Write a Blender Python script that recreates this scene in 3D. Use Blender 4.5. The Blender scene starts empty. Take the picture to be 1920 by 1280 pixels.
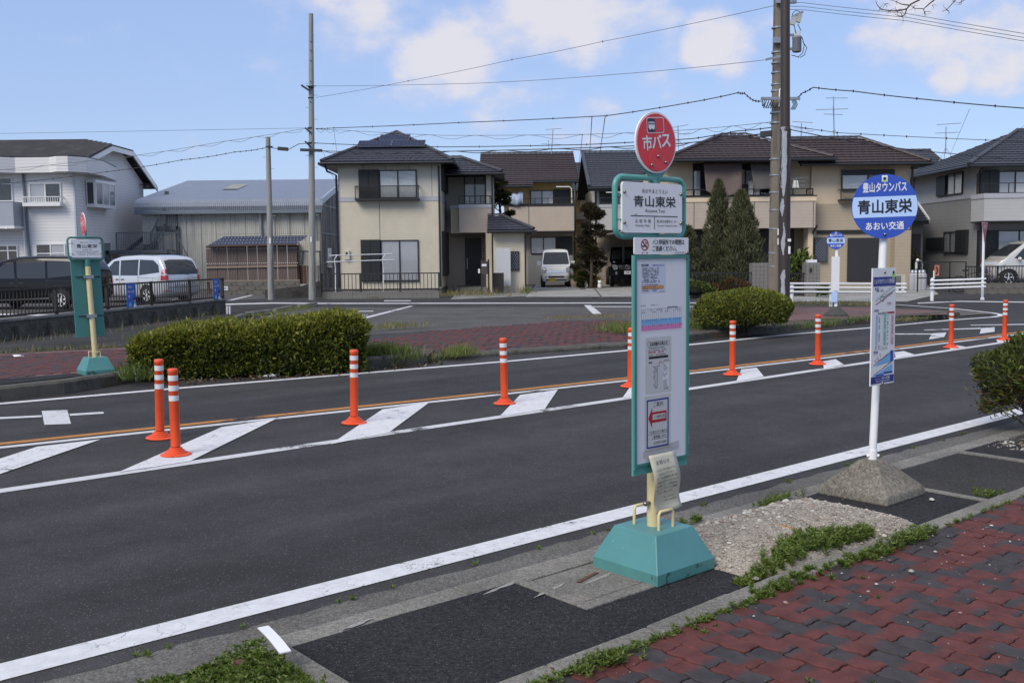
import bpy,bmesh,math,random
import numpy as np
from mathutils import Matrix,Vector
from mathutils.bvhtree import BVHTree
random.seed(7);RNG=np.random.default_rng(7)
SC=bpy.context.scene
COL=SC.collection
R=math.radians
EYE_H,PITCH,ROLL=1.67,R(5.0),R(0.6)
FPX=1867.0
def _cam_axes():
 cp,sp=math.cos(PITCH),math.sin(PITCH)
 fw=Vector((0,cp,-sp));r0=Vector((1,0,0));u0=Vector((0,sp,cp))
 c,s=math.cos(ROLL),math.sin(ROLL)
 return fw,r0*c-u0*s,u0*c+r0*s
FW,RT,UP=_cam_axes()
EYE=Vector((0,0,EYE_H))
cd=bpy.data.cameras.new('camera');cam=bpy.data.objects.new('camera',cd);COL.objects.link(cam)
cd.lens=35.0;cd.sensor_width=36;cd.clip_start=0.05;cd.clip_end=3000
cam.matrix_world=Matrix(((RT.x,UP.x,-FW.x,0),(RT.y,UP.y,-FW.y,0),(RT.z,UP.z,-FW.z,EYE_H),(0,0,0,1)))
SC.camera=cam
def ray(x,y):return FW+RT*((x-960)/FPX)+UP*((640-y)/FPX)
def g(x,y,z=0.0):
 d=ray(x,y);return EYE+d*((z-EYE_H)/d.z)
def at(x,y,Y):
 d=ray(x,y);return EYE+d*(Y/d.y)
def X_(x,Y):return at(x,470,Y).x
def Z_(x,y,Y):return at(x,y,Y).z
ANG=R(49.5)
U2=Vector((math.sin(ANG),math.cos(ANG),0));N2=Vector((-U2.y,U2.x,0))
def rd(s,t,z=0.0):return U2*s+N2*t+Vector((0,0,z))
def st(p):return (p.x*U2.x+p.y*U2.y,p.x*N2.x+p.y*N2.y)
SUN_EL,SUN_AZ=R(42),math.atan2(-0.62,-0.78)
w=bpy.data.worlds.new('World');SC.world=w;w.use_nodes=True
nt=w.node_tree;nt.nodes.clear()
def N(tp,tree=None,**kw):
 n=(tree or nt).nodes.new(tp)
 for k,v in kw.items():setattr(n,k,v)
 return n
def build_sky():
 L=nt.links.new
 out=N('ShaderNodeOutputWorld');bg=N('ShaderNodeBackground');L(bg.outputs[0],out.inputs[0])
 sky=N('ShaderNodeTexSky',sky_type='NISHITA',sun_disc=False)
 sky.sun_elevation=SUN_EL;sky.sun_rotation=SUN_AZ;sky.air_density=1.0;sky.dust_density=0.6;sky.ozone_density=2.0
 tc=N('ShaderNodeTexCoord')
 banks=[((545,45),4.5,.55),((650,25),4.5,.62),((745,20),3,.5),((800,140),3.6,.72),((870,95),3.8,.85),((945,60),3.0,.8),((1010,30),3.5,.9),((1090,45),3.8,.95),((1190,20),4.5,.95),((930,165),4,.5),((1040,130),3.5,.5),((1330,70),2.6,1.0),((1375,95),2.4,.75),((1440,70),2.5,.5),((1120,225),2.6,.80),((1080,245),2.2,.6),((1215,120),2,.55),((1660,85),2.8,.85),((1715,60),3.2,.95),((1790,30),4,.8),((1880,60),4,.8),((1780,135),1.7,.75),((1560,20),3.5,.3),((400,312),3.5,.35),((150,330),5,.2),((730,170),3,.45),((1250,200),3,.25)]
 acc=None
 for (px,py),rad,wt in banks:
  d=ray(px,py).normalized()
  dt=N('ShaderNodeVectorMath',operation='DOT_PRODUCT');dt.inputs[1].default_value=d
  L(tc.outputs['Generated'],dt.inputs[0])
  mr=N('ShaderNodeMapRange',interpolation_type='SMOOTHSTEP');mr.inputs['From Min'].default_value=math.cos(R(rad));mr.inputs['From Max'].default_value=1.0
  mr.inputs['To Max'].default_value=wt
  L(dt.outputs['Value'],mr.inputs['Value'])
  if acc is None:acc=mr.outputs[0]
  else :
   a=N('ShaderNodeMath',operation='MAXIMUM');L(acc,a.inputs[0]);L(mr.outputs[0],a.inputs[1]);acc=a.outputs[0]
 mp=N('ShaderNodeMapping');mp.inputs['Scale'].default_value=(1,1,1.7);L(tc.outputs['Generated'],mp.inputs[0])
 n1=N('ShaderNodeTexNoise');n1.inputs['Scale'].default_value=11;n1.inputs['Detail'].default_value=9;n1.inputs['Roughness'].default_value=.55;L(mp.outputs[0],n1.inputs['Vector'])
 n2=N('ShaderNodeTexNoise');n2.inputs['Scale'].default_value=2.2;n2.inputs['Detail'].default_value=3;L(mp.outputs[0],n2.inputs['Vector'])
 far=N('ShaderNodeMapRange',interpolation_type='SMOOTHSTEP');far.inputs['From Min'].default_value=.5;far.inputs['From Max'].default_value=.72;far.inputs['To Max'].default_value=.20
 L(n2.outputs['Fac'],far.inputs['Value'])
 sz=N('ShaderNodeSeparateXYZ');L(tc.outputs['Generated'],sz.inputs[0])
 dk=N('ShaderNodeMapRange',interpolation_type='SMOOTHSTEP');dk.inputs['From Min'].default_value=.30;dk.inputs['From Max'].default_value=.62;dk.inputs['To Max'].default_value=DECK
 L(sz.outputs['Z'],dk.inputs['Value'])
 fd=N('ShaderNodeMath',operation='MAXIMUM');L(far.outputs[0],fd.inputs[0]);L(dk.outputs[0],fd.inputs[1]);far=fd
 mx=N('ShaderNodeMath',operation='MAXIMUM');L(acc,mx.inputs[0]);L(far.outputs[0],mx.inputs[1])
 sub=N('ShaderNodeMath',operation='MULTIPLY_ADD');sub.inputs[1].default_value=2.6;sub.inputs[2].default_value=-1.42;L(n1.outputs['Fac'],sub.inputs[0])
 ad=N('ShaderNodeMath',operation='ADD');L(sub.outputs[0],ad.inputs[0]);L(mx.outputs[0],ad.inputs[1])
 ml=N('ShaderNodeMath',operation='MULTIPLY');ml.inputs[1].default_value=1.0;L(ad.outputs[0],ml.inputs[0])
 dn=N('ShaderNodeMapRange',interpolation_type='SMOOTHSTEP');dn.inputs['From Min'].default_value=.06;dn.inputs['From Max'].default_value=.95;dn.inputs['To Max'].default_value=.93
 L(ml.outputs[0],dn.inputs['Value'])
 cc=N('ShaderNodeValToRGB');cc.color_ramp.elements[0].color=(4.2,4.95,7.4,1);cc.color_ramp.elements[1].color=(6.5,6.35,6.8,1)
 cc.color_ramp.elements[0].position=.1;cc.color_ramp.elements[1].position=.95
 L(dn.outputs[0],cc.inputs[0])
 tint=N('ShaderNodeMix',data_type='RGBA',blend_type='MULTIPLY');tint.inputs['Factor'].default_value=1.0;tint.inputs['B'].default_value=SKY_TINT
 L(sky.outputs[0],tint.inputs['A'])
 veil=N('ShaderNodeMix',data_type='RGBA');veil.inputs['Factor'].default_value=.55;veil.inputs['B'].default_value=(3.9,5.2,8.7,1);L(tint.outputs['Result'],veil.inputs['A'])
 mix=N('ShaderNodeMix',data_type='RGBA');L(dn.outputs[0],mix.inputs['Factor']);L(veil.outputs['Result'],mix.inputs['A']);L(cc.outputs[0],mix.inputs['B'])
 L(mix.outputs['Result'],bg.inputs['Color']);bg.inputs['Strength'].default_value=SKY_STRENGTH
SKY_STRENGTH=0.092
DECK=.8
SKY_TINT=(.95,.98,1.0,1)
build_sky()
sd=bpy.data.lights.new('sun','SUN');so=bpy.data.objects.new('sun',sd);COL.objects.link(so)
sd.energy=2.1;sd.angle=R(30);sd.color=(1,.93,.82)
_sv=Vector((math.sin(SUN_AZ)*math.cos(SUN_EL),math.cos(SUN_AZ)*math.cos(SUN_EL),math.sin(SUN_EL)))
so.rotation_euler=_sv.to_track_quat('Z','Y').to_euler();so.location=_sv*60
vs=SC.view_settings
vs.view_transform='Standard';vs.look='None';vs.exposure=0.40;vs.gamma=1.0;vs.use_curve_mapping=False
SC.cycles.max_bounces=6;SC.cycles.transparent_max_bounces=12;SC.cycles.use_denoising=True
ROOT={}
def wmat(o):
 m=Matrix.Identity(4)
 while o is not None:
  m=o.matrix_basis@m;o=o.parent
 return m
def setp(o,label=None,cat=None,group=None,kind=None):
 if label:o['label']=label
 if cat:o['category']=cat
 if group:o['group']=group
 if kind:o['kind']=kind
 return o
def thing(name,label,cat,loc=(0,0,0),rz=0.0,group=None):
 o=bpy.data.objects.new(name,None);COL.objects.link(o)
 o.empty_display_size=.2;o.location=loc;o.rotation_euler=(0,0,rz)
 return setp(o,label,cat,group)
def link(name,me,parent=None,**kw):
 o=bpy.data.objects.new(name,me);COL.objects.link(o)
 if parent is not None:o.parent=parent
 return setp(o,**kw)
def copy_tree(o,parent=None):
 c=o.copy();COL.objects.link(c)
 if parent is not None:c.parent=parent
 for ch in list(o.children):copy_tree(ch,c)
 return c
class Fr:
 def __init__(s,o,r,u=(0,0,1)):
  s.o=Vector(o);s.r=Vector(r).normalized();s.u=Vector(u).normalized();s.n=s.r.cross(s.u)
  s.M=Matrix(((s.r.x,s.n.x,s.u.x,s.o.x),(s.r.y,s.n.y,s.u.y,s.o.y),(s.r.z,s.n.z,s.u.z,s.o.z),(0,0,0,1)))
 def p(s,x,z,d=0.0):return s.o+s.r*x+s.u*z+s.n*d
 def sh(s,x=0,z=0,d=0):return Fr(s.p(x,z,d),s.r,s.u)
class MB:
 def __init__(s,M=None):s.v=[];s.f=[];s.m=[];s.sm=[];s.M=M
 def add(s,vs,fs,mi=0,sm=False):
  b=len(s.v)
  if s.M is not None:vs=[s.M@Vector(q)for q in vs]
  s.v.extend([tuple(q)for q in vs])
  for f in fs:s.f.append([b+i for i in f]);s.m.append(mi);s.sm.append(sm)
  return s
 def box(s,x0,x1,y0,y1,z0,z1,mi=0):
  return s.add([(x0,y0,z0),(x1,y0,z0),(x1,y1,z0),(x0,y1,z0),(x0,y0,z1),(x1,y0,z1),(x1,y1,z1),(x0,y1,z1)],[(0,3,2,1),(4,5,6,7),(0,1,5,4),(1,2,6,5),(2,3,7,6),(3,0,4,7)],mi)
 def fb(s,x0,x1,z0,z1,d0,d1,mi=0):return s.box(x0,x1,d0,d1,z0,z1,mi)
 def bar(s,a,b,wx,wy=None,mi=0,up=(0,0,1)):
  a,b=Vector(a),Vector(b);wy=wy or wx;d=(b-a).normalized();upv=Vector(up)
  if abs(d.dot(upv))>.98:upv=Vector((1,0,0))
  x=d.cross(upv).normalized()*wx/2;y=d.cross(x).normalized()*wy/2
  vs=[p+x*i+y*j for p in (a,b)for i,j in ((-1,-1),(1,-1),(1,1),(-1,1))]
  return s.add(vs,[(0,1,2,3),(7,6,5,4),(0,4,5,1),(1,5,6,2),(2,6,7,3),(3,7,4,0)],mi)
 def poly(s,pts,mi=0):return s.add(pts,[list(range(len(pts)))],mi)
 def extr(s,pts,vec,mi=0):
  n=len(pts);vec=Vector(vec);a=[Vector(p)for p in pts];b=[p+vec for p in a]
  return s.add(a+b,[list(range(n))[::-1],[n+i for i in range(n)]]+[[i,(i+1)%n,n+(i+1)%n,n+i]for i in range(n)],mi)
 def cyl(s,a,b,r0,r1=None,n=12,mi=0,cap=True,sm=True):
  a,b=Vector(a),Vector(b);r1=r0 if r1 is None else r1;d=(b-a).normalized()
  x=d.orthogonal().normalized();y=d.cross(x)
  vs=[]
  for p,r in ((a,r0),(b,r1)):
   for i in range(n):
    t=2*math.pi*i/n;vs.append(p+x*(r*math.cos(t))+y*(r*math.sin(t)))
  s.add(vs,[(i,(i+1)%n,n+(i+1)%n,n+i)for i in range(n)],mi,sm)
  if cap:s.add(vs[:n],[list(range(n))[::-1]],mi);s.add(vs[n:],[list(range(n))],mi)
  return s
 def tube(s,pts,r,n=8,mi=0,closed=False):
  pts=[Vector(p)for p in pts];k=len(pts);vs=[];nx=None
  for i,p in enumerate(pts):
   if closed:d=(pts[(i+1)%k]-pts[i-1]).normalized()
   else :d=(pts[min(i+1,k-1)]-pts[max(i-1,0)]).normalized()
   if nx is None:nx=d.orthogonal().normalized()
   nx=(nx-d*nx.dot(d)).normalized();y=d.cross(nx);rr=r[i]if isinstance(r,(list,tuple))else r
   for j in range(n):
    t=2*math.pi*j/n;vs.append(p+nx*(rr*math.cos(t))+y*(rr*math.sin(t)))
  fs=[]
  for i in range(k if closed else k-1):
   i2=(i+1)%k
   for j in range(n):fs.append((i*n+j,i*n+(j+1)%n,i2*n+(j+1)%n,i2*n+j))
  s.add(vs,fs,mi,True)
  if not closed:s.add(vs[:n],[list(range(n))[::-1]],mi);s.add(vs[-n:],[list(range(n))],mi)
  return s
 def lathe(s,prof,n=24,c=(0,0,0),mi=0,sm=True):
  vs=[];k=len(prof);c=Vector(c)
  for r,z in prof:
   for j in range(n):
    t=2*math.pi*j/n;vs.append(c+Vector((r*math.cos(t),r*math.sin(t),z)))
  fs=[(i*n+j,i*n+(j+1)%n,(i+1)*n+(j+1)%n,(i+1)*n+j)for i in range(k-1)for j in range(n)]
  s.add(vs,fs,mi,sm);s.add(vs[-n:],[list(range(n))],mi)
  return s
 def disc(s,c,r,ax,up=(0,0,1),n=32,th=.004,mi=0,rx=None):
  c,ax=Vector(c),Vector(ax).normalized();x=Vector(up).cross(ax).normalized();y=ax.cross(x);rx=rx or r
  pts=[c+x*(rx*math.cos(2*math.pi*i/n))+y*(r*math.sin(2*math.pi*i/n))for i in range(n)]
  return s.extr(pts,ax*th,mi)
 def ball(s,c,r,n=10,m=6,mi=0,sc=(1,1,1)):
  c=Vector(c);vs=[]
  for i in range(m+1):
   a=math.pi*i/m
   for j in range(n):
    t=2*math.pi*j/n;vs.append(c+Vector((r*sc[0]*math.sin(a)*math.cos(t),r*sc[1]*math.sin(a)*math.sin(t),r*sc[2]*math.cos(a))))
  return s.add(vs,[(i*n+j,i*n+(j+1)%n,(i+1)*n+(j+1)%n,(i+1)*n+j)for i in range(m)for j in range(n)],mi,True)
 def mesh(s,name,mats,fix=True):
  me=bpy.data.meshes.new(name);me.from_pydata(s.v,[],s.f)
  for m in (mats if isinstance(mats,(list,tuple))else [mats]):me.materials.append(m)
  me.polygons.foreach_set('material_index',s.m);me.polygons.foreach_set('use_smooth',s.sm)
  if fix and len(s.f)<20000:
   bm=bmesh.new();bm.from_mesh(me);bmesh.ops.recalc_face_normals(bm,faces=bm.faces);bm.to_mesh(me);bm.free()
  me.update();return me
 def build(s,name,mats,parent=None,fix=True,bevel=0,**kw):
  if parent is not None:
   Mi=wmat(parent).inverted();s.v=[tuple(Mi@Vector(q))for q in s.v]
  o=link(name,s.mesh(name,mats,fix),parent,**kw)
  if bevel:
   b=o.modifiers.new('bevel','BEVEL');b.width=bevel;b.segments=2;b.limit_method='ANGLE'
  return o
def fastmesh(name,V,Q,mats,mi=None,smooth=False):
 me=bpy.data.meshes.new(name);nv,nq=len(V),len(Q);k=Q.shape[1]
 me.vertices.add(nv);me.vertices.foreach_set('co',V.astype(np.float32).ravel())
 me.loops.add(nq*k);me.loops.foreach_set('vertex_index',Q.astype(np.int32).ravel())
 me.polygons.add(nq);me.polygons.foreach_set('loop_start',np.arange(0,nq*k,k,dtype=np.int32))
 for m in (mats if isinstance(mats,(list,tuple))else [mats]):me.materials.append(m)
 if mi is not None:me.polygons.foreach_set('material_index',np.asarray(mi,dtype=np.int32))
 if smooth:me.polygons.foreach_set('use_smooth',np.ones(nq,dtype=bool))
 me.update(calc_edges=True);me.validate();return me
def srgb(r,g_,b):
 f=lambda c:(c/255/12.92)if c/255<=.04045 else ((c/255+.055)/1.055)**2.4
 return (f(r),f(g_),f(b))
def mat(name,col,rough=.6,var=.12,scale=6,bump=0,bscale=60,metal=0,spec=.5,rnd=0,coat=0,col2=None,c2scale=2.5,c2lo=.52,c2hi=.62,stretch=None,streak=0,c2stretch=None,coord='Object'):
 m=bpy.data.materials.new(name);m.use_nodes=True;t=m.node_tree;L=t.links.new
 b=t.nodes['Principled BSDF'];b.inputs['Roughness'].default_value=rough;b.inputs['Metallic'].default_value=metal
 b.inputs['Specular IOR Level'].default_value=spec
 if coat:b.inputs['Coat Weight'].default_value=coat;b.inputs['Coat Roughness'].default_value=.04
 if var==0 and not bump and col2 is None and not rnd:
  b.inputs['Base Color'].default_value=(*col,1);return m
 tc=t.nodes.new('ShaderNodeTexCoord');vec=tc.outputs[coord]
 if stretch:
  mp=t.nodes.new('ShaderNodeMapping');mp.inputs['Scale'].default_value=stretch;L(vec,mp.inputs[0]);vec=mp.outputs[0]
 base=None
 if col2 is not None:
  nz=t.nodes.new('ShaderNodeTexNoise');nz.inputs['Scale'].default_value=c2scale;nz.inputs['Detail'].default_value=7;nz.inputs['Roughness'].default_value=.62
  v2=tc.outputs[coord]
  if c2stretch:
   mq=t.nodes.new('ShaderNodeMapping');mq.inputs['Scale'].default_value=c2stretch;L(v2,mq.inputs[0]);v2=mq.outputs[0]
  L(v2,nz.inputs['Vector'])
  mr=t.nodes.new('ShaderNodeMapRange');mr.interpolation_type='SMOOTHSTEP';mr.inputs['From Min'].default_value=c2lo;mr.inputs['From Max'].default_value=c2hi;L(nz.outputs['Fac'],mr.inputs['Value'])
  mx=t.nodes.new('ShaderNodeMix');mx.data_type='RGBA';mx.inputs['A'].default_value=(*col,1);mx.inputs['B'].default_value=(*col2,1);L(mr.outputs[0],mx.inputs['Factor'])
  base=mx.outputs['Result']
 n1=t.nodes.new('ShaderNodeTexNoise');n1.inputs['Scale'].default_value=scale;n1.inputs['Detail'].default_value=6;n1.inputs['Roughness'].default_value=.65;L(vec,n1.inputs['Vector'])
 mul=t.nodes.new('ShaderNodeMapRange');mul.inputs['From Min'].default_value=.25;mul.inputs['From Max'].default_value=.75
 mul.inputs['To Min'].default_value=1-var;mul.inputs['To Max'].default_value=1+var;L(n1.outputs['Fac'],mul.inputs['Value'])
 fac=mul.outputs[0]
 if rnd:
  oi=t.nodes.new('ShaderNodeObjectInfo');mr2=t.nodes.new('ShaderNodeMapRange');mr2.inputs['To Min'].default_value=1-rnd;mr2.inputs['To Max'].default_value=1+rnd
  L(oi.outputs['Random'],mr2.inputs['Value']);mm=t.nodes.new('ShaderNodeMath');mm.operation='MULTIPLY';L(fac,mm.inputs[0]);L(mr2.outputs[0],mm.inputs[1]);fac=mm.outputs[0]
 sc=t.nodes.new('ShaderNodeVectorMath');sc.operation='SCALE'
 if base is not None:L(base,sc.inputs[0])
 else :sc.inputs[0].default_value=col
 L(fac,sc.inputs['Scale']);L(sc.outputs[0],b.inputs['Base Color'])
 if bump:
  nb=t.nodes.new('ShaderNodeTexNoise');nb.inputs['Scale'].default_value=bscale;nb.inputs['Detail'].default_value=4;L(tc.outputs[coord],nb.inputs['Vector'])
  bp=t.nodes.new('ShaderNodeBump');bp.inputs['Strength'].default_value=bump;bp.inputs['Distance'].default_value=.01;L(nb.outputs['Fac'],bp.inputs['Height']);L(bp.outputs[0],b.inputs['Normal'])
 return m
def asphalt(name,col,speck=.5,patch=.18,sscale=260,light=.17,track=False):
 m=bpy.data.materials.new(name);m.use_nodes=True;t=m.node_tree;L=t.links.new
 b=t.nodes['Principled BSDF'];b.inputs['Roughness'].default_value=.88;b.inputs['Specular IOR Level'].default_value=.25
 tc=t.nodes.new('ShaderNodeTexCoord');P=tc.outputs['Object']
 def noise(s,d=5,r=.6):
  n=t.nodes.new('ShaderNodeTexNoise');n.inputs['Scale'].default_value=s;n.inputs['Detail'].default_value=d;n.inputs['Roughness'].default_value=r;L(P,n.inputs['Vector']);return n.outputs['Fac']
 def rng(v,a,b_,lo,hi):
  r=t.nodes.new('ShaderNodeMapRange');r.inputs['From Min'].default_value=a;r.inputs['From Max'].default_value=b_;r.inputs['To Min'].default_value=lo;r.inputs['To Max'].default_value=hi;L(v,r.inputs['Value']);return r.outputs[0]
 def mul(a,c):
  x=t.nodes.new('ShaderNodeMath');x.operation='MULTIPLY';L(a,x.inputs[0]);L(c,x.inputs[1]);return x.outputs[0]
 f=mul(rng(noise(sscale,3,.7),.3,.7,1-speck,1+speck),rng(noise(.9,6),.3,.7,1-patch,1+patch))
 f=mul(f,rng(noise(22,5,.7),.3,.7,.84,1.16));f=mul(f,rng(noise(sscale*.34,2,.8),.32,.68,1-speck*.75,1+speck*.85))
 if track:
  vr=t.nodes.new('ShaderNodeVectorRotate');vr.rotation_type='Z_AXIS';vr.inputs['Angle'].default_value=-math.atan2(U2.y,U2.x);L(P,vr.inputs['Vector'])
  ms=t.nodes.new('ShaderNodeVectorMath');ms.operation='MULTIPLY';ms.inputs[1].default_value=(.06,1.15,1);L(vr.outputs[0],ms.inputs[0])
  nn=t.nodes.new('ShaderNodeTexNoise');nn.inputs['Scale'].default_value=1.0;nn.inputs['Detail'].default_value=4;L(ms.outputs[0],nn.inputs['Vector'])
  f=mul(f,rng(nn.outputs['Fac'],.32,.68,.74,1.28));f=mul(f,rng(noise(3.2,7,.75),.30,.62,.80,1.08))
 sc=t.nodes.new('ShaderNodeVectorMath');sc.operation='SCALE';sc.inputs[0].default_value=col;L(f,sc.inputs['Scale'])
 vo=t.nodes.new('ShaderNodeTexVoronoi');vo.inputs['Scale'].default_value=90;L(P,vo.inputs['Vector'])
 wn=t.nodes.new('ShaderNodeSeparateColor');L(vo.outputs['Color'],wn.inputs[0])
 ch=t.nodes.new('ShaderNodeMath');ch.operation='GREATER_THAN';ch.inputs[1].default_value=.88;L(wn.outputs[0],ch.inputs[0])
 ds=t.nodes.new('ShaderNodeMath');ds.operation='LESS_THAN';ds.inputs[1].default_value=.28;L(vo.outputs['Distance'],ds.inputs[0])
 fl=mul(ch.outputs[0],ds.outputs[0])
 mx=t.nodes.new('ShaderNodeMix');mx.data_type='RGBA';L(fl,mx.inputs['Factor']);L(sc.outputs[0],mx.inputs['A']);mx.inputs['B'].default_value=(light,light,light*.98,1)
 L(mx.outputs['Result'],b.inputs['Base Color'])
 bp=t.nodes.new('ShaderNodeBump');bp.inputs['Strength'].default_value=.5;bp.inputs['Distance'].default_value=.006;L(noise(190,3,.7),bp.inputs['Height']);L(bp.outputs[0],b.inputs['Normal'])
 return m
def paint_worn(name,col,under,wear=.5,crack=True):
 m=asphalt(name,under);t=m.node_tree;L=t.links.new;b=t.nodes['Principled BSDF']
 src=b.inputs['Base Color'].links[0].from_socket
 tc=t.nodes['Texture Coordinate'];P=tc.outputs['Object']
 def nz(s,d=8,r=.7):
  n=t.nodes.new('ShaderNodeTexNoise');n.inputs['Scale'].default_value=s;n.inputs['Detail'].default_value=d;n.inputs['Roughness'].default_value=r;L(P,n.inputs['Vector']);return n.outputs['Fac']
 a=t.nodes.new('ShaderNodeMath');a.operation='MULTIPLY_ADD';a.inputs[1].default_value=.55;L(nz(60,6,.8),a.inputs[0]);L(nz(1.3,4),a.inputs[2])
 mr=t.nodes.new('ShaderNodeMapRange');mr.inputs['From Min'].default_value=wear+.47;mr.inputs['From Max'].default_value=wear+.52;L(a.outputs[0],mr.inputs['Value'])
 fac=mr.outputs[0]
 if crack:
  vo=t.nodes.new('ShaderNodeTexVoronoi');vo.feature='DISTANCE_TO_EDGE';vo.inputs['Scale'].default_value=6.5
  wv=t.nodes.new('ShaderNodeVectorMath');wv.operation='MULTIPLY_ADD';wv.inputs[1].default_value=(.22,.22,.22)
  cn=t.nodes.new('ShaderNodeTexNoise');cn.inputs['Scale'].default_value=9;cn.inputs['Detail'].default_value=5;L(P,cn.inputs['Vector']);L(cn.outputs['Color'],wv.inputs[0]);L(P,wv.inputs[2]);L(wv.outputs[0],vo.inputs['Vector'])
  lt=t.nodes.new('ShaderNodeMapRange');lt.inputs['From Min'].default_value=.012;lt.inputs['From Max'].default_value=.002;L(vo.outputs['Distance'],lt.inputs['Value'])
  gate=t.nodes.new('ShaderNodeMapRange');gate.inputs['From Min'].default_value=.46;gate.inputs['From Max'].default_value=.58;L(nz(1.7,2),gate.inputs['Value'])
  gm=t.nodes.new('ShaderNodeMath');gm.operation='MULTIPLY';L(lt.outputs[0],gm.inputs[0]);L(gate.outputs[0],gm.inputs[1])
  mxx=t.nodes.new('ShaderNodeMath');mxx.operation='MAXIMUM';L(fac,mxx.inputs[0]);L(gm.outputs[0],mxx.inputs[1]);fac=mxx.outputs[0]
 sc=t.nodes.new('ShaderNodeVectorMath');sc.operation='SCALE';sc.inputs[0].default_value=col
 d=t.nodes.new('ShaderNodeMapRange');d.inputs['From Min'].default_value=.3;d.inputs['From Max'].default_value=.7;d.inputs['To Min'].default_value=.84;d.inputs['To Max'].default_value=1.08;L(nz(14,6),d.inputs['Value']);L(d.outputs[0],sc.inputs['Scale'])
 mx=t.nodes.new('ShaderNodeMix');mx.data_type='RGBA';L(fac,mx.inputs['Factor']);L(sc.outputs[0],mx.inputs['A']);L(src,mx.inputs['B']);L(mx.outputs['Result'],b.inputs['Base Color'])
 return m
def glass_mat(name,tint=(.8,.85,.9),refl=.12):
 m=bpy.data.materials.new(name);m.use_nodes=True;t=m.node_tree;t.nodes.clear();L=t.links.new
 o=t.nodes.new('ShaderNodeOutputMaterial');mx=t.nodes.new('ShaderNodeMixShader');tr=t.nodes.new('ShaderNodeBsdfTransparent');gl=t.nodes.new('ShaderNodeBsdfGlossy')
 tr.inputs[0].default_value=(*tint,1);gl.inputs['Roughness'].default_value=.02
 lw=t.nodes.new('ShaderNodeLayerWeight');lw.inputs['Blend'].default_value=.25
 mr=t.nodes.new('ShaderNodeMapRange');mr.inputs['From Min'].default_value=.1;mr.inputs['To Min'].default_value=refl;mr.inputs['To Max'].default_value=.7;L(lw.outputs['Facing'],mr.inputs['Value'])
 L(mr.outputs[0],mx.inputs[0]);L(tr.outputs[0],mx.inputs[1]);L(gl.outputs[0],mx.inputs[2]);L(mx.outputs[0],o.inputs[0])
 return m
def leaf_mat(name,col,rough=.5,var=.35):
 m=mat(name,col,rough,var,2.5,spec=.35)
 t=m.node_tree;L=t.links.new;b=t.nodes['Principled BSDF']
 tl=t.nodes.new('ShaderNodeBsdfTranslucent');tl.inputs[0].default_value=(col[0]*1.3,col[1]*1.5,col[2]*.7,1)
 mx=t.nodes.new('ShaderNodeMixShader');mx.inputs[0].default_value=.25;o=t.nodes['Material Output']
 L(b.outputs[0],mx.inputs[1]);L(tl.outputs[0],mx.inputs[2]);L(mx.outputs[0],o.inputs[0])
 return m
A_COL=(.042,.041,.0425)
m_asphalt=asphalt('asphalt',A_COL,track=True)
m_bay=asphalt('asphalt_worn',(.085,.082,.08),.5,.25)
m_patch=asphalt('asphalt_new',(.021,.021,.022),.75,.3,150,.12)
m_path=asphalt('asphalt_old',(.034,.032,.030),.5,.35)
m_gutter=asphalt('gutter_concrete',(.115,.11,.10),.5,.35,170,.26)
m_paint=paint_worn('road_paint_white',(.66,.665,.68),A_COL,.46)
m_paint2=paint_worn('road_paint_white_worn',(.58,.585,.60),A_COL,.41,False)
m_yellow=paint_worn('road_paint_yellow',(.44,.205,.065),A_COL,.40)
m_kerb=asphalt('kerb_concrete',(.185,.176,.155),.38,.38,150,.32)
m_kerbdark=mat('kerb_concrete_dirty',(.082,.077,.065),.9,.35,7,.4,100,col2=(.05,.05,.035),c2scale=4)
m_conc=mat('concrete',(.22,.215,.20),.9,.25,5,.3,90,col2=(.12,.115,.10),c2scale=2)
m_drive=mat('concrete_drive',(.30,.30,.285),.85,.15,2,.2,60,col2=(.22,.215,.2),c2scale=.8)
m_soil=mat('soil',(.075,.058,.04),.95,.4,14,.8,60)
m_teal=mat('teal_paint',(.075,.235,.235),.42,.10,2.5,.06,160,col2=(.13,.32,.33),c2scale=30,c2lo=.66,c2hi=.70)
m_tealdark=mat('teal_paint_scuffed',(.08,.235,.22),.45,.12,5,.1,120,col2=(.035,.08,.07),c2scale=14,c2lo=.58,c2hi=.64)
m_tealtube=mat('teal_tube',(.085,.30,.265),.35,.05,4)
m_tealboard=mat('teal_board',(.055,.20,.18),.4,.08,3)
m_cream=mat('cream_paint',(.62,.53,.29),.4,.06,5,.04,150,col2=(.5,.4,.2),c2scale=9,c2lo=.66,c2hi=.7)
m_plate=mat('sign_plate_white',(.74,.745,.76),.3,.03,3,spec=.4)
m_board=mat('board_white',(.66,.675,.71),.25,.04,2,spec=.5)
m_paper=mat('paper',(.50,.50,.50),.5,.03,4)
m_paperblue=mat('paper_blue',(.52,.57,.68),.4,.03,4)
m_black=mat('print_black',(.012,.012,.014),.45,0)
m_grey=mat('print_grey',(.12,.12,.13),.5,0)
m_red=mat('sign_red',(.66,.030,.040),.32,.04,3)
m_reddark=mat('print_red',(.36,.016,.02),.4,0)
m_blue=mat('sign_blue',(.028,.080,.44),.28,.04,3)
m_blueprint=mat('print_blue',(.02,.035,.23),.4,0)
m_pale=mat('sign_pale_blue',(.44,.60,.90),.3,.03,3)
m_white=mat('print_white',(.72,.73,.75),.35,0)
m_sky1=mat('print_sky_blue',(.18,.42,.70),.4,0)
m_pink=mat('print_pink',(.62,.22,.45),.4,0)
m_lightpink=mat('print_light_pink',(.72,.45,.52),.4,0)
m_mint=mat('print_mint',(.30,.62,.52),.4,0)
m_green=mat('print_green',(.02,.17,.10),.4,0)
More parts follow.
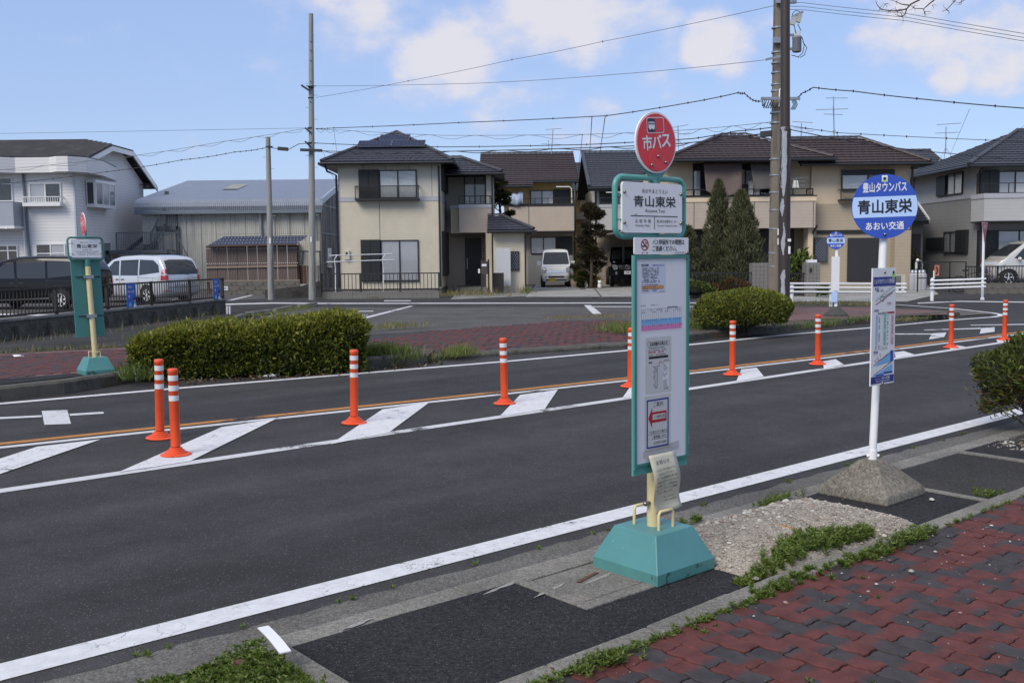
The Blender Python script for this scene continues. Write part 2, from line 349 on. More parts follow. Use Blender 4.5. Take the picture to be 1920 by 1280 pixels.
m_lime=mat('print_lime',(.35,.55,.15),.4,0)
m_orangep=mat('print_orange',(.56,.25,.10),.4,0)
m_navy=mat('print_navy',(.02,.03,.06),.4,0)
m_orange=mat('post_orange',(.74,.085,.024),.45,.10,5,spec=.4,col2=(.33,.055,.03),c2scale=11,c2lo=.62,c2hi=.70,c2stretch=(1,1,.35))
m_reflect=mat('reflective_band',(.66,.67,.68),.35,.14,25,col2=(.42,.41,.40),c2scale=14,c2lo=.58,c2hi=.68)
m_steel=mat('galvanised',(.36,.38,.40),.42,.12,8,metal=.7)
m_bolt=mat('bolt',(.30,.28,.27),.3,.1,20,metal=1)
m_white_paint=mat('white_paint',(.80,.80,.80),.35,.05,5,col2=(.55,.5,.44),c2scale=3,c2lo=.62,c2hi=.72)
m_brownfence=mat('fence_brown',(.030,.024,.021),.45,.12,6)
m_blackmetal=mat('black_metal',(.018,.018,.019),.45,.1,6)
m_wire=mat('cable_black',(.025,.026,.03),.6,0)
m_wiregrey=mat('cable_grey',(.10,.11,.13),.6,0)
m_pole=mat('pole_concrete',(.27,.27,.255),.85,.14,4,.15,60,col2=(.17,.17,.16),c2scale=1.2,c2stretch=(6,6,.35),stretch=(5,5,.5))
m_pole2=mat('pole_concrete_brown',(.17,.15,.12),.85,.14,4,.15,60,col2=(.11,.095,.075),c2scale=1.2,c2stretch=(6,6,.35))
m_brownpole=mat('pole_brown_paint',(.040,.028,.025),.5,.12,3)
m_peel=mat('peeled_grey',(.30,.33,.37),.6,.2,14,.2,80)
m_glass=glass_mat('window_glass',(.95,.96,.97),.05)
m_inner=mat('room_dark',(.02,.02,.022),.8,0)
m_curtain=mat('curtain',(.70,.69,.66),.85,.08,12)
m_curtain_dull=mat('curtain_frosted',(.52,.52,.52),.8,.06,3)
m_frame=mat('sash_dark',(.016,.014,.014),.4,.05,8)
m_framew=mat('sash_white',(.72,.72,.72),.4,.05,8)
m_shutter=mat('shutter_dark',(.014,.0155,.017),.5,.08,10)
m_soffit=mat('soffit',(.10,.09,.085),.8,.08,3)
m_gutterpipe=mat('gutter_dark',(.018,.020,.024),.35,.08,6)
m_tileblue=mat('roof_tile_slate',(.042,.046,.060),.5,.25,9,rnd=.14,spec=.35)
m_tilebrown=mat('roof_tile_brown',(.044,.030,.031),.5,.25,9,rnd=.14,spec=.3)
m_cap=mat('ridge_cap',(.04,.042,.05),.45,.2,9,rnd=.2)
m_capb=mat('ridge_cap_brown',(.040,.029,.029),.45,.2,9,rnd=.2)
m_tyre=mat('tyre',(.012,.012,.012),.8,.1,20)
m_rim=mat('alloy',(.70,.71,.73),.3,.05,8,metal=.3)
m_carglass=mat('car_glass',(.03,.034,.038),.05,0,spec=.6)
m_chrome=mat('chrome',(.65,.66,.68),.12,0,metal=1)
m_lamp=mat('headlamp',(.30,.32,.35),.08,.1,20,spec=.8)
m_tail=mat('tail_lamp',(.42,.015,.02),.1,.1,30,spec=.8)
m_trim=mat('black_trim',(.014,.014,.015),.5,.1,10)
_tc={}
def text_mesh(body,bold=0.0):
 k=(body,bold)
 if k not in _tc:
  c=bpy.data.curves.new('lettering','FONT');c.body=body;c.align_x='CENTER';c.align_y='CENTER';c.resolution_u=2;c.offset=bold
  o=bpy.data.objects.new('lettering',c);COL.objects.link(o);bpy.context.view_layer.update()
  dg=bpy.context.evaluated_depsgraph_get();me=bpy.data.meshes.new_from_object(o.evaluated_get(dg))
  V=np.array([v.co[:2]for v in me.vertices]);F=[tuple(p.vertices)for p in me.polygons]
  V=V-(V.max(0)+V.min(0))/2
  bpy.data.objects.remove(o);bpy.data.curves.remove(c);bpy.data.meshes.remove(me);_tc[k]=(V,F)
 return _tc[k]
def put_text(mb,fr,body,x,z,w,h,d=.001,mi=0,bold=0.0,rot=0.0):
 V,F=text_mesh(body);ext=V.max(0)-V.min(0)
 sx=(w/ext[0])if w else (h/ext[1]);sz=(h/ext[1])if h else sx
 c,s_=math.cos(rot),math.sin(rot);M0=mb.M;mb.M=None
 k=bold*.75;offs=[(0,0)]+([(k,k),(-k,k),(k,-k),(-k,-k)]if bold>.009 else [])
 for i,(oa,ob)in enumerate(offs):mb.add([fr.p(x+(a+oa)*sx*c-(b+ob)*sz*s_,z+(a+oa)*sx*s_+(b+ob)*sz*c,d+i*.00012)for a,b in V],F,mi)
 mb.M=M0
def flat(mb,fr,x0,x1,z0,z1,d,mi=0):
 mb.add([fr.p(x0,z0,d),fr.p(x1,z0,d),fr.p(x1,z1,d),fr.p(x0,z1,d)],[(0,1,2,3)],mi)
# ================================================================== GROUND, ROAD, PAVEMENTS
def sheet(name,pts,m,parent=None,z=None,**kw):
 if z is not None:pts=[Vector((p[0],p[1],z))for p in pts]
 return MB().poly(pts).build(name,m,parent,**kw)
def ribbon(pts,wd,z):
 pts=[Vector((p[0],p[1],0))for p in pts];k=len(pts);vs=[]
 wl=wd if isinstance(wd,(list,tuple))else [wd]*k
 for i,p in enumerate(pts):
  d=(pts[min(i+1,k-1)]-pts[max(i-1,0)]).normalized();n=Vector((-d.y,d.x,0))
  vs+=[p+n*wl[i]/2+Vector((0,0,z)),p-n*wl[i]/2+Vector((0,0,z))]
 mb=MB();mb.add(vs,[(2*i,2*i+1,2*i+3,2*i+2)for i in range(k-1)]);return mb
def interp(tab,s):
 for (a,va),(b,vb)in zip(tab,tab[1:]):
  if s<=b:return va+(vb-va)*(s-a)/(b-a)
 return tab[-1][1]
m_earth=mat('earth',(.11,.10,.085),.95,.3,.6)
sheet('ground',[(-900,-300,-.16),(900,-300,-.16),(900,1500,-.16),(-900,1500,-.16)],m_earth,kind='structure')
road=sheet('road',[rd(-40,4.11),rd(57,4.11),(75,60,0),(-75,60,0),(-75,-23,0)],m_asphalt,z=0.0,kind='structure')
def mark(name,mb,m=m_paint):return mb.build(name,m,road,fix=False)
mark('edge_line',ribbon([rd(s,4.335)for s in np.arange(-20,56,2.0)],.185,.004))
mark('lane_line',ribbon([rd(s,7.81)for s in np.arange(-20,40,2.0)],.14,.004),m_paint2)
HT=[(-20,11.7),(-6,10.35),(0,9.85),(2.2,9.64),(3.7,9.47),(6.5,9.17),(8.3,9.0),(10.8,8.80),(14,8.6),(20,8.36),(40,7.9)]
ss=list(np.arange(-12,40,1.0))
mark('lane_line',ribbon([rd(s,interp(HT,s))for s in ss],.11,.004),m_paint2)
mark('centre_line',ribbon([rd(s,interp(HT,s)+.20)for s in ss],.13,.004),m_yellow)
STR=[[(69,837),(189,823),(0,888),(-40,872)],[(416,800),(517,785),(356,864),(221,885)],[(717,767),(805,754),(728,811),(620,832)],[(975,740),(1046,730),(1021,767),(936,781)],[(1190,713),(1240,707),(1236,737),(1166,747)],[(1390,692),(1419,689),(1432,705),(1380,716)],[(1543,677),(1567,673),(1582,683),(1545,692)],[(1677,660),(1695,658),(1717,665),(1680,671)],[(1778,649),(1795,647),(1811,650),(1783,655)],[(1868,637),(1885,635),(1900,638),(1872,643)]]
for q in STR:mark('hatch_stripe',MB().poly([g(x,y,.008)for x,y in q]))
farl=[(-300,782),(0,757),(333,728),(640,703),(945,678),(1178,657),(1287,647),(1493,626),(1633,614.5),(1780,600.5),(1862,594.5),(1877,592),(1876,589.5),(1863,587),(1787,578.5),(1677,571),(1613,569),(1500,568)]
mark('edge_line',ribbon([g(*p)for p in farl],.14,.004))
def quadmark(name,q,m=m_paint2):mark(name,MB().poly([g(x,y,.006)for x,y in q]),m)
quadmark('cycle_mark',[(78,770),(126,768),(133,794),(83,796)]);quadmark('cycle_line',[(-40,783.5),(78,778),(78,781.5),(-40,787)]);quadmark('cycle_line',[(130,775.5),(193,771.5),(195,775),(131,779)])
quadmark('cycle_mark',[(1747,625),(1775,623),(1770,632),(1742,636)]);quadmark('cycle_line',[(1670,625.2),(1747,625.2),(1747,626.8),(1670,627)])
quadmark('cycle_mark',[(1840,615),(1865,613),(1865,621.5),(1837,625.5)]);quadmark('cycle_line',[(1733,618),(1840,614.4),(1840,616.4),(1733,619)]);quadmark('cycle_line',[(1820,609),(1980,606),(1980,608),(1820,610)])
quadmark('edge_line',[(1720,567.5),(1800,564),(1960,566),(1960,567.6),(1800,565.6),(1722,569)])
quadmark('edge_line',[(410,569.5),(511,567),(600,567.8),(1200,567),(1480,566.5),(1480,568),(1200,568.6),(600,569.6),(511,569),(410,572)])
bay=sheet('parking_bay',[g(*p)for p in [(445,607),(560,577),(1330,575),(1330,604),(1060,604),(690,628),(560,640)]],m_bay,z=.004,kind='structure')
for q in [[(672,597),(768,573.5),(776,573.5),(686,597)],[(600,584),(700,582.5),(700,583.8),(600,585.2)],[(590,592),(690,590),(690,591.5),(590,593.5)],[(560,602),(680,599.5),(680,601.2),(560,603.5)],[(1095,572),(1108,572),(1128,588),(1112,588.5)],[(720,563),(770,563),(770,564.5),(720,564.5)],[(1108,574),(1330,574),(1330,575.2),(1108,575.2)]]:
 MB().poly([g(x,y,.008)for x,y in q]).build('bay_line',m_paint2,bay,fix=False)
path=sheet('footpath',[g(*p)for p in [(-140,668),(0,662),(240,650),(430,611),(556,574),(421,574),(418,590),(260,622),(0,652),(-140,668)][:9]],m_path,z=.006,kind='structure')
sheet('driveway',[g(*p)for p in [(985,557),(1330,557),(1330,534),(1005,534)]],m_drive,z=.012,kind='structure')
sheet('house_apron',[g(*p)for p in [(845,562),(985,556),(1000,536),(865,540)]],m_conc,z=.012,kind='structure')
sheet('forecourt',[g(*p)for p in [(1480,566),(1700,566),(1760,552),(1740,534),(1480,540)]],m_drive,z=.012,kind='structure')
sheet('car_park',[g(*p)for p in [(-300,620),(0,612),(410,566),(560,556),(560,545),(-300,540)]],m_bay,z=.008,kind='structure')
dl=MB()
for q in [[(-80,586),(120,590),(120,592.5),(-80,589)],[(425,563),(470,553),(476,553),(436,563)],[(300,568),(330,560),(334,560),(306,568)]]:dl.poly([g(x,y,.012)for x,y in q])
dl.build('bay_line',m_paint2,bpy.data.objects['car_park'],fix=False)
m_farpave=mat('far_paving',(.145,.075,.07),.85,.25,4,.3,60,col2=(.09,.06,.058),c2scale=1.3)
KF=[(-300,781),(-60,757),(0,752),(122,739),(250,717),(480,704),(640,697.5),(720,690),(800,683)]
front=[g(*p)for p in KF]
back=[g(*p,.12)for p in [(815,655),(690,640),(560,636),(430,632),(240,650),(0,662),(-300,678)]]
island=MB();island.extr([Vector((p.x,p.y,-.1))for p in front+back],(0,0,.22));island=island.build('island_bed',m_soil,kind='structure')
sheet('island_pavement',[g(x,y,.12)for x,y in [(-300,748),(0,716),(130,702),(232,692),(245,652),(0,665),(-300,680)]],m_farpave,z=.126,kind='structure')
sheet('asphalt_strip',[g(x,y,.12)for x,y in [(-300,762),(0,722),(130,708),(200,703),(200,697),(130,701.5),(0,712),(-300,748)]],m_patch,z=.13,parent=bpy.data.objects['island_pavement'])
def kerb_row(pts,parent,h=.17,wd=.16,seg=.62,m=m_kerbdark,z0=-.05,skip=()):
 pts=[Vector((p[0],p[1],0))for p in pts];tot=0;n_=0
 for a,b in zip(pts,pts[1:]):
  d=b-a;L_=d.length;k=max(1,round(L_/seg));d.normalize();n=Vector((-d.y,d.x,0))
  for i in range(k):
   p=a+d*(L_*i/k+.005);q=a+d*(L_*(i+1)/k-.005);hh=h+random.uniform(-.008,.008);n_+=1
   if n_ in skip:continue
   mb=MB();o=n*random.uniform(-.006,.006)
   mb.extr([p+o+Vector((0,0,z0)),p+o+n*wd+Vector((0,0,z0)),p+o+n*wd+Vector((0,0,hh)),p+o+n*.025+Vector((0,0,hh)),p+o+Vector((0,0,hh-.03))],q-p)
   mb.build('kerb_stone',m,parent)
kerb_row(front[1:],island)
db=MB();a_,b_=g(144,733),g(183,728);nn=(b_-a_).normalized();nv=Vector((nn.y,-nn.x,0))
db.extr([a_+nv*.012+Vector((0,0,.02)),b_+nv*.012+Vector((0,0,.02)),b_+nv*.012+Vector((0,0,.125)),a_+nv*.012+Vector((0,0,.125))],-nv*.008);db.build('drain_opening',m_inner,island)
KR=[(1285,642),(1330,635),(1500,619.5),(1620,607),(1740,599),(1790,594)]
fr2=[g(*p)for p in KR]
bk2=[g(*p,.12)for p in [(1800,586),(1770,582),(1640,575),(1480,574),(1335,580),(1290,606)]]
isl2=MB();isl2.extr([Vector((p.x,p.y,-.1))for p in fr2+bk2],(0,0,.22));isl2=isl2.build('island_bed',m_soil,kind='structure')
kerb_row(fr2,isl2,h=.15)
sheet('island_pavement',[g(x,y,.125)for x,y in [(1290,607),(1480,601),(1640,594),(1780,589),(1765,583),(1640,577),(1480,576),(1340,582)]],m_farpave,z=.126,kind='structure')
sheet('island_tip',[g(x,y)for x,y in [(1785,595),(1835,591),(1858,590.5),(1845,588),(1790,582)]],m_gutter,z=.02,kind='structure')
def wave_block(Lb=.225,Wb=.1125,gap=.0028,A=.0085,B=.005,h=.05,bev=.006):
 per=[]
 nl,ns=8,3
 f=lambda y:A*math.sin(2*math.pi*y/(Lb/2));q=lambda x:B*math.sin(2*math.pi*x/Wb)
 for i in range(nl):y=-Lb/2+Lb*i/nl;per.append((Wb/2-gap+f(y),y+(gap if i==0 else 0)+(q(Wb/2)if i==0 else 0)))
 for i in range(ns):x=Wb/2-Wb*i/ns;per.append((x-(gap if i==0 else 0)+(f(Lb/2)if i==0 else 0),Lb/2-gap+q(x)))
 for i in range(nl):y=Lb/2-Lb*i/nl;per.append((-Wb/2+gap+f(y),y-(gap if i==0 else 0)))
 for i in range(ns):x=-Wb/2+Wb*i/ns;per.append((x+(gap if i==0 else 0),-Lb/2+gap+q(x)))
 n=len(per);P=np.array(per);In=P*(1-bev/np.abs(P).max(1,keepdims=True).clip(.03))
 V=np.vstack([np.c_[P,np.full(n,-h)],np.c_[P,np.full(n,-bev*.6)],np.c_[In,np.zeros(n)]])
 F=[[i,(i+1)%n,n+(i+1)%n,n+i]for i in range(n)]+[[n+i,n+(i+1)%n,2*n+(i+1)%n,2*n+i]for i in range(n)]+[[2*n+i for i in range(n)]]
 return V,F
def paver_mat(name,use_uv=False):
 m=bpy.data.materials.new(name);m.use_nodes=True;t=m.node_tree;L=t.links.new;b=t.nodes['Principled BSDF'];b.inputs['Roughness'].default_value=.8;b.inputs['Specular IOR Level'].default_value=.3
 tc=t.nodes.new('ShaderNodeTexCoord')
 nz=t.nodes.new('ShaderNodeTexNoise');nz.inputs['Scale'].default_value=45;nz.inputs['Detail'].default_value=6;nz.inputs['Roughness'].default_value=.7
 at_=t.nodes.new('ShaderNodeAttribute');at_.attribute_name='tone'
 oi=t.nodes.new('ShaderNodeObjectInfo')
 ad=t.nodes.new('ShaderNodeVectorMath');ad.operation='ADD';L(tc.outputs['Object'],ad.inputs[0]);L(oi.outputs['Location'],ad.inputs[1]);L(ad.outputs[0],nz.inputs['Vector'])
 sx=t.nodes.new('ShaderNodeSeparateColor');L(at_.outputs['Color'],sx.inputs[0])
 rn=t.nodes.new('ShaderNodeMath');rn.operation='ADD'
 if use_uv:L(sx.outputs[1],rn.inputs[0]);rn.inputs[1].default_value=-.5
 else :L(oi.outputs['Random'],rn.inputs[0]);rn.inputs[1].default_value=-.5
 k=t.nodes.new('ShaderNodeMath');k.operation='MULTIPLY_ADD';k.inputs[1].default_value=.80;L(rn.outputs[0],k.inputs[0]);L(sx.outputs[0],k.inputs[2])
 k2=t.nodes.new('ShaderNodeMath');k2.operation='MULTIPLY_ADD';k2.inputs[1].default_value=.35;L(nz.outputs['Fac'],k2.inputs[0]);L(k.outputs[0],k2.inputs[2])
 mr=t.nodes.new('ShaderNodeMapRange');mr.interpolation_type='SMOOTHSTEP';mr.inputs['From Min'].default_value=.49;mr.inputs['From Max'].default_value=.72;L(k2.outputs[0],mr.inputs['Value'])
 mx=t.nodes.new('ShaderNodeMix');mx.data_type='RGBA';mx.inputs['A'].default_value=(.050,.044,.046,1);mx.inputs['B'].default_value=(.112,.036,.032,1);L(mr.outputs[0],mx.inputs['Factor'])
 n2=t.nodes.new('ShaderNodeTexNoise');n2.inputs['Scale'].default_value=9;n2.inputs['Detail'].default_value=7;n2.inputs['Roughness'].default_value=.7;L(ad.outputs[0],n2.inputs['Vector'])
 d=t.nodes.new('ShaderNodeMapRange');d.inputs['From Min'].default_value=.3;d.inputs['From Max'].default_value=.7;d.inputs['To Min'].default_value=.62;d.inputs['To Max'].default_value=1.3;L(n2.outputs['Fac'],d.inputs['Value'])
 sc=t.nodes.new('ShaderNodeVectorMath');sc.operation='SCALE';L(mx.outputs['Result'],sc.inputs[0]);L(d.outputs[0],sc.inputs['Scale']);L(sc.outputs[0],b.inputs['Base Color'])
 bp=t.nodes.new('ShaderNodeBump');bp.inputs['Strength'].default_value=.35;bp.inputs['Distance'].default_value=.004;n3=t.nodes.new('ShaderNodeTexNoise');n3.inputs['Scale'].default_value=220;n3.inputs['Detail'].default_value=3;L(ad.outputs[0],n3.inputs['Vector']);L(n3.outputs['Fac'],bp.inputs['Height']);L(bp.outputs[0],b.inputs['Normal'])
 return m
m_paver,m_paverfar=paver_mat('paver_block'),paver_mat('paver_block_mass',True)
WV,WF=wave_block()
def set_tone(me,tones):
 a=me.color_attributes.new('tone','FLOAT_COLOR','POINT');a.data.foreach_set('color',np.asarray(tones,dtype=np.float32).ravel())
def tone_of(V):return np.c_[np.clip(V[:,1]/.225+.5,0,1),np.zeros(len(V)),np.zeros(len(V)),np.ones(len(V))]
pm=bpy.data.meshes.new('paver');pm.from_pydata([tuple(v)for v in WV],[],WF);pm.materials.append(m_paver);set_tone(pm,tone_of(WV));pm.update()
def inside(p,poly):
 x,y=p[0],p[1];c=False
 for i in range(len(poly)):
  x1,y1=poly[i][0],poly[i][1];x2,y2=poly[i-1][0],poly[i-1][1]
  if (y1>y)!=(y2>y)and x<(x2-x1)*(y-y1)/(y2-y1)+x1:c=not c
 return c
def block_grid(s0,s1,t0,t1):
 out=[];k=0;s=s0
 while s<s1:
  t=t0+(k%2)*.1125
  while t<t1:out.append((s,t));t+=.225
  s+=.1125;k+=1
 return out
def mass_blocks(name,cells,zf,parent,m):
 V0,F0=WV,WF;nv=len(V0);V,F,T=[],[],[]
 c,s_=math.cos(-math.pi/2+ANG),0
 Rm=np.array([[U2.x,N2.x],[U2.y,N2.y]])
 tb=tone_of(V0)
 for i,(s,t)in enumerate(cells):
  fl=1 if random.random()<.5 else -1
  P=V0.copy();P[:,:2]=(P[:,:2]*fl)@Rm.T;o=rd(s,t);P[:,0]+=o.x;P[:,1]+=o.y;P[:,2]+=zf(s,t)+random.uniform(-.004,.004)
  V.append(P);tt=tb.copy();tt[:,1]=random.random();T.append(tt);F+=[[i*nv+j for j in f]for f in F0]
 me=bpy.data.meshes.new(name);me.from_pydata(np.vstack(V).tolist(),[],F);me.materials.append(m);set_tone(me,np.vstack(T));me.update()
 return link(name,me,parent,kind='stuff')
cross_poly=[g(x,y,.06)for x,y in [(690,640),(815,622),(1060,603),(1200,602),(1290,607),(1285,636),(1160,645),(1000,654.5),(860,663),(790,668),(790,655)]]
cross_base=MB();cross_base.extr([Vector((p.x,p.y,-.08))for p in cross_poly],(0,0,.125));cross_base=cross_base.build('paver_crossing',m_soil,kind='structure')
xs=[st(p)for p in cross_poly];smin,smax=min(a for a,b in xs),max(a for a,b in xs);tmin,tmax=min(b for a,b in xs),max(b for a,b in xs)
cells=[(s,t)for s,t in block_grid(smin,smax,tmin,tmax)if inside(rd(s,t),cross_poly)]
mass_blocks('paver',cells,lambda s,t:.053+.03*min(1,max(0,(t-12.3)/2.5)),cross_base,m_paverfar)
ke=[g(*p)for p in [(765,683.5),(860,672),(1000,663),(1160,652.5),(1285,642.5)]]
pp_=[g(x,y,.12)for x,y in [(-160,735),(0,711),(130,699),(228,691),(243,655),(0,667),(-160,675)]];q_=[st(p)for p in pp_]
mass_blocks('paver',[c for c in block_grid(min(a for a,b in q_),max(a for a,b in q_),min(b for a,b in q_),max(b for a,b in q_))if inside(rd(*c),pp_)],lambda s,t:.136,bpy.data.objects['island_pavement'],m_paverfar)
kerb_row(ke,cross_base,h=.07,wd=.36,m=m_kerbdark)
verge=sheet('roadside_strip',[rd(-20,4.12),rd(57,4.12),rd(57,-3),rd(-20,-3)],m_soil,z=-.05,kind='structure')
def rough_edge(t,s0,s1,amp=.02,step=.12):return [rd(s,t+random.uniform(-amp,amp))for s in np.arange(s0,s1,step)]
sheet('gutter',rough_edge(4.11,-20,57,.018)+[rd(57,3.86),rd(-20,3.80)],m_gutter,z=.004,kind='structure')
near_walk=sheet('pavement',[rd(-14,3.1),rd(40,3.1),rd(40,-8),rd(-14,-8)],mat('joint_sand',(.075,.07,.055),.95,.4,20,.4,120),z=-.004,kind='structure')
s=1.93
while s<40:
 l_=1.0;mb=MB();a=random.uniform(-.006,.006)
 mb.extr([rd(s+.004,3.75+a,-.05),rd(s+l_-.004,3.75+a,-.05),rd(s+l_-.004,3.915+a,-.05),rd(s+.004,3.915+a,-.05)],(0,0,.062+random.uniform(-.003,.003)))
 mb.build('kerb_stone',m_kerb,near_walk,bevel=.006);s+=l_
def patch(name,s0,s1,t0,t1,z,m):
 p=[rd(s_,t0+random.uniform(-.004,.004))for s_ in np.linspace(s0,s1,9)]+[rd(s_,t1+random.uniform(-.006,.006))for s_ in np.linspace(s1,s0,9)]
 return sheet(name,p,m,near_walk,z)
patch('asphalt_patch',1.95,4.12,2.865,3.757,.014,m_patch)
patch('asphalt_patch',5.62,6.54,2.865,3.757,.014,m_patch)
patch('asphalt_patch',6.62,8.0,2.865,3.757,.010,m_path)
patch('asphalt_patch',8.08,8.75,2.865,3.757,.014,m_patch)
for s0 in (6.545,8.005):MB().extr([rd(s0,2.865,-.05),rd(s0+.07,2.865,-.05),rd(s0+.07,3.75,-.05),rd(s0,3.75,-.05)],(0,0,.07)).build('kerb_stone',m_kerb,near_walk)
s=-4.0;k=0
while s<30:
 l_=.6;bend=.05*math.exp(-((s-4.2)/.5)**2);bend2=.05*math.exp(-((s+l_-4.2)/.5)**2)
 MB().extr([rd(s+.004,2.745+bend,-.06),rd(s+l_-.004,2.745+bend2,-.06),rd(s+l_-.004,2.862+bend2,-.06),rd(s+.004,2.862+bend,-.06)],(0,0,.095+random.uniform(-.004,.004))).build('kerb_stone',m_kerb,near_walk,bevel=.008);s+=l_
MB().extr([rd(1.80,3.0,-.05),rd(1.93,3.0,-.05),rd(1.93,3.77,-.05),rd(1.80,3.77,-.05)],(0,0,.085)).build('kerb_stone',m_kerb,near_walk,bevel=.012)
ic=thing('inspection_cover','square concrete inspection cover in the pavement beside the teal bus stop base','cover')
fr_=MB();F0,F1=(3.19,4.05),(3.215,3.745)
for a,b,c,d in ((F0[0],F0[1],F1[0],F1[0]+.075),(F0[0],F0[1],F1[1]-.04,F1[1]),(F0[0],F0[0]+.08,F1[0]+.075,F1[1]-.04),(F0[1]-.06,F0[1],F1[0]+.075,F1[1]-.04)):
 fr_.extr([rd(a,c,-.03),rd(b,c,-.03),rd(b,d,-.03),rd(a,d,-.03)],(0,0,.053))
fr_.build('frame',m_kerb,ic,bevel=.005)
MB().extr([rd(3.282,3.302,-.03),rd(3.98,3.302,-.03),rd(3.98,3.695,-.03),rd(3.282,3.695,-.03)],(0,0,.050)).build('lid',m_kerb,ic,bevel=.006)
MB().extr([rd(3.42,3.50,.021),rd(3.60,3.545,.021),rd(3.595,3.565,.021),rd(3.415,3.52,.021)],(0,0,.004)).build('lifting_slot',mat('rust',(.09,.045,.025),.9,.4,40),ic)
near_cells=block_grid(-1.5,10,-1.2,2.745)
def seen(s,t):
 p=rd(s,t,.03)-EYE;zc=p.dot(FW)
 return zc>.5 and -80<960+FPX*p.dot(RT)/zc<2000 and 640-FPX*p.dot(UP)/zc<1330
vis=sorted([c for c in near_cells if seen(*c)],key=lambda c:rd(*c).length)[:300]
vs_=set(vis)
zt=lambda s,t:.030+.006*math.sin(s*2.1)*math.sin(t*3.3)
for s,t in vis:
 o=link('paver',pm,near_walk);o.location=rd(s,t,zt(s,t)+random.uniform(-.003,.003));o.rotation_euler=(random.uniform(-.018,.018),random.uniform(-.012,.012),math.atan2(U2.y,U2.x)+(math.pi if random.random()<.5 else 0))
mass_blocks('paver',[c for c in near_cells if c not in vs_],zt,near_walk,m_paverfar)
def lump(seed):
 r=np.random.default_rng(seed);V=[]
 for z,k in ((-.5,3),(-.1,5),(.35,5)):
  for j in range(5):a=2*math.pi*j/5+z;q=(.62 if z!=-.1 else 1.0)*r.uniform(.75,1.2);V.append((q*math.cos(a),q*math.sin(a),z*r.uniform(.8,1.2)))
 V.append((0,0,.62));F=[(i*5+j,i*5+(j+1)%5,(i+1)*5+(j+1)%5,(i+1)*5+j)for i in range(2)for j in range(5)]
 F+=[(10+j,10+(j+1)%5,15,15)for j in range(5)]
 return np.array(V),F
def strew(name,pts,sizes,mats,parent=None,squash=.75,**kw):
 LP=[lump(i)for i in range(6)];V,Q,MI=[],[],[]
 for i,(p,sz)in enumerate(zip(pts,sizes)):
  lv,lf=LP[i%6];a=random.random()*6.28;c,s_=math.cos(a),math.sin(a);b=len(V)*16
  P=lv*sz*np.array([1,random.uniform(.6,1),squash]);P=np.c_[P[:,0]*c-P[:,1]*s_,P[:,0]*s_+P[:,1]*c,P[:,2]]+np.array(p)
  V.append(P);Q+=[[b+j for j in f]for f in lf];MI+=[random.randrange(len(mats))]*len(lf)
 me=bpy.data.meshes.new(name);me.from_pydata(np.vstack(V).tolist(),[],[[f[0],f[1],f[2]]if f[2]==f[3]else f for f in Q])
 for m in mats:me.materials.append(m)
 me.polygons.foreach_set('material_index',MI);me.update()
 return link(name,me,parent,**kw)
m_grav=[mat('gravel_%d'%i,c,.9,.2,40)for i,c in enumerate([(.44,.41,.35),(.34,.31,.26),(.23,.20,.17),(.52,.50,.45),(.29,.23,.19)])]
def mound(s,t):
 a=max(0,1-((s-4.95)/.85)**4);b=max(0,1-((t-3.33)/.44)**4);return .10*a*b-.01
gm=MB();ns,nt_=40,24;vv=[rd(4.0+1.95*i/ns,2.87+.88*j/nt_,mound(4.0+1.95*i/ns,2.87+.88*j/nt_)+random.uniform(-.006,.006)+.008)for i in range(ns+1)for j in range(nt_+1)]
gm.add(vv,[(i*(nt_+1)+j,(i+1)*(nt_+1)+j,(i+1)*(nt_+1)+j+1,i*(nt_+1)+j+1)for i in range(ns)for j in range(nt_)],0,True)
gm.build('gravel_bed',mat('gravel_fines',(.36,.32,.265),.95,.45,90,.9,140,col2=(.20,.155,.12),c2scale=70),near_walk,fix=False,kind='stuff')
pts,szs=[],[]
def ragged(s,t):return (s-4.92+.22*(t-3.3))/.88,(t-3.33)/.47
while len(pts)<5200:
 s,t=random.uniform(3.95,6.0),random.uniform(2.84,3.80);a,b=ragged(s,t)
 if abs(a)**3+abs(b)**3>1.0+random.uniform(-.25,.12):continue
 z=mound(s,t)+.012;r_=random.random();szs.append(.003+.0035*random.random()if r_<.87 else .006+.007*random.random()if r_<.985 else .014+.010*random.random());pts.append(tuple(rd(s,t,z)))
for i in range(60):
 s,t=4.9+random.gauss(0,.5),3.62+random.gauss(0,.05);pts.append(tuple(rd(s,t,mound(s,t)+.016)));szs.append(.012+.018*random.random())
for i in range(46):
 s,t=random.choice([(5.6,2.55),(5.3,2.6),(6.0,2.5),(4.6,2.3)]);s,t=s+random.gauss(0,.32),min(2.74,t+random.gauss(0,.22));pts.append(tuple(rd(s,t,.038)));szs.append(.004+.007*random.random()**2)
for i in range(420):pts.append(tuple(rd(random.uniform(2.2,8),random.uniform(1.3,2.72),.033)));szs.append(.0015+.0025*random.random()**3)
for s,t,z,r_ in ((6.3,3.12,.03,.022),(4.75,2.45,.045,.018),(3.9,2.62,.04,.014),(4.06,2.9,.05,.02),(4.2,2.99,.06,.02)):pts.append(tuple(rd(s,t,z)));szs.append(r_)
strew('gravel',pts,szs,m_grav,near_walk,kind='stuff')
pts,szs=[],[]
for i in range(900):
 s,t=random.uniform(8.4,10.4),random.uniform(2.9,3.7);pts.append(tuple(rd(s,t,.02)));szs.append(.006+.014*random.random()**2)
strew('gravel',pts,szs,m_grav,near_walk,kind='stuff')
orng=MB()
for px,py,r_ in ((1448,986,.020),(1458,984,.018),(1470,987,.022),(1480,990,.021),(1489,992,.016),(1464,990,.014)):
 q=g(px,py,.09);orng.ball((q.x,q.y,q.z),r_,8,5,0,(1.2,1,.55))
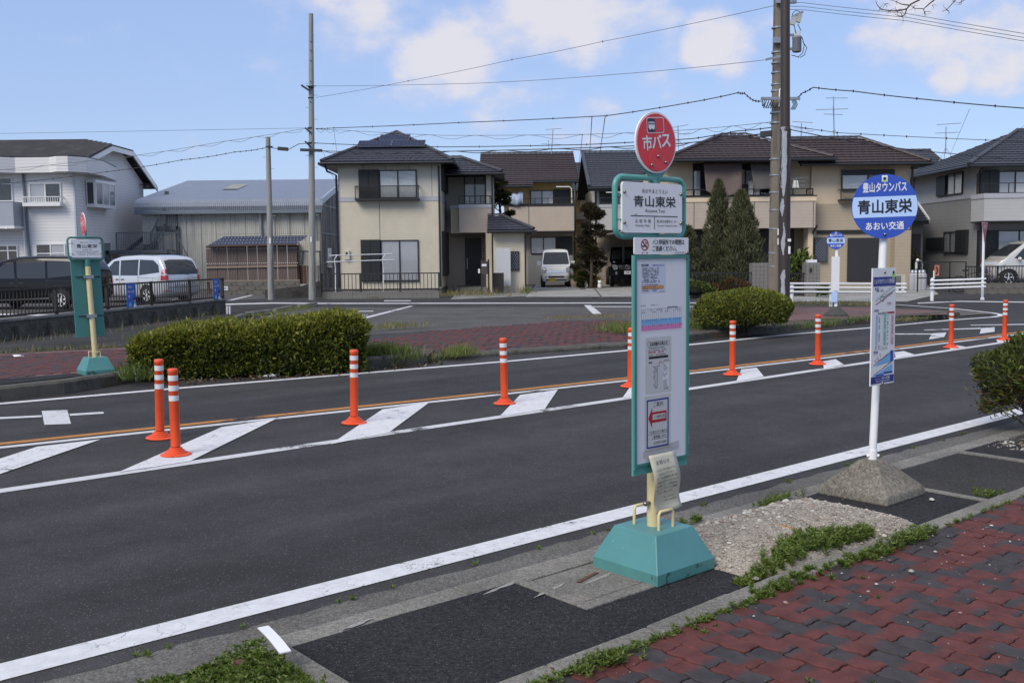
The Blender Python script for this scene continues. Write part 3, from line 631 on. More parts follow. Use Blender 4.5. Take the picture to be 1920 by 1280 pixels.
setp(orng.build('orange_stone',mat('orange_stone',(.34,.17,.055),.9,.3,40,.5,80)),'crumbly orange lump lying on top of the pale gravel','stone')
pk=MB();a,b=g(494,1201,.06),g(536,1250,.06);d=(b-a).normalized();nrm=Vector((-d.y,d.x,0));k=6;vs=[]
for i in range(k+1):
 p=a+(b-a)*i/k;z=.058+.006*math.sin(math.pi*i/k)
 for off,dz in ((-.023,0),(.023,0),(.023,.005),(-.023,.005)):vs.append(p+nrm*off+Vector((0,0,z+dz-.0)))
pk.add(vs,[(i*4+j,i*4+(j+1)%4,(i+1)*4+(j+1)%4,(i+1)*4+j)for i in range(k)for j in range(4)]+[(0,1,2,3),(k*4+3,k*4+2,k*4+1,k*4)])
setp(pk.build('white_strip',m_white_paint),'bent white plastic strip lying across the kerb beside the weeds','strip')
m_chalk=mat('chalk_scuff',(.27,.262,.24),.95,.4,40)
for i,(x0,y0,x1,y1)in enumerate(((905,1112,985,1080),(640,1178,700,1156),(1000,1120,1060,1092),(1095,1095,1150,1072))):
 a,b=g(x0,y0,.02),g(x1,y1,.02);d=(b-a).normalized();n=Vector((-d.y,d.x,0));a.z=b.z=.0212 if i>1 else .0155
 mb=MB();k=8;vv=[]
 for j in range(k+1):w_=.016*math.sin(math.pi*(j+.4)/(k+.8))*random.uniform(.5,1.1);p=a.lerp(b,j/k)+n*random.uniform(-.004,.004);vv+=[p+n*w_,p-n*w_]
 mb.add(vv,[(2*j,2*j+1,2*j+3,2*j+2)for j in range(k)]);mb.build('chalk_mark',m_chalk,near_walk,fix=False)
# ================================================================== BUS STOPS
fine=lambda :random.uniform(.55,1.0)
def print_lines(mb,fr,x0,x1,z0,n,pitch,h,d,mi=0,dens=.8):
 for i in range(n):
  z=z0-i*pitch;x=x0;e=x0+(x1-x0)*random.uniform(.6,1)
  while x<e:
   w_=random.uniform(.5,2.2)*h
   if random.random()<dens:flat(mb,fr,x,min(x+w_,e),z-h*random.uniform(.3,.5),z+h*random.uniform(.3,.5),d,mi)
   x+=w_+h*.25
def rrect(x0,x1,z0,z1,r,n=5):
 out=[]
 for cx,cz,a0 in ((x1-r,z0+r,-90),(x1-r,z1-r,0),(x0+r,z1-r,90),(x0+r,z0+r,180)):
  for i in range(n+1):a=R(a0+90*i/n);out.append((cx+r*math.cos(a),cz+r*math.sin(a)))
 return out
def rplate(mb,fr,x0,x1,z0,z1,r,d0,d1,mi=0):mb.extr([fr.p(x,z,d0)for x,z in rrect(x0,x1,z0,z1,r)],fr.n*(d1-d0),mi)
def teal_base(root,c,hb=.245,wb=.225,wt=.145):
 mb=MB();lo=.075
 def ring(w_,z):return [c+U2*a*w_+N2*b*w_+Vector((0,0,z))for a,b in ((-1,-1),(1,-1),(1,1),(-1,1))]
 r0,r1,r2=ring(wb,.016),ring(wb,lo),ring(wt,hb)
 mb.add(r0+r1,[(0,1,5,4),(1,2,6,5),(2,3,7,6),(3,0,4,7),(3,2,1,0)],1);mb.add(r1+r2,[(0,1,5,4),(1,2,6,5),(2,3,7,6),(3,0,4,7),(4,5,6,7)],0)
 return mb.build('base',[m_teal,m_tealdark],root,bevel=.004)
def tube_loop(mb,fr,x0,x1,z0,z1,r,rad,d,n=8,mi=0):mb.tube([fr.p(x,z,d)for x,z in rrect(x0,x1,z0,z1,rad,6)],r,10,mi,closed=True)
NAME4='青山東栄'
def name_plate(root,fr,x0,x1,z0,z1,d,arrow_left=True):
 w_,h=x1-x0,z1-z0
 pl=MB();rplate(pl,fr,x0,x1,z0,z1,.018,d,d+.012);pl=pl.build('name_plate',m_plate,root)
 t=MB();D=d+.0135;X=lambda a:x0+a*w_;Zz=lambda b:z1-b*h
 put_text(t,fr,'あおやまとうえい',X(.53),Zz(.165),w_*.43,h*.085,D,0,.004)
 put_text(t,fr,NAME4,X(.53),Zz(.37),w_*.70,h*.215,D,0,.014)
 put_text(t,fr,'Aoyama Toei',X(.53),Zz(.565),w_*.33,h*.085,D,0,.006)
 xs_=(X(.13),X(.92));flat(t,fr,xs_[0],xs_[1],Zz(.672),Zz(.655),D)
 if arrow_left:t.poly([fr.p(X(.13),Zz(.672),D),fr.p(X(.23),Zz(.622),D),fr.p(X(.235),Zz(.632),D),fr.p(X(.17),Zz(.655),D)])
 else :t.poly([fr.p(X(.92),Zz(.672),D),fr.p(X(.82),Zz(.622),D),fr.p(X(.815),Zz(.632),D),fr.p(X(.88),Zz(.655),D)])
 flat(t,fr,X(.52),X(.528),Zz(.93),Zz(.672),D)
 put_text(t,fr,'北 部 市 場',X(.33),Zz(.765),w_*.26,h*.075,D,0,.006);put_text(t,fr,'Hokubu Shijo',X(.33),Zz(.86),w_*.24,h*.06,D)
 put_text(t,fr,'豊山町社会教育センター',X(.74),Zz(.765),w_*.36,h*.065,D,0,.006);put_text(t,fr,'Toyoyamacho Shakaikyoiku Center',X(.74),Zz(.855),w_*.35,h*.05,D)
 t.build('lettering',m_black,pl,fix=False)
 for bx in (x0+.03*w_,x1-.03*w_):
  for bz in (z0+.2*h,z1-.2*h):MB().ball(fr.p(bx,bz,d+.014),.009,8,5).build('bolt',m_bolt,pl)
def red_disc(root,fr,x,z,r,d,both=False):
 ds=MB();ds.disc(fr.p(x,z,d),r,fr.n,th=.010,mi=0,n=48);ds=ds.build('disc',m_plate,root)
 f=MB();f.disc(fr.p(x,z,d+.010),r*.935,fr.n,th=.003,mi=0,n=48);f.build('disc_face',m_red,ds)
 t=MB();D=d+.0145;rot=.0
 put_text(t,fr,'市',x-r*.47,z+r*.0,r*.44,r*.46,D,0,.03);put_text(t,fr,'バ',x-r*.0,z+r*.03,r*.44,r*.42,D,0,.03);put_text(t,fr,'ス',x+r*.46,z+r*.05,r*.42,r*.40,D,0,.03)
 for ins,mi,dd in ((0,0,D-.0008),(.022,1,D-.0004)):
  t.poly([fr.p(x-r*.02+(a),z+r*.56+b,dd)for a,b in rrect(-r*.42+ins*r,r*.42-ins*r,-r*.255+ins*r,r*.255-ins*r,r*.07)],mi)
 t.poly([fr.p(x-r*.02+a,z+r*.56+b,D)for a,b in rrect(-r*.385,-r*.02,-r*.22,r*.22,r*.04)],2)
 t.poly([fr.p(x-r*.22+a,z+r*.55+b,D+.0006)for a,b in rrect(-r*.15,r*.15,-r*.10,r*.12,r*.03)],0)
 for i in range(4):flat(t,fr,x-r*.355+i*r*.07,x-r*.305+i*r*.07,z+r*.58,z+r*.64,D+.0010,2)
 for a in (-.29,-.13):t.disc(fr.p(x+r*a,z+r*.45,D+.0002),r*.035,fr.n,th=.0008,n=10,mi=0)
 t.build('lettering',[m_white,m_red,m_navy],ds,fix=False)
 c=MB();pts=[]
 for i in range(40):
  a=2*math.pi*i/40;u,v=.02+.46*math.cos(a),-.62+.46*math.sin(a);k=math.hypot(u,v)
  if k>.93:u,v=u*.93/k,v*.93/k
  pts.append(fr.p(x+r*u,z+r*v,d+.013))
 c.extr(pts,fr.n*.004);c.build('cover_plate',m_red,ds)
 for a,bb in ((0,-.45),(-.33,-.72),(.36,-.66)):MB().ball(fr.p(x+r*a,z+r*bb,d+.018),.009,8,5).build('bolt',m_bolt,ds)
 ear=MB();ear.extr([fr.p(x-r*.82,z-r*.60,d-.002),fr.p(x+r*.82,z-r*.60,d-.002),fr.p(x+r*.1,z-r*1.32,d-.002),fr.p(x-r*.1,z-r*1.32,d-.002)],fr.n*-.008)
 ear.build('bracket',m_tealtube,root)
c0=rd(3.89,3.425)
bs=thing('bus_stop_sign','tall teal city bus stop with round red disc and long notice board','bus stop sign',c0)
teal_base(bs,c0)
SF=Fr(c0,U2)
pl=MB();pl.cyl(c0+Vector((0,0,.24)),c0+Vector((0,0,1.60)),.034,n=20);pl.build('pole',m_cream,bs);MB().cyl(c0+Vector((0,0,1.60)),c0+Vector((0,0,2.05)),.03,n=16).build('upper_pole',m_tealboard,bs)
hd=MB()
for a,b in ((-.085,1),(.085,-1)):
 q=[(-.055,.24),(-.055,.325),(-.045,.34),(.045,.34),(.055,.325),(.055,.24)]
 mb=MB();mb.tube([c0+U2*x+N2*(b*.085)+Vector((0,0,z))for x,z in q],.0085,8);mb.build('handle',m_cream,bs)
MB().cyl(c0+U2*-.06+N2*.0+Vector((0,0,.37)),c0+U2*-.03+Vector((0,0,.37)),.012).ball(c0+U2*-.062+Vector((0,0,.37)),.014,8,5).build('bolt',m_bolt,bs)
fx0,fx1,fz0,fz1=-.305,.212,1.752,2.045
fm=MB();tube_loop(fm,SF,fx0,fx1,fz0,fz1,.0145,.05,.015)
for z in (1.835,1.955):fm.bar(SF.p(fx0+.01,z,.02),SF.p(fx0+.075,z,.02),.035,.006);fm.bar(SF.p(fx1-.075,z,.02),SF.p(fx1-.01,z,.02),.035,.006)
fm.build('frame',m_tealtube,bs)
name_plate(bs,SF,fx0+.022,fx1-.044,fz0+.018,fz1-.026,.032)
_c,_s=math.cos(R(5)),math.sin(R(5));red_disc(bs,Fr(SF.p(-.03,2.222,0),SF.r*_c+SF.u*_s,SF.u*_c-SF.r*_s),0,0,.153,.03)
BOARD_F=SF;SF=SF.sh(-.055)
bx0,bx1,bz0,bz1,bd=-.145,.255,.545,1.655,.05
bb=MB(SF.M);bb.fb(bx0-.008,bx1+.008,bz0-.0,bz1+.004,.036,.05);bb.build('notice_board',m_tealtube,bs)
nbp=bpy.data.objects['notice_board']
wp=MB();flat(wp,SF,bx0+.006,bx1-.006,bz0+.058,bz1-.014,.0515);wp.build('panel',m_board,nbp,fix=False)
rim=MB(SF.M)
for a in ((bx0-.010,bx0+.006,bz0+.03,bz1+.004),(bx1-.006,bx1+.010,bz0+.05,bz1+.004),(bx0+.0062,bx1-.0062,bz1-.014,bz1+.0035),(bx0+.0062,bx1-.0062,bz0+.045,bz0+.058)):rim.fb(*a,.0505,.060)
rim.build('rim',m_tealboard,nbp)
for z in (1.45,1.05,.75):hc=MB();hc.tube([SF.p(bx1+.012,z,.05),SF.p(bx1+.022,z-.01,.05),SF.p(bx1+.022,z-.09,.05),SF.p(bx1+.012,z-.1,.05)],.004,6);hc.build('hinge',m_steel,nbp)
ns_=MB();rplate(ns_,SF,bx0-.012,bx1+.004,1.662,1.747,.008,.052,.058);ns_=ns_.build('no_smoking_plate',m_plate,bs)
t=MB();D=.0592
put_text(t,SF,'バス停留所での喫煙は',.100,1.724,.245,.027,D,0,.012);put_text(t,SF,'ご遠慮ください。',.070,1.692,.185,.027,D,0,.012);put_text(t,SF,'名古屋市交通局',.185,1.670,.075,.008,D);put_text(t,SF,'禁　煙',-.080,1.670,.045,.009,D)
cx,cz,rr=-.080,1.710,.029
for i in range(28):
 a,b=2*math.pi*i/28,2*math.pi*(i+1)/28
 t.poly([SF.p(cx+rr*math.cos(a),cz+rr*math.sin(a),D),SF.p(cx+rr*math.cos(b),cz+rr*math.sin(b),D),SF.p(cx+.79*rr*math.cos(b),cz+.79*rr*math.sin(b),D),SF.p(cx+.79*rr*math.cos(a),cz+.79*rr*math.sin(a),D)],1)
q=rr*.62;t.poly([SF.p(cx-q-.004,cz+q-.002,D+.0004),SF.p(cx-q+.002,cz+q+.003,D+.0004),SF.p(cx+q+.004,cz-q+.002,D+.0004),SF.p(cx+q-.002,cz-q-.003,D+.0004)],1)
flat(t,SF,cx-.020,cx+.010,cz-.010,cz-.003,D,0);flat(t,SF,cx+.012,cx+.016,cz-.010,cz-.003,D,0)
for i in range(3):t.poly([SF.p(cx+.006+i*.006,cz+.002,D),SF.p(cx+.009+i*.006,cz+.002,D),SF.p(cx+.004+i*.006,cz+.018,D),SF.p(cx+.001+i*.006,cz+.018,D)],2)
t.build('lettering',[m_black,m_reddark,m_grey],ns_,fix=False)
MB().ball(SF.p(bx1-.012,1.668,.06),.009,8,5).build('bolt',m_bolt,ns_)
def paper(name,x0,x1,z0,z1,m,d=.0522):
 mb=MB();flat(mb,SF,x0,x1,z0,z1,d);return mb.build(name,m,nbp,fix=False)
def Bz(y):return 1.637-(y-482)*(1.637-.605)/(858-482)
p1=paper('notice_sheet',-.100,.085,Bz(543),Bz(490),m_paperblue)
t=MB();D=.0528
flat(t,SF,-.098,-.045,Bz(494.5),Bz(490.5),D,1);put_text(t,SF,'名古屋市営バス',-.071,Bz(492.5),.045,.007,D+.0005,3);put_text(t,SF,'運賃改定のお知らせ',.03,Bz(493),.09,.009,D,2)
print_lines(t,SF,-.092,.06,Bz(498),11,(Bz(498)-Bz(524))/10,.0052,D,0);print_lines(t,SF,-.095,.078,Bz(528.5),1,.01,.0055,D,0)
flat(t,SF,-.095,.07,Bz(537),Bz(530),D,4);print_lines(t,SF,-.09,.065,Bz(532),2,.011,.005,D+.0004,0);print_lines(t,SF,-.09,.078,Bz(539.5),1,.01,.006,D,0);put_text(t,SF,'名古屋市交通局',.055,Bz(541.7),.04,.006,D)
t.build('lettering',[m_grey,m_navy,m_blueprint,m_white,m_orangep],p1,fix=False)
p2=paper('timetable',-.105,.218,Bz(616),Bz(563),m_board)
t=MB();put_text(t,SF,'青山東栄',-.085,Bz(566.5),.035,.008,D);put_text(t,SF,'社会教育センター行',.0,Bz(566),.06,.007,D);print_lines(t,SF,.1,.21,Bz(571.5),1,.01,.007,D)
x0,x1,zt_,zb_=-.098,.21,Bz(573),Bz(613);zm1,zm2=Bz(592),Bz(603)
flat(t,SF,x0,x1,zm2,zm1,D,1);flat(t,SF,x0,x1,zb_,zm2,D,2)
for i in range(20):x=x0+(x1-x0)*i/19;flat(t,SF,x-.0006,x+.0006,zb_,zt_,D+.0004,0);[flat(t,SF,x+.003,x+.009,zz-.008,zz-.003,D+.0005,0)for zz in (zt_,zt_-.01,zm1,zm2)if random.random()<.6]
flat(t,SF,x0,x1,zt_-.001,zt_,D+.0003,0)
t.build('lettering',[m_grey,m_sky1,m_pink],p2,fix=False)
p3=paper('notice_sheet',-.066,.132,Bz(731),Bz(626),m_paper)
t=MB()
for a in ((-.050,.115,Bz(634.5),Bz(634)),(-.050,.115,Bz(642.5),Bz(642)),(-.050,-.0485,Bz(642.5),Bz(634)),(.1135,.115,Bz(642.5),Bz(634))):flat(t,SF,*a,D,0)
put_text(t,SF,'社会実験のお知らせ',.033,Bz(638.2),.135,.017,D,0,.012)
print_lines(t,SF,-.045,.11,Bz(646),2,.012,.0055,D,2);print_lines(t,SF,-.045,.11,Bz(654),1,.012,.007,D,1,.95);print_lines(t,SF,-.045,.11,Bz(659),1,.012,.0055,D,2);flat(t,SF,-.043,.107,Bz(666),Bz(661.5),D,0)
xl=.022
for a in ((xl-.001,xl+.001,Bz(721),Bz(680)),(xl,xl+.016,Bz(681),Bz(680.3)),(xl+.015,xl+.017,Bz(681),Bz(672)),(xl+.016,xl+.024,Bz(672.7),Bz(672))):flat(t,SF,*a,D,0)
t.poly([SF.p(xl+.024,Bz(672.3),D),SF.p(xl+.027,Bz(672),D),SF.p(xl+.043,Bz(677),D),SF.p(xl+.041,Bz(677.6),D)],1);t.poly([SF.p(xl+.041,Bz(677.6),D),SF.p(xl+.043,Bz(677),D),SF.p(xl+.055,Bz(671),D),SF.p(xl+.052,Bz(671),D)],0)
for i in range(10):y=681.5+i*4.3;print_lines(t,SF,-.008,xl-.003,Bz(y),1,.01,.005,D,0);flat(t,SF,xl-.003,xl+.003,Bz(y+.3),Bz(y-.3),D,0)
put_text(t,SF,'案内図',-.03,Bz(672.5),.025,.009,D,0,.01);put_text(t,SF,'豊山町社会',.098,Bz(671.5),.04,.008,D)
for z0_,z1_ in ((691,677),(706,692.5),(720,707)):flat(t,SF,.063,.112,Bz(z0_),Bz(z1_),D-.0002,3);print_lines(t,SF,.068,.108,Bz(z1_+2.5),4,.0085,.0048,D+.0003,2)
put_text(t,SF,'名古屋市交通局',.09,Bz(724),.035,.008,D)
t.build('lettering',[m_black,m_reddark,m_grey,m_board],p3,fix=False)
p4=paper('direction_notice',-.073,.128,Bz(839),Bz(735),m_paper)
t=MB()
for a in ((-.058,.112,Bz(745),Bz(742)),(-.058,.112,Bz(833.5),Bz(830.5)),(-.058,-.049,Bz(830.5),Bz(745)),(.103,.112,Bz(830.5),Bz(745))):flat(t,SF,*a,D,1)
put_text(t,SF,'ご案内',.03,Bz(752),.075,.026,D,0,.008)
t.poly([SF.p(-.046,Bz(777),D),SF.p(-.016,Bz(796),D),SF.p(-.016,Bz(786),D),SF.p(.095,Bz(786),D),SF.p(.095,Bz(766),D),SF.p(-.016,Bz(766),D),SF.p(-.016,Bz(757),D)],2)
flat(t,SF,-.013,.085,Bz(780.5),Bz(770.5),D+.0004,3);put_text(t,SF,'バス乗車位置',.036,Bz(775.5),.088,.018,D+.0008,0,.006)
put_text(t,SF,'バス停のひだり側から',.028,Bz(804),.14,.018,D,0,.004);put_text(t,SF,'ご乗車願います。',.040,Bz(813.5),.115,.018,D,0,.004);flat(t,SF,-.045,.1,Bz(808.3),Bz(807.8),D,0);flat(t,SF,-.02,.1,Bz(817.8),Bz(817.3),D,0)
put_text(t,SF,'名古屋市交通局',.045,Bz(825),.1,.014,D)
t.build('lettering',[m_black,m_blueprint,m_reddark,m_paper],p4,fix=False)
SF=BOARD_F.sh(-.045)
m_lam=mat('laminated_paper',(.56,.53,.41),.3,.08,12,.15,30,spec=.6)
ls=thing('hanging_notice','laminated notice sheet hanging crumpled from the foot of the teal bus stop board','notice',SF.p(0,.6,.07))
k,kx=18,6;vs=[]
def hang(u,v):
 x=-.070+.205*u*(1-.04*v)+.075*v**1.6;z=.640-.325*v+.02*u*v
 d=.066+.030*math.sin(v*5.2+.3)*(.3+v)+.012*math.sin(u*6+v*3)*v+.02*v
 return SF.p(x,z,d)
for i in range(k+1):
 for j in range(kx+1):vs.append(hang(j/kx,i/k))
mb=MB();mb.add(vs,[(i*(kx+1)+j,i*(kx+1)+j+1,(i+1)*(kx+1)+j+1,(i+1)*(kx+1)+j)for i in range(k)for j in range(kx)],0,True)
so_=mb.build('sheet',m_lam,ls,fix=False);sm=so_.modifiers.new('thick','SOLIDIFY');sm.thickness=.0012
def hang_text(mb,body,u,v,wu,hv,bold=0):
 V,F=text_mesh(body,bold);e=V.max(0)-V.min(0)
 def P(a,b):
  uu,vv=u+a/e[0]*wu,v-b/e[1]*hv;p=hang(uu,vv);q=(hang(uu+.02,vv)-p).cross(hang(uu,vv+.02)-p).normalized()
  return p+q*(-.002 if q.dot(SF.n)<0 else .002)
 mb.add([P(a,b)for a,b in V],F)
t=MB();hang_text(t,'お知らせ',.45,.13,.52,.075,.01)
for i,sx in enumerate(('いつも市バスをご利用いただき','ありがとうございます。','さて、社会実験期間の乗り場','変更をお知らせいたします。','お客様には、ご迷惑を','おかけしますがご理解','ご協力をお願いします。')):hang_text(t,sx,.48+.02*(i%2),.25+i*.068,.8 if i not in (1,6)else .6,.038)
for i,sx in enumerate(('ご不明な点は下記まで','名古屋市交通局')):hang_text(t,sx,.62,.76+i*.06,.5,.032)
t.build('lettering',m_grey,ls,fix=False)
tp=MB();tp.poly([SF.p(-.105,.628,.0625),SF.p(.175,.646,.0625),SF.p(.175,.690,.0625),SF.p(-.105,.666,.0625)]);tp.build('tape',glass_mat('tape',(.86,.86,.86),.10),ls,fix=False)
cw=MB()
for i in range(3):cw.tube([c0+SF.n*.04+U2*(-.03+i*.012)+Vector((0,0,.52-i*.01)),c0+SF.n*.05+U2*(-.035+i*.008)+Vector((0,0,.47-i*.02)),c0+SF.n*.042+U2*(-.02+i*.01)+Vector((0,0,.44))],.003,5)
cw.build('wire_tie',m_bolt,bs)
c1=rd(6.21,3.50)
tb=thing('bus_stop_sign','white pole town bus stop with large blue disc, standing in a concrete block','bus stop sign',c1)
m_foot=asphalt('foot_concrete',(.165,.150,.122),.42,.42,130,.30)
ft=MB();rg=lambda w_,z:[c1+U2*a*w_+N2*b*w_+Vector((0,0,z))for a,b in ((-1,-1),(1,-1),(1,1),(-1,1))]
r0,r1,r2=rg(.258,.012),rg(.250,.070),rg(.062,.255)
ft.add(r0+r1+r2,[(3,2,1,0)]+[(i+j*4,(i+1)%4+j*4,(i+1)%4+j*4+4,i+j*4+4)for i in range(4)for j in range(2)]+[(8,9,10,11)])
ft.build('base',m_foot,tb,bevel=.012)
ptop=at(1657,440,c1.y);pb=Vector((c1.x,c1.y,.23));axis=(Vector((ptop.x,c1.y,ptop.z))-pb).normalized()
MB().cyl(pb,pb+axis*1.57,.0255,n=18).build('pole',m_white_paint,tb)
sl=MB();sl.cyl(pb+axis*.0,pb+axis*.09,.031,n=18);[sl.ball(pb+axis*.05+Vector((dx,-.01,0)),.012,8,5)for dx in (-.034,.034)];sl.build('collar',m_white_paint,tb)
dc=at(1659,387,c1.y-.05)
view=(EYE-dc);view.z=0;view.normalize();va=math.atan2(view.y,view.x)+R(14);vn=Vector((math.cos(va),math.sin(va),0));rr_=Vector((-vn.y,vn.x,0));ro=R(1.3)
DF=Fr(dc,rr_*math.cos(ro)+Vector((0,0,1))*math.sin(ro),Vector((0,0,1))*math.cos(ro)-rr_*math.sin(ro))
def blue_disc(root,F,r):
 d_=MB();d_.disc(F.p(0,0,-.006),r,F.n,F.u,th=.006,n=48,mi=0)
 d_=d_.build('disc',m_blue,root)
 t=MB();band=[]
 for i in range(25):a=R(-19+38*i/24);band.append((r*.985*math.cos(a),r*.985*math.sin(a)))
 pts=band+[(-x,z)for x,z in reversed(band)]
 t.poly([F.p(x,z-.01*r,.0012)for x,z in pts],1)
 put_text(t,F,'豊山タウンバス',0,r*.60,r*1.32,r*.30,.0014,0,.022)
 put_text(t,F,NAME4,0,0,r*1.62,r*.42,.0022,2,.03)
 put_text(t,F,'あおい交通',0,-r*.60,r*1.15,r*.25,.0014,0,.022)
 flat(t,F,-r*.085,r*.085,r*.76,r*.96,.0013,0);t.disc(F.p(0,r*.86,.0016),r*.05,F.n,F.u,n=14,th=.0006,mi=2);flat(t,F,-r*.07,r*.07,r*.77,r*.82,.0018,3)
 t.build('lettering',[m_white,m_pale,m_black,m_lime],d_,fix=False)
 MB().ball(F.p(.0,-r*.87,.004),.011,8,5).build('bolt',m_bolt,d_)
blue_disc(tb,DF,.212)
TF=Fr(Vector((c1.x,c1.y,0))+(-N2)*.085+axis*0,U2)
def on_plane(px,py,F):
 d=ray(px,py);k_=(F.o-EYE).dot(F.n)/d.dot(F.n);p=EYE+d*k_-F.o;return p.dot(F.r),p.z+F.o.z
tx0,tz1=on_plane(1634.5,503,TF);tx1,_=on_plane(1678.5,502,TF);_,tz0=on_plane(1630,724,TF);bx_,_=on_plane(1630,724,TF);sk=bx_-tx0
TF=Fr(TF.p((tx0+tx1)/2,tz1-TF.o.z,0),U2,Vector((0,0,1))+U2*(-sk/(tz1-tz0)));TW,TH=tx1-tx0,tz1-tz0
tt=MB();tt.M=None;tt.extr([TF.p(-TW/2,0,0),TF.p(TW/2,0,0),TF.p(TW/2,-TH,0),TF.p(-TW/2,-TH,0)],TF.n*.008);tt=tt.build('timetable_board',m_plate,tb)
t=MB();D=.0092;V_=lambda f:-TH*f;H_=lambda f:TW*(f-.5)
flat(t,TF,H_(.03),H_(.99),V_(.155),V_(.075),D,0);put_text(t,TF,'とよやまタウンバス時刻表',H_(.5),V_(.112),TW*.86,TH*.04,D+.0006,1,.012)
flat(t,TF,H_(.82),H_(.95),V_(.088),V_(.045),D+.0003,2);t.disc(TF.p(H_(.885),V_(.04),D),TW*.04,TF.n,n=12,th=.0006,mi=3)
for z in (.175,.36):t.poly([TF.p(H_(.19)+a,V_(z)+b,D)for a,b in rrect(-TW*.085,TW*.085,-TH*.009,TH*.009,TH*.006)],0);put_text(t,TF,'路線図' if z<.3 else '時刻表',H_(.19),V_(z),TW*.12,TH*.010,D+.0006,1,.01)
flat(t,TF,H_(.17),H_(.28),V_(.2),V_(.188),D,4);print_lines(t,TF,H_(.32),H_(.5),V_(.182),2,TH*.015,TH*.007,D,3)
def seg(F,x0,z0,x1,z1,w_,mi):
 a,b=Vector((x0,z0)),Vector((x1,z1));n=(b-a).normalized();n=Vector((-n.y,n.x))*w_/2
 t.poly([F.p(*(a+n),D+.0003),F.p(*(b+n),D+.0003),F.p(*(b-n),D+.0003),F.p(*(a-n),D+.0003)],mi)
seg(TF,H_(.15),V_(.31),H_(.4),V_(.275),TW*.02,5);seg(TF,H_(.42),V_(.272),H_(.86),V_(.215),TW*.02,5);seg(TF,H_(.48),V_(.25),H_(.95),V_(.19),TW*.018,4)
for i in range(14):a=i/14*6.283;seg(TF,H_(.42)+TW*.08*math.cos(a),V_(.262)+TH*.02*math.sin(a),H_(.42)+TW*.08*math.cos(a+.45),V_(.262)+TH*.02*math.sin(a+.45),TW*.018,4)
for i in range(22):u=.15+.8*i/22;z=.30-.125*i/22;seg(TF,H_(u),V_(z-.012),H_(u),V_(z-.012-random.uniform(.015,.03)),TW*.008,6)
print_lines(t,TF,H_(.62),H_(.95),V_(.30),2,TH*.014,TH*.008,D,5)
flat(t,TF,H_(.25),H_(.60),V_(.393),V_(.377),D,4);flat(t,TF,H_(.60),H_(.95),V_(.393),V_(.377),D,5);print_lines(t,TF,H_(.28),H_(.92),V_(.385),1,1,TH*.007,D+.0006,1)
flat(t,TF,H_(.17),H_(.25),V_(.655),V_(.397),D,7);flat(t,TF,H_(.50),H_(.61),V_(.655),V_(.397),D,8);flat(t,TF,H_(.82),H_(.94),V_(.655),V_(.397),D,9)
for i in range(20):
 z=.402+i*.0133;flat(t,TF,H_(.17),H_(.95),V_(z+.0007),V_(z),D+.0002,6)
 for u in (.19,.29,.53,.65,.86):
  if random.random()<.75:flat(t,TF,H_(u),H_(u+.05),V_(z+.010),V_(z+.004),D+.0004,6 if u>.2 else 1)
print_lines(t,TF,H_(.15),H_(.7),V_(.67),4,TH*.009,TH*.005,D,6,.6)
t.poly([TF.p(H_(.19)+a,V_(.715)+b,D)for a,b in rrect(-TW*.085,TW*.085,-TH*.009,TH*.009,TH*.006)],0);put_text(t,TF,'運賃表',H_(.19),V_(.715),TW*.12,TH*.010,D+.0006,1,.01);print_lines(t,TF,H_(.14),H_(.5),V_(.735),4,TH*.018,TH*.007,D,3,.5)
t.poly([TF.p(H_(.14),V_(.835),D),TF.p(H_(.82),V_(.815),D),TF.p(H_(.82),V_(.73),D)],7);flat(t,TF,H_(.82),H_(.95),V_(.81),V_(.715),D+.0002,10)
t.poly([TF.p(H_(.1),V_(.925),D),TF.p(H_(.92),V_(.90),D),TF.p(H_(.92),V_(.83),D)],7);flat(t,TF,H_(.55),H_(.92),V_(.912),V_(.895),D+.0003,0);flat(t,TF,H_(.2),H_(.55),V_(.922),V_(.908),D+.0003,10)
for zz in (0,.09):
 for i in range(26):u=.1+.8*i/26;z=.83+zz-.105*i/26;seg(TF,H_(u),V_(z),H_(u+.03),V_(z-random.uniform(.008,.02)),TW*.010,3)
flat(t,TF,H_(.0),H_(.98),V_(.985),V_(.925),D+.0005,0);put_text(t,TF,'あおい交通',H_(.62),V_(.944),TW*.34,TH*.022,D+.001,1,.02);put_text(t,TF,'お問い合わせ',H_(.30),V_(.948),TW*.22,TH*.011,D+.001,1);put_text(t,TF,'TEL 0568(77)4047',H_(.5),V_(.970),TW*.6,TH*.014,D+.001,1,.01)
t.build('lettering',[m_blueprint,m_white,m_lime,m_black,m_green,m_reddark,m_grey,m_sky1,m_mint,m_lightpink,m_blue],tt,fix=False)
[MB().ball(TF.p(H_(.5),V_(f),.01),.010,8,5).build('bolt',m_bolt,tt)for f in (.035,.99)]
st_=MB();[st_.cyl(TF.p(0,V_(f),-.05),TF.p(0,V_(f),0),.012)for f in (.2,.8)];st_.build('bracket',m_steel,tb)
c2=g(180,700,.135);c2=Vector((c2.x,c2.y,.13))
ls2=thing('bus_stop_sign','teal city bus stop across the road beside the long hedge, seen from its back','bus stop sign',c2)
teal_base(ls2,c2+Vector((0,0,-.012)),.24,.19,.12)
BF=Fr((c2.x,c2.y,0),U2)
lean=Vector((-.030,0,1)).normalized()
MB().cyl(c2+Vector((0,0,.22)),c2+lean*1.44,.035,n=18).build('pole',m_cream,ls2)
MB().cyl(c2+lean*1.44,c2+lean*1.53,.0365,n=18).build('pole_cap',m_tealboard,ls2)
BL=Fr((c2.x,c2.y,.13),U2,lean)
hmb=MB()
for b in (-1,1):hmb=MB();hmb.tube([BL.p(x,z,b*.075)for x,z in ((-.05,.22),(-.05,.30),(.05,.30),(.05,.22))],.008,8);hmb.build('handle',m_cream,ls2)
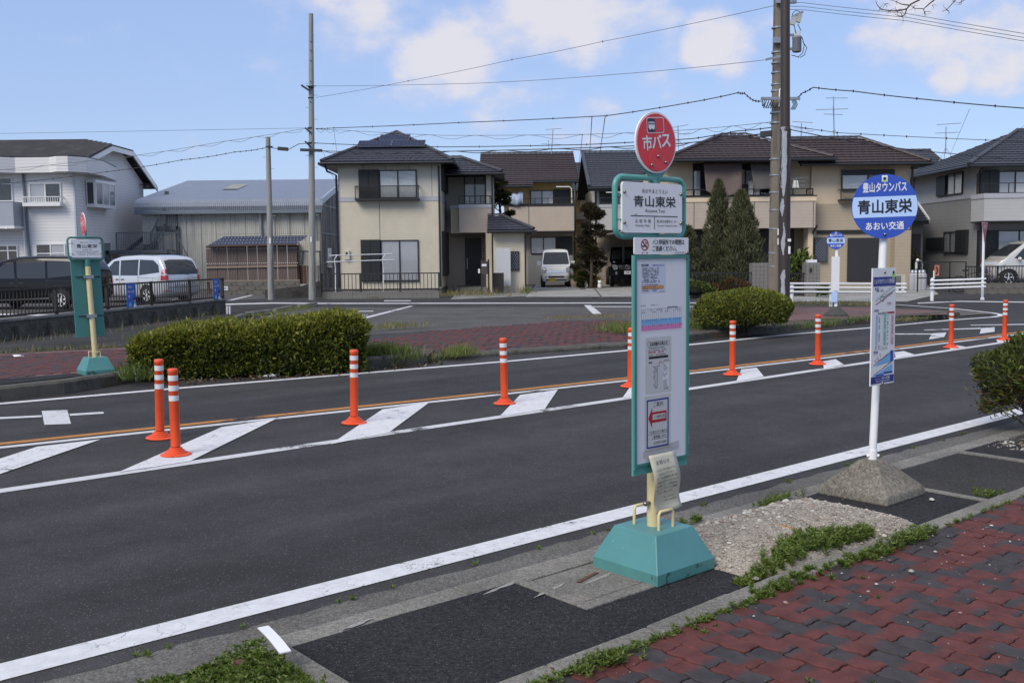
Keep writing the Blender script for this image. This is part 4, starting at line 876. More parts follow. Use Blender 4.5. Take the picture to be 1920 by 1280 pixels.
bd2=MB();bd2.M=BL.M;bd2.fb(-.20,.175,.50,1.545,-.075,-.045);bd2=bd2.build('notice_board',m_tealboard,ls2)
for z in (.78,1.30):cl=MB(BL.M);cl.fb(-.155,.165,z-.006,z+.006,-.046,-.034,1);cl.fb(-.055,.055,z-.022,z+.022,-.045,.042,0);cl.build('clamp',[m_steel,m_blackmetal],ls2)
fm=MB();tube_loop(fm,BL,-.235,.215,1.53,1.82,.014,.045,.0)
for z in (1.61,1.74):fm.bar(BL.p(-.225,z,.006),BL.p(-.15,z,.006),.03,.006);fm.bar(BL.p(.205,z,.006),BL.p(.13,z,.006),.03,.006)
fm.build('frame',m_tealboard,ls2)
name_plate(ls2,BL,-.200,.180,1.557,1.795,.012,False)
EF=Fr(BL.p(-.01,0,0),-N2*.99-U2*.12,lean)
red_disc(ls2,EF,.0,2.0,.150,.0)
c3=g(1567,592,.13);c3=Vector((c3.x,c3.y,.126))
sb=thing('bus_stop_sign','white pole town bus stop with small blue disc, across the road beside the guard rail','bus stop sign',c3)
m_dkfoot=mat('foot_dark',(.06,.058,.055),.95,.3,9,.6,50)
f3=MB();f3.lathe([(.30,0),(.29,.05),(.06,.23)],8,c3,sm=False);f3.build('base',m_dkfoot,sb)
z1=Z_(1566,440,c3.y)
MB().cyl(c3+Vector((0,0,.2)),(c3.x,c3.y,Z_(1566,468,c3.y)+.05),.04,n=12).build('pole',m_white_paint,sb)
d3=Vector((at(1566,451,c3.y).x,c3.y-.05,Z_(1566,451,c3.y)));v3=(EYE-d3);v3.z=0;v3.normalize()
S3=Fr(d3,Vector((-v3.y,v3.x,0)));blue_disc(sb,S3,.205)
b3=MB();xa,xb=at(1557.5,500,c3.y).x,at(1572.5,500,c3.y).x;b3.box(xa,xb,c3.y-.075,c3.y-.05,Z_(1565,545,c3.y),Z_(1565,481,c3.y));b3.build('timetable_board',m_plate,sb)
b4=MB();b4.box(xa+.02,xa+.15,c3.y-.072,c3.y-.05,Z_(1565,566,c3.y),Z_(1565,546,c3.y));b4.build('notice_sheet',m_pale,sb)
# ================================================================== ORANGE DELINEATOR POSTS
def make_post():
 r=thing('delineator_post','orange lane post','delineator post')
 bs_=MB()
 for a in ([(.128,.009),(.128,.014)],[(.128,.014),(.118,.021),(.090,.025)],[(.090,.021),(.088,.036)],[(.088,.036),(.072,.040)],[(.072,.036),(.070,.052)],[(.070,.052),(.056,.056)],[(.056,.05),(.054,.070)],[(.054,.070),(.041,.074)]):bs_.lathe(a,28)
 bs_.build('base',m_orange,r)
 MB().lathe([(.040,.08),(.040,.704),(.0425,.706),(.0425,.735),(.036,.742)],24).build('post',m_orange,r)
 for z in (.47,.555,.640):
  MB().lathe([(.0412,z),(.0412,z+.045)],24).build('reflective_band',m_reflect,r)
 return r
PLAB=['left post of the orange pair, standing on the bare asphalt behind its neighbour','right post of the orange pair, standing on the white stripe nearest the camera','orange lane post standing in front of the right end of the long hedge','orange lane post in front of the red paver crossing, clear of every sign','orange lane post half hidden by the left edge of the teal bus stop board','orange lane post just right of the teal bus stop board, below the round shrub','orange lane post below the small blue bus stop disc','orange lane post hidden behind the timetable of the blue bus stop','orange lane post just right of the blue bus stop timetable','farthest orange lane post, above the leafy roadside shrub']
PP=[(300,822),(330,854),(664,794),(946,757.5),(1182,725.5),(1373,703),(1533,683.5),(1662,667.5),(1783,652),(1883,638)]
p0=make_post()
for i,(px,py)in enumerate(PP):
 o=p0 if i==0 else copy_tree(p0)
 q=g(px,py);o.location=(q.x,q.y,0);o.rotation_euler=(random.uniform(-.022,.022),random.uniform(-.02,.02)-(.012 if i<2 else 0),random.random()*6);o['label']=PLAB[i];o['group']='orange posts along the hatched strip'
# ================================================================== BUILDINGS
def window(root,fr,x0,x1,z0,z1,panes=2,style=('curtain',),fm=None,bw=.045,d=.07,mull=None,sill=True):
 """sash window lying on a facade: frame > panes, curtains"""
 fm=fm or m_frame;mb=MB(fr.M)
 mb.fb(x0,x1,z1-bw,z1,0,d);mb.fb(x0,x1,z0,z0+bw,0,d+(.03 if sill else 0));mb.fb(x0,x0+bw,z0+bw,z1-bw,0,d);mb.fb(x1-bw,x1,z0+bw,z1-bw,0,d)
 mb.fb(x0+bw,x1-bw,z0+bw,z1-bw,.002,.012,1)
 xs=[x0+bw+(x1-x0-2*bw)*i/panes for i in range(panes+1)]
 for x in xs[1:-1]:mb.fb(x-bw*.6,x+bw*.6,z0+bw,z1-bw,.012,d*.9)
 if mull:mb.fb(x0+bw,x1-bw,mull-.025,mull+.025,.03,d*.85)
 f=mb.build('window',[fm,m_inner],root)
 for i in range(panes):
  a,b=xs[i]+(bw*.6 if i else 0),xs[i+1]-(bw*.6 if i<panes-1 else 0);stl=style[i%len(style)]
  MB(fr.M).fb(a,b,z0+bw,z1-bw,.042,.046).build('pane',m_glass,f)
  if stl in ('curtain','frosted','half'):
   n=max(4,int((b-a)/.06));vs=[]
   e=b if stl!='half' else a+(b-a)*.45
   for j in range(n+1):
    dd=.026+(.009*math.sin(j*2.4+i)if stl!='frosted' else 0)
    x=a+(e-a)*j/n;vs+=[fr.p(x,z0+bw,dd),fr.p(x,z1-bw,dd)]
   c=MB();c.add(vs,[(2*j,2*j+1,2*j+3,2*j+2)for j in range(n)],0,stl!='frosted');c.build('curtain',m_curtain if stl!='frosted' else m_curtain_dull,f,fix=False)
 return f
def shutter_box(root,fr,x0,x1,z0,z1,d=.13,panels=2):
 mb=MB(fr.M);mb.fb(x0,x1,z0,z1,0,d-.02)
 for i in range(panels):a=x0+(x1-x0)*i/panels;mb.fb(a+.01,a+(x1-x0)/panels-.01,z0+.03,z1-.03,d-.02,d)
 return mb.build('shutter_box',m_shutter,root)
def railing(root,fr,x0,x1,z0,z1,d,bars=None,lattice=False,mid=False,r=.02,name='railing',ends=0):
 mb=MB(fr.M);mb.fb(x0,x1,z1-r*1.6,z1,d-r,d+r)
 mb.fb(x0,x1,z0,z0+r*1.4,d-r*.8,d+r*.8)
 if mid:mb.fb(x0,x1,(z0+z1)/2-r*.7,(z0+z1)/2+r*.7,d-r*.8,d+r*.8)
 n=bars or max(2,int((x1-x0)/.9))
 for i in range(n+1):x=x0+(x1-x0)*i/n;mb.fb(x-r*.8,x+r*.8,z0,z1-r*1.6,d-r*.8,d+r*.8)
 if ends:
  for x in (x0,x1):mb.fb(x-r,x+r,z1-r*1.6,z1,0,d);mb.fb(x-r,x+r,z0,z0+r,0,d)
 if lattice:
  k=int((x1-x0)/.1);h=z1-z0;mb.M=None
  for i in range(-4,k+1):
   for sg in (1,-1):
    xa,xb=x0+i*.1,x0+i*.1+h
    za,zb=(z0,z1)if sg>0 else (z1,z0)
    a0,a1=max(xa,x0),min(xb,x1)
    if a1<=a0:continue
    f=lambda x:za+(zb-za)*(x-xa)/(xb-xa)
    mb.bar(fr.p(a0,f(a0),d),fr.p(a1,f(a1),d),.012)
 return mb.build(name,m_blackmetal,root)
def pipe(root,pts,r=.04,m=None,name='downpipe'):return MB().tube(pts,r,8).build(name,m or m_gutterpipe,root)
def tile_face(roof,e0,e1,r1,r0,m,pitch=.30,tw=.30,th=.035):
 """courses of roof tiles between an eave line e0-e1 and a ridge line r0-r1"""
 e0,e1,r0,r1=map(Vector,(e0,e1,r0,r1));n=max(2,round(((r0+r1)/2-(e0+e1)/2).length/pitch))
 nrm=(e1-e0).cross(r0-e0 if (r0-e0).length>.1 else r1-e0).normalized()
 if nrm.z<0:nrm=-nrm
 for i in range(n):
  a0,a1=e0.lerp(r0,i/n),e1.lerp(r1,i/n);b0,b1=e0.lerp(r0,min(1,(i+1.12)/n)),e1.lerp(r1,min(1,(i+1.12)/n))
  L_=(a1-a0).length;k=max(1,round(L_/tw));vs,fs=[],[]
  for j in range(k):
   for u,up in ((j/k,.0),((j+.22)/k,.013),((j+.92)/k,.016),((j+1)/k,.0)):
    lo,hi=a0.lerp(a1,u),b0.lerp(b1,u)
    vs+=[lo+nrm*(.004),lo+nrm*(th+up),hi+nrm*(.004+up*.6)]
  for j in range(4*k-1):q=3*j;fs+=[(q,q+3,q+4,q+1),(q+1,q+4,q+5,q+2)]
  mb=MB();mb.add(vs,fs);mb.build('tile_course',m,roof,fix=False)
_capmesh={}
def ridge_caps(roof,p0,p1,m,r=.10,seg=.30):
 p0,p1=Vector(p0),Vector(p1);d=p1-p0;L_=d.length;n=max(1,round(L_/seg));d.normalize()
 if m.name not in _capmesh:
  mb=MB();vs=[]
  for x,rr in ((0,r*.92),(seg*.98,r*1.08),(seg*.98,r*.9)):
   for j in range(7):a=math.pi*j/6;vs.append((x,rr*math.cos(a),rr*math.sin(a)*.85))
  mb.add(vs,[(i*7+j,i*7+j+1,(i+1)*7+j+1,(i+1)*7+j)for i in range(2)for j in range(6)],0,False);mb.add(vs[:7],[list(range(7))]);_capmesh[m.name]=mb.mesh('ridge_tile',m)
 side=d.cross(Vector((0,0,1))).normalized();up=side.cross(d).normalized()
 Mi=wmat(roof).inverted()
 for i in range(n):
  o=link('ridge_tile',_capmesh[m.name],roof);p=p0+d*(L_*i/n)
  Mx=Mi@Matrix(((d.x,side.x,up.x,p.x),(d.y,side.y,up.y,p.y),(d.z,side.z,up.z,p.z),(0,0,0,1)));o.matrix_basis=Mx
def roof_body(root,faces,m,fascia=m_gutterpipe,th=.12):
 """slab under the tiles: faces are lists of points (eave..ridge); soffit and fascia come with it"""
 mb=MB()
 for f in faces:
  pts=[Vector(p)for p in f];mb.extr([p+Vector((0,0,-.015))for p in pts],(0,0,-th))
 return mb.build('roof',[fascia,m],root)
def eave_gutter(roof,a,b,r=.065):
 a,b=Vector(a),Vector(b);d=(b-a).normalized();o=Vector((d.y,-d.x,0));mb=MB()
 mb.tube([a+o*.06+Vector((0,0,-.075)),b+o*.06+Vector((0,0,-.075))],r,8);return mb.build('eave_gutter',m_gutterpipe,roof)
def hip_roof(root,x0,x1,y0,y1,z,rise_per,m,cap,ov=.5,hip_l=True,hip_r=True,ridge_y=None):
 """hipped (or gabled) roof over a rectangle, ridge along x; x0..y1 already include the eaves"""
 yr=(y0+y1)/2 if ridge_y is None else ridge_y;h=(yr-y0)*rise_per;zr=z+h
 rl=x0+(yr-y0)*(1 if hip_l else 0);rr=x1-(yr-y0)*(1 if hip_r else 0)
 if rl>rr:rl=rr=(x0+x1)/2
 A,B,C_,D_=Vector((x0,y0,z)),Vector((x1,y0,z)),Vector((x1,y1,z)),Vector((x0,y1,z));P,Q=Vector((rl,yr,zr)),Vector((rr,yr,zr))
 rf=roof_body(root,[[A,B,Q,P],[C_,D_,P,Q]]+([[D_,A,P]]if hip_l else [])+([[B,C_,Q]]if hip_r else []),m)
 tile_face(rf,A,B,Q,P,m)
 if hip_l:tile_face(rf,D_,A,P,P,m)
 if hip_r:tile_face(rf,B,C_,Q,Q,m)
 tile_face(rf,C_,D_,P,Q,m,pitch=.9,tw=3)
 if (Q-P).length>.3:ridge_caps(rf,P+Vector((0,0,.03)),Q+Vector((0,0,.03)),cap)
 if hip_l:ridge_caps(rf,A+Vector((.03,.03,.05)),P+Vector((0,0,.04)),cap)
 if hip_r:ridge_caps(rf,B+Vector((-.03,.03,.05)),Q+Vector((0,0,.04)),cap)
 eave_gutter(rf,A,B)
 if hip_r:eave_gutter(rf,B,C_)
 if hip_l:eave_gutter(rf,D_,A)
 return rf,P,Q
def siding_mat(name,col,pitch=.15,var=.05,line=.55,wave=.0):
 """cladding colour with its fine factory relief (joint lines a few millimetres wide)"""
 m=mat(name,col,.75,var,2.0,.12,40);t=m.node_tree;L=t.links.new;b=t.nodes['Principled BSDF']
 src=b.inputs['Base Color'].links[0].from_socket;tc=t.nodes['Texture Coordinate']
 sp=t.nodes.new('ShaderNodeSeparateXYZ');L(tc.outputs['Object'],sp.inputs[0])
 md=t.nodes.new('ShaderNodeMath');md.operation='FRACT';dv=t.nodes.new('ShaderNodeMath');dv.operation='DIVIDE';dv.inputs[1].default_value=pitch;L(sp.outputs['Z'],dv.inputs[0]);L(dv.outputs[0],md.inputs[0])
 gt=t.nodes.new('ShaderNodeMapRange');gt.inputs['From Min'].default_value=.0;gt.inputs['From Max'].default_value=.16;gt.inputs['To Min'].default_value=line;gt.inputs['To Max'].default_value=1.0;L(md.outputs[0],gt.inputs['Value'])
 sc=t.nodes.new('ShaderNodeVectorMath');sc.operation='SCALE';L(src,sc.inputs[0]);L(gt.outputs[0],sc.inputs['Scale']);L(sc.outputs[0],b.inputs['Base Color'])
 return m
m_creamwall=siding_mat('siding_cream',(.58,.525,.41),.11,.07,.86)
m_creamwall2=mat('siding_cream_upper',(.58,.545,.465),.75,.05,2)
m_band=mat('band_grey',(.40,.41,.44),.7,.05,3)
m_aptwall=siding_mat('siding_pale',(.70,.69,.685),.15,.03,.60)
m_yellowwall=mat('wall_yellow',(.58,.42,.18),.8,.08,3)
m_taupe=siding_mat('siding_taupe',(.45,.38,.315),.14,.06,.85)
m_beige=mat('wall_beige',(.66,.525,.375),.8,.06,2)
m_tan=siding_mat('siding_tan',(.40,.33,.24),.14,.06,.82)
m_greywall=siding_mat('siding_grey',(.25,.25,.245),.16,.06,.84)
m_greywall2=siding_mat('siding_grey_light',(.44,.44,.43),.16,.05,.86)
m_whitewall=mat('wall_white',(.58,.58,.55),.8,.05,2)
m_door=mat('door_dark',(.028,.022,.020),.5,.1,8)
m_brownpipe=mat('pipe_brown',(.06,.035,.03),.5,.1,6)
m_stonewall=mat('block_wall_stone',(.19,.18,.165),.9,.3,8,.6,40,col2=(.10,.095,.085),c2scale=4)
m_blockwall=mat('block_wall',(.135,.125,.11),.95,.3,6,.4,60,col2=(.06,.055,.045),c2scale=1.6)
def block_of(root,name,x0,x1,y0,y1,z0,z1,m):return MB().box(x0,x1,y0,y1,z0,z1).build(name,m,root)
FR=(1,0,0)
def front(x,y,z=0):return Fr((x,y,z),(1,0,0))
def rside(x,y,z=0):return Fr((x,y,z),(0,1,0))
def lside(x,y,z=0):return Fr((x,y,z),(0,-1,0))
def house_cream():
 Y=43.0;X0,X1=X_(637,Y),X_(827,Y);Z=lambda y:Z_(730,y,Y);Xp=lambda x:X_(x,Y)
 h=thing('house','cream two storey house with solar panels on its dark hipped roof','house',(X0,Y,0))
 zb=Z(373);Yb=49.6
 block_of(h,'lower_wall',X0,X1,Y,Yb,.25,zb-.10,m_creamwall);block_of(h,'plinth',X0+.04,X1-.04,Y+.04,Yb,0,.25,m_conc)
 block_of(h,'upper_wall',X0,X1,Y,Yb,zb+.10,5.62,m_creamwall2);block_of(h,'band',X0-.02,X1+.02,Y-.02,Yb,zb-.10,zb+.10,m_band)
 f=front(X0,Y);W=X1-X0;px=lambda x:Xp(x)-X0
 jb=MB(f.M)
 for x in (.25,.47,.70,.92):jb.fb(px(637)+W*x-.008,px(637)+W*x+.008,zb+.1,5.6,-.002,.004)
 jb.fb(px(713)-.01,px(713)+.01,.3,zb-.1,-.002,.005);jb.build('cladding_joint',m_gutterpipe,h)
 zt,zbm=Z(319),Z(352)
 window(h,f,px(714),px(784),Z(372),zt,2,('curtain','curtain'));shutter_box(h,f,px(676),px(714)-.01,Z(372),zt+.02,panels=2)
 railing(h,f,px(671),px(788),Z(372)-.03,Z(349),.36,bars=3,lattice=True,ends=1)
 MB(f.M).fb(px(671)-.02,px(788)+.02,Z(372)-.10,Z(372)-.025,0,.40).build('rail_ledge',m_blackmetal,h)
 window(h,f,px(714),px(785),Z(527),Z(450),2,('frosted','frosted'),mull=None);shutter_box(h,f,px(677),px(714)-.01,Z(527),Z(449),panels=2)
 mt=MB(f.M);xm=px(651);mt.fb(xm-.11,xm+.11,Z(486),Z(469),0,.12);mb_=mt.build('meter_box',mat('meter_cream',(.55,.52,.43),.5,.05,4),h)
 MB(f.M).fb(xm-.05,xm+.03,Z(478),Z(472),.12,.13).build('meter_window',m_inner,mb_)
 sd=rside(X1,Y)
 shutter_box(h,sd,.7,3.6,zb+.4,zb+1.75,panels=3);shutter_box(h,sd,.6,3.4,.75,2.7,panels=3)
 ov=.62;rf,P,Q=hip_roof(h,X0-ov,X1+ov,Y-ov,Yb+ov,5.62,.42,m_tileblue,m_cap)
 m_solar=mat('solar_cell',(.012,.017,.05),.5,.2,40,spec=.12);n=Vector((0,-.42,1)).normalized();up=Vector((0,1,.42)).normalized()
 def panel(cx,cy,w_,l_):
  o=Vector((cx,cy,5.62+(cy-(Y-ov))*.42))+n*.14;F=Fr(o,(1,0,0),up);a=MB(F.M);a.fb(-w_/2,w_/2,-l_/2,l_/2,-.02,.02);p=a.build('solar_panel',m_solar,h)
  b=MB(F.M)
  for i in range(int(w_/.16)+1):b.fb(-w_/2+i*.16-.003,-w_/2+i*.16+.003,-l_/2,l_/2,.0202,.0222)
  for i in range(int(l_/.16)+1):b.fb(-w_/2,w_/2,-l_/2+i*.16-.004,-l_/2+i*.16+.004,.0204,.0226)
  for q in ((-w_/2-.02,-w_/2,-l_/2,l_/2),(w_/2,w_/2+.02,-l_/2,l_/2),(-w_/2,w_/2,-l_/2-.02,-l_/2),(-w_/2,w_/2,l_/2,l_/2+.02)):b.fb(*q,-.02,.03)
  b.build('grid_line',mat('cell_line',(.10,.12,.17),.5,0)if 'cell_line' not in bpy.data.materials else bpy.data.materials['cell_line'],p)
 cx=(X0+X1)/2
 panel(cx-.74,Y+1.28,1.42,.82);panel(cx+.74,Y+1.28,1.42,.82);panel(cx+.05,Y+2.12,1.30,.80)
 pipe(h,[(X0-.45,Y-.55,5.5),(X0-.40,Y-.3,5.25),(X0-.06,Y-.08,5.1),(X0-.06,Y-.06,.3)],.045);pipe(h,[(X1-.04,Y-.06,5.45),(X1-.04,Y-.06,.3)],.04)
 Yw=46.0;xa=X1+.002;xw=X_(926,Yw)
 block_of(h,'upper_wall',xa,xw,Yw+1.2,Yb+.5,2.5,5.3,m_creamwall2);block_of(h,'lower_wall',xa,xw,Yw+.9,Yb+.5,0,2.5,m_taupe)
 Yc=44.8;bx0,bx1=X_(862,Yc),X_(922,Yc);bz0,bz1=Z_(890,436,Yc),Z_(890,390,Yc)
 block_of(h,'balcony',bx0,bx1,Yc,Yw+1.2,bz0,bz1,m_taupe);block_of(h,'band',bx0-.02,bx1+.02,Yc-.02,Yw+1.2,bz1,bz1+.16,m_band)
 xl0=X_(846,45.6);block_of(h,'balcony',xl0,bx0-.004,45.6,Yw+1.2,bz0,bz1,m_creamwall);block_of(h,'band',xl0-.02,bx0-.024,45.58,Yw+1.2,bz1,bz1+.16,m_band)
 railing(h,front(bx0,Yc),0,bx1-bx0,bz1+.17,bz1+.55,-.06,bars=3);railing(h,rside(bx1,Yc),0,1.3,bz1+.17,bz1+.55,-.06,bars=2)
 wf=front(xa,Yw+1.2);window(h,wf,X_(872,Yw+1.2)-xa,X_(912,Yw+1.2)-xa,bz1+.1,bz1+1.6,2,('curtain','curtain'))
 block_of(h,'corner_post',X_(913,Yc+.3),X_(922,Yc+.3),Yc+.3,Yw+1.2,bz1+.2,5.2,m_creamwall2)
 df=front(xa,Yw+.9);d0,d1=X_(872,Yw+.9)-xa,X_(903,Yw+.9)-xa
 dm=MB(df.M);dm.fb(d0,d1,.25,2.45,0,.06)
 for i in range(7):x=d0+.15+(d1-d0-.3)*i/6;dm.fb(x-.02,x+.02,.35,2.35,.06,.075)
 dr=dm.build('door',m_door,h);MB(df.M).fb(d0+.08,d0+.11,1.0,1.5,.06,.11).build('handle',m_steel,dr)
 block_of(h,'pillar',X_(911,Yc),X_(922,Yc),Yc,Yc+.5,0,bz0,m_creamwall);block_of(h,'porch_step',X_(852,Yc),X_(912,Yc),Yc-.2,Yw+.9,0,.22,m_stonewall)
 MB().ball((X_(907.5,Yc+1),Yc+1.6,1.9),.07,8,6).build('porch_lamp',m_lamp,h)
 rf2,_,_=hip_roof(h,xa-.05,X_(944,Yc),Yc-.5,Yc+3.4,5.28,.42,m_tileblue,m_cap,hip_l=False)
 Yl=43.8;lx0,lx1=X_(925,Yl),X_(984,Yl);block_of(h,'lower_wall',lx0,lx1,Yl,Yw+2,0.0,2.75,m_creamwall)
 hip_roof(h,lx0-.25,lx1+.42,Yl-.45,Yl+2.5,2.72,.45,m_tileblue,m_cap,hip_l=False)
 lf=front(lx0,Yl);wx=X_(963,Yl)-lx0;lw=MB(lf.M);lw.fb(wx-.24,wx+.24,.95,1.8,0,.07);lw_=lw.build('window',m_frame,h);lt_=MB(lf.M)
 lt_.M=None
 for i in range(-6,8):
  for sg in (1,-1):
   xa_=wx-.22+i*.11;pts=[(xa_,1.0 if sg>0 else 1.75),(xa_+.5,1.75 if sg>0 else 1.0)]
   (p_,q_)=pts;u0,u1=max(p_[0],wx-.21),min(q_[0],wx+.21)
   if u1>u0:f_=lambda x:p_[1]+(q_[1]-p_[1])*(x-p_[0])/(q_[0]-p_[0]);lt_.bar(lf.p(u0,f_(u0),.08),lf.p(u1,f_(u1),.08),.012)
 lt_.build('lattice',m_steel,lw_)
 pipe(h,[(lx1+.02,Yl-.05,2.5),(lx1+.02,Yl-.05,.1)],.035);pipe(h,[(bx1+.05,Yc-.05,bz1+1.4),(bx1+.05,Yc-.05,bz0),(bx1+.05,Yc-.05,.2)],.035)
 MB(lf.M).fb(.1,.75,.3,1.95,.28,.45).build('storage_panel',mat('storage_white',(.50,.51,.52),.5,.04,4),h)
 return X0,X1,Y
HX0,HX1,HY=house_cream()
def apartment():
 Y=48.0;Xc=X_(145,Y);Xl=Xc-26;Z=lambda y,x=100:Z_(x,y,Y);Xp=lambda x:X_(x,Y)
 a=thing('apartment_building','pale grey clad two storey apartment building with outside steel stairs','apartment building',(Xc,Y,0))
 Ye=57.0
 pr=[(Y,0),(Ye,0),(Ye,5.9),(Y+6.2,7.25),(Y+3.4,7.25),(Y,6.0)]
 MB().extr([(Xc,y,z)for y,z in pr],(-26,0,0)).build('wall',m_aptwall,a)
 cp=MB();cp.box(Xc-.06,Xc+.025,Y-.025,Y+.06,0,6.0);cp.build('corner_trim',mat('trim_blue_white',(.42,.47,.50),.5,.04,4),a)
 f=front(Xl,Y);px=lambda x:Xp(x)-Xl
 zt,zb=Z(297),Z(325);pm_=MB();prof=[(px(-120),1.0),(px(24),1.0),(px(47),.55),(px(110),.55),(px(131),1.0),(px(152),1.0)]
 q=[(x,-d)for x,d in prof]+[(prof[-1][0],0),(prof[0][0],0)]
 pts=[Vector((Xl+x,Y+y,zb))for x,y in q]
 pts2=pts[:6]+[Vector((Xc+.75,Y-.3,zb)),Vector((Xc+.75,Y+1.6,zb)),Vector((Xc+.02,Y+5.2,zb)),Vector((Xc+.02,Y,zb))]+pts[6:]
 pm_.extr(pts2,(0,0,zt-zb));pm_.build('parapet',m_aptwall,a)
 cpm=MB();cpm.extr([p+Vector((0,0,zt-zb+.002))for p in pts2],(0,0,.05));cpm.build('parapet_cap',m_gutterpipe,a)
 m_sh=mat('roof_shingle',(.030,.028,.028),.8,.3,3,.5,30,stretch=(.6,3,3),col2=(.05,.047,.045),c2scale=1.2)
 xo=Xc+.55;e=.10
 rf=MB();prof2=[(Y-.25,6.28),(Y+3.4,7.42),(Y+4.7,7.85),(Y+6.2,7.42),(Ye+.7,5.75)]
 RX=Xc-1.5
 A,B,C_,D_,E_=[Vector((xo,y,z))for y,z in prof2];A2,B2,C2,D2,E2=[Vector((Xl,y,z))for y,z in prof2];C_=Vector((RX,Y+4.7,7.85))
 rf.poly([A2,A,B,C_,C2]);rf.poly([C2,C_,D_,E_,E2]);rf.poly([B,D_,C_]);rfo=rf.build('roof',m_sh,a,fix=False);md=rfo.modifiers.new('thick','SOLIDIFY');md.thickness=.07;md.offset=0
 n=22;cs=MB()
 for i in range(n):
  z0=A.lerp(Vector((xo,C_.y,C_.z)),i/n);x1=xo if i<n*.72 else RX+(xo-RX)*(1-(i/n-.72)/.28);cs.extr([Vector((Xl,z0.y,z0.z+.03)),Vector((x1,z0.y,z0.z+.03)),Vector((x1,z0.y+.2,z0.z+.085)),Vector((Xl,z0.y+.2,z0.z+.085))],(0,0,.02))
 setp(cs.build('shingle_course',m_sh,rfo),kind='stuff')
 bg=MB()
 for p,q_ in ((A,B),(B,D_),(D_,E_)):bg.extr([p+Vector((-.02,0,-.05)),q_+Vector((-.02,0,-.05)),q_+Vector((-.02,0,-.30)),p+Vector((-.02,0,-.30))],(.06,0,0))
 bg.build('bargeboard',m_framew,rfo)
 sf=MB();sf.extr([Vector((xo,E_.y,E_.z-.12)),Vector((Xl,E_.y,E_.z-.12)),Vector((Xl,Ye,E_.z+.15)),Vector((xo,Ye,E_.z+.15))],(0,0,-.03));sf.build('soffit',m_soffit,rfo)
 z1t,z1b=Z(343),Z(380)
 window(a,f,px(61.5),px(120.5),z1b,z1t,2,('frosted','dark'),m_framew,mull=None)
 rl=MB(f.M);rl.fb(px(54),px(124),Z(387),Z(380.5),0,.42,0)
 for x in np.linspace(px(55),px(123),17):rl.fb(x-.012,x+.012,Z(380.5),Z(370.5),.36,.39)
 rl.fb(px(53),px(124),Z(370.5),Z(369),.34,.41);[rl.fb(x,x+.03,Z(370.5),Z(369),0,.34)for x in (px(53),px(123))]
 rl.build('window_rail',m_framew,a)
 window(a,f,px(68),px(123),Z(560),Z(457),2,('dark','frosted'),m_framew,mull=Z(475))
 window(a,f,px(-3),px(34),Z(510),Z(458.5),2,('dark','dark'),m_framew,mull=Z(461+8));window(a,f,px(0),px(30),Z(377),Z(332),1,('dark',),m_framew,mull=Z(344))
 window(a,f,px(-110),px(-40),Z(560),Z(458),2,('frosted','dark'),m_framew)
 bl=MB();bl.box(Xp(-60),Xp(47),Y-.95,Y,Z(424),Z(379));bl.build('balcony',mat('balcony_grey',(.33,.35,.40),.6,.05,3),a)
 MB().box(Xp(-60),Xp(47)+.03,Y-.98,Y,Z(424)-.12,Z(424)).build('balcony_edge',m_framew,a);MB().box(Xp(-60),Xp(47)+.03,Y-.98,Y-.9,Z(379),Z(379)+.05).build('balcony_cap',m_framew,a)
 pipe(a,[(Xp(52),Y-.09,zb),(Xp(55),Y-.09,3),(Xp(58),Y-.09,0)],.06,mat('pipe_slate',(.12,.15,.18),.5,.05,4));pipe(a,[(Xp(33),Y-1.0,Z(424)-.1),(Xp(37),Y-.3,Z(430)),(Xp(48),Y-.12,Z(433)),(Xp(51),Y-.12,0)],.045,m_framew)
 s=rside(Xc,Y);yo=lambda x:(960-145)/(960-x)*Y-Y
 b0,b1=yo(166),yo(203);bz0,bz1=1.67+(484-385)*(Y+1.8)/FPX,1.67+(484-343)*(Y+1.8)/FPX
 bw=MB(s.M);bw.fb(b0,b1,bz0-.12,bz0,0,.5);bw.fb(b0,b1,bz1,bz1+.1,0,.5);bw.fb(b0,b1,bz0,bz1,0,.44,1);bwo=bw.build('bay_window',[m_framew,m_inner],a)
 window(a,s.sh(0,0,.44),b0,b1,bz0,bz1,3,('dark','frosted','frosted'),m_framew,sill=False)
 fs=Fr((Xc,Y+b0,0),(1,0,0));window(a,fs,.04,.44,bz0,bz1,1,('dark',),m_framew,sill=False,d=.05)
 window(a,s,yo(192),yo(207),.9,2.5,1,('frosted',),m_framew,mull=1.5)
 lm=MB();p=at(268,350,Y+yo(268));lm.cyl((Xc,p.y,p.z+.12),(Xc+.35,p.y,p.z+.12),.03,n=8);lm.lathe([(.06,.12),(.17,.0),(.18,-.04)],12,(Xc+.32,p.y,p.z));lm.build('wall_lamp',m_blackmetal,a)
 ms=mat('stair_steel',(.085,.095,.11),.5,.1,5);Yst=Y+4.8
 st0=thing('outside_stairs','grey steel outside stairs with railings at the gable of the pale apartment building','stairs',(Xc+1,Yst,0))
 xs=lambda x:X_(x,Yst);zs=lambda y:Z_(280,y,Yst)
 MB().box(xs(293),xs(335),Yst,Yst+2.2,zs(432),zs(424)).build('upper_landing',ms,st0)
 MB().box(xs(220),xs(332),Yst-1.6,Yst+.2,zs(476),zs(469)).build('lower_landing',ms,st0)
 for i in range(13):u=i/12;mb=MB();x0_,x1_=xs(246),xs(284);zz=zs(470)+(zs(424)-zs(470))*u;yy=Yst-.6+2.6*u;mb.box(x0_+1.2*u*.6,x1_+1.2*u*.6,yy,yy+.24,zz-.03,zz);mb.build('stair_tread',m_trim if i%2 else ms,st0)
 sb_=MB()
 for xo_ in (xs(244),xs(285)):sb_.bar((xo_,Yst-.6,zs(472)),(xo_+.75,Yst+2.0,zs(424)),.06,.22)
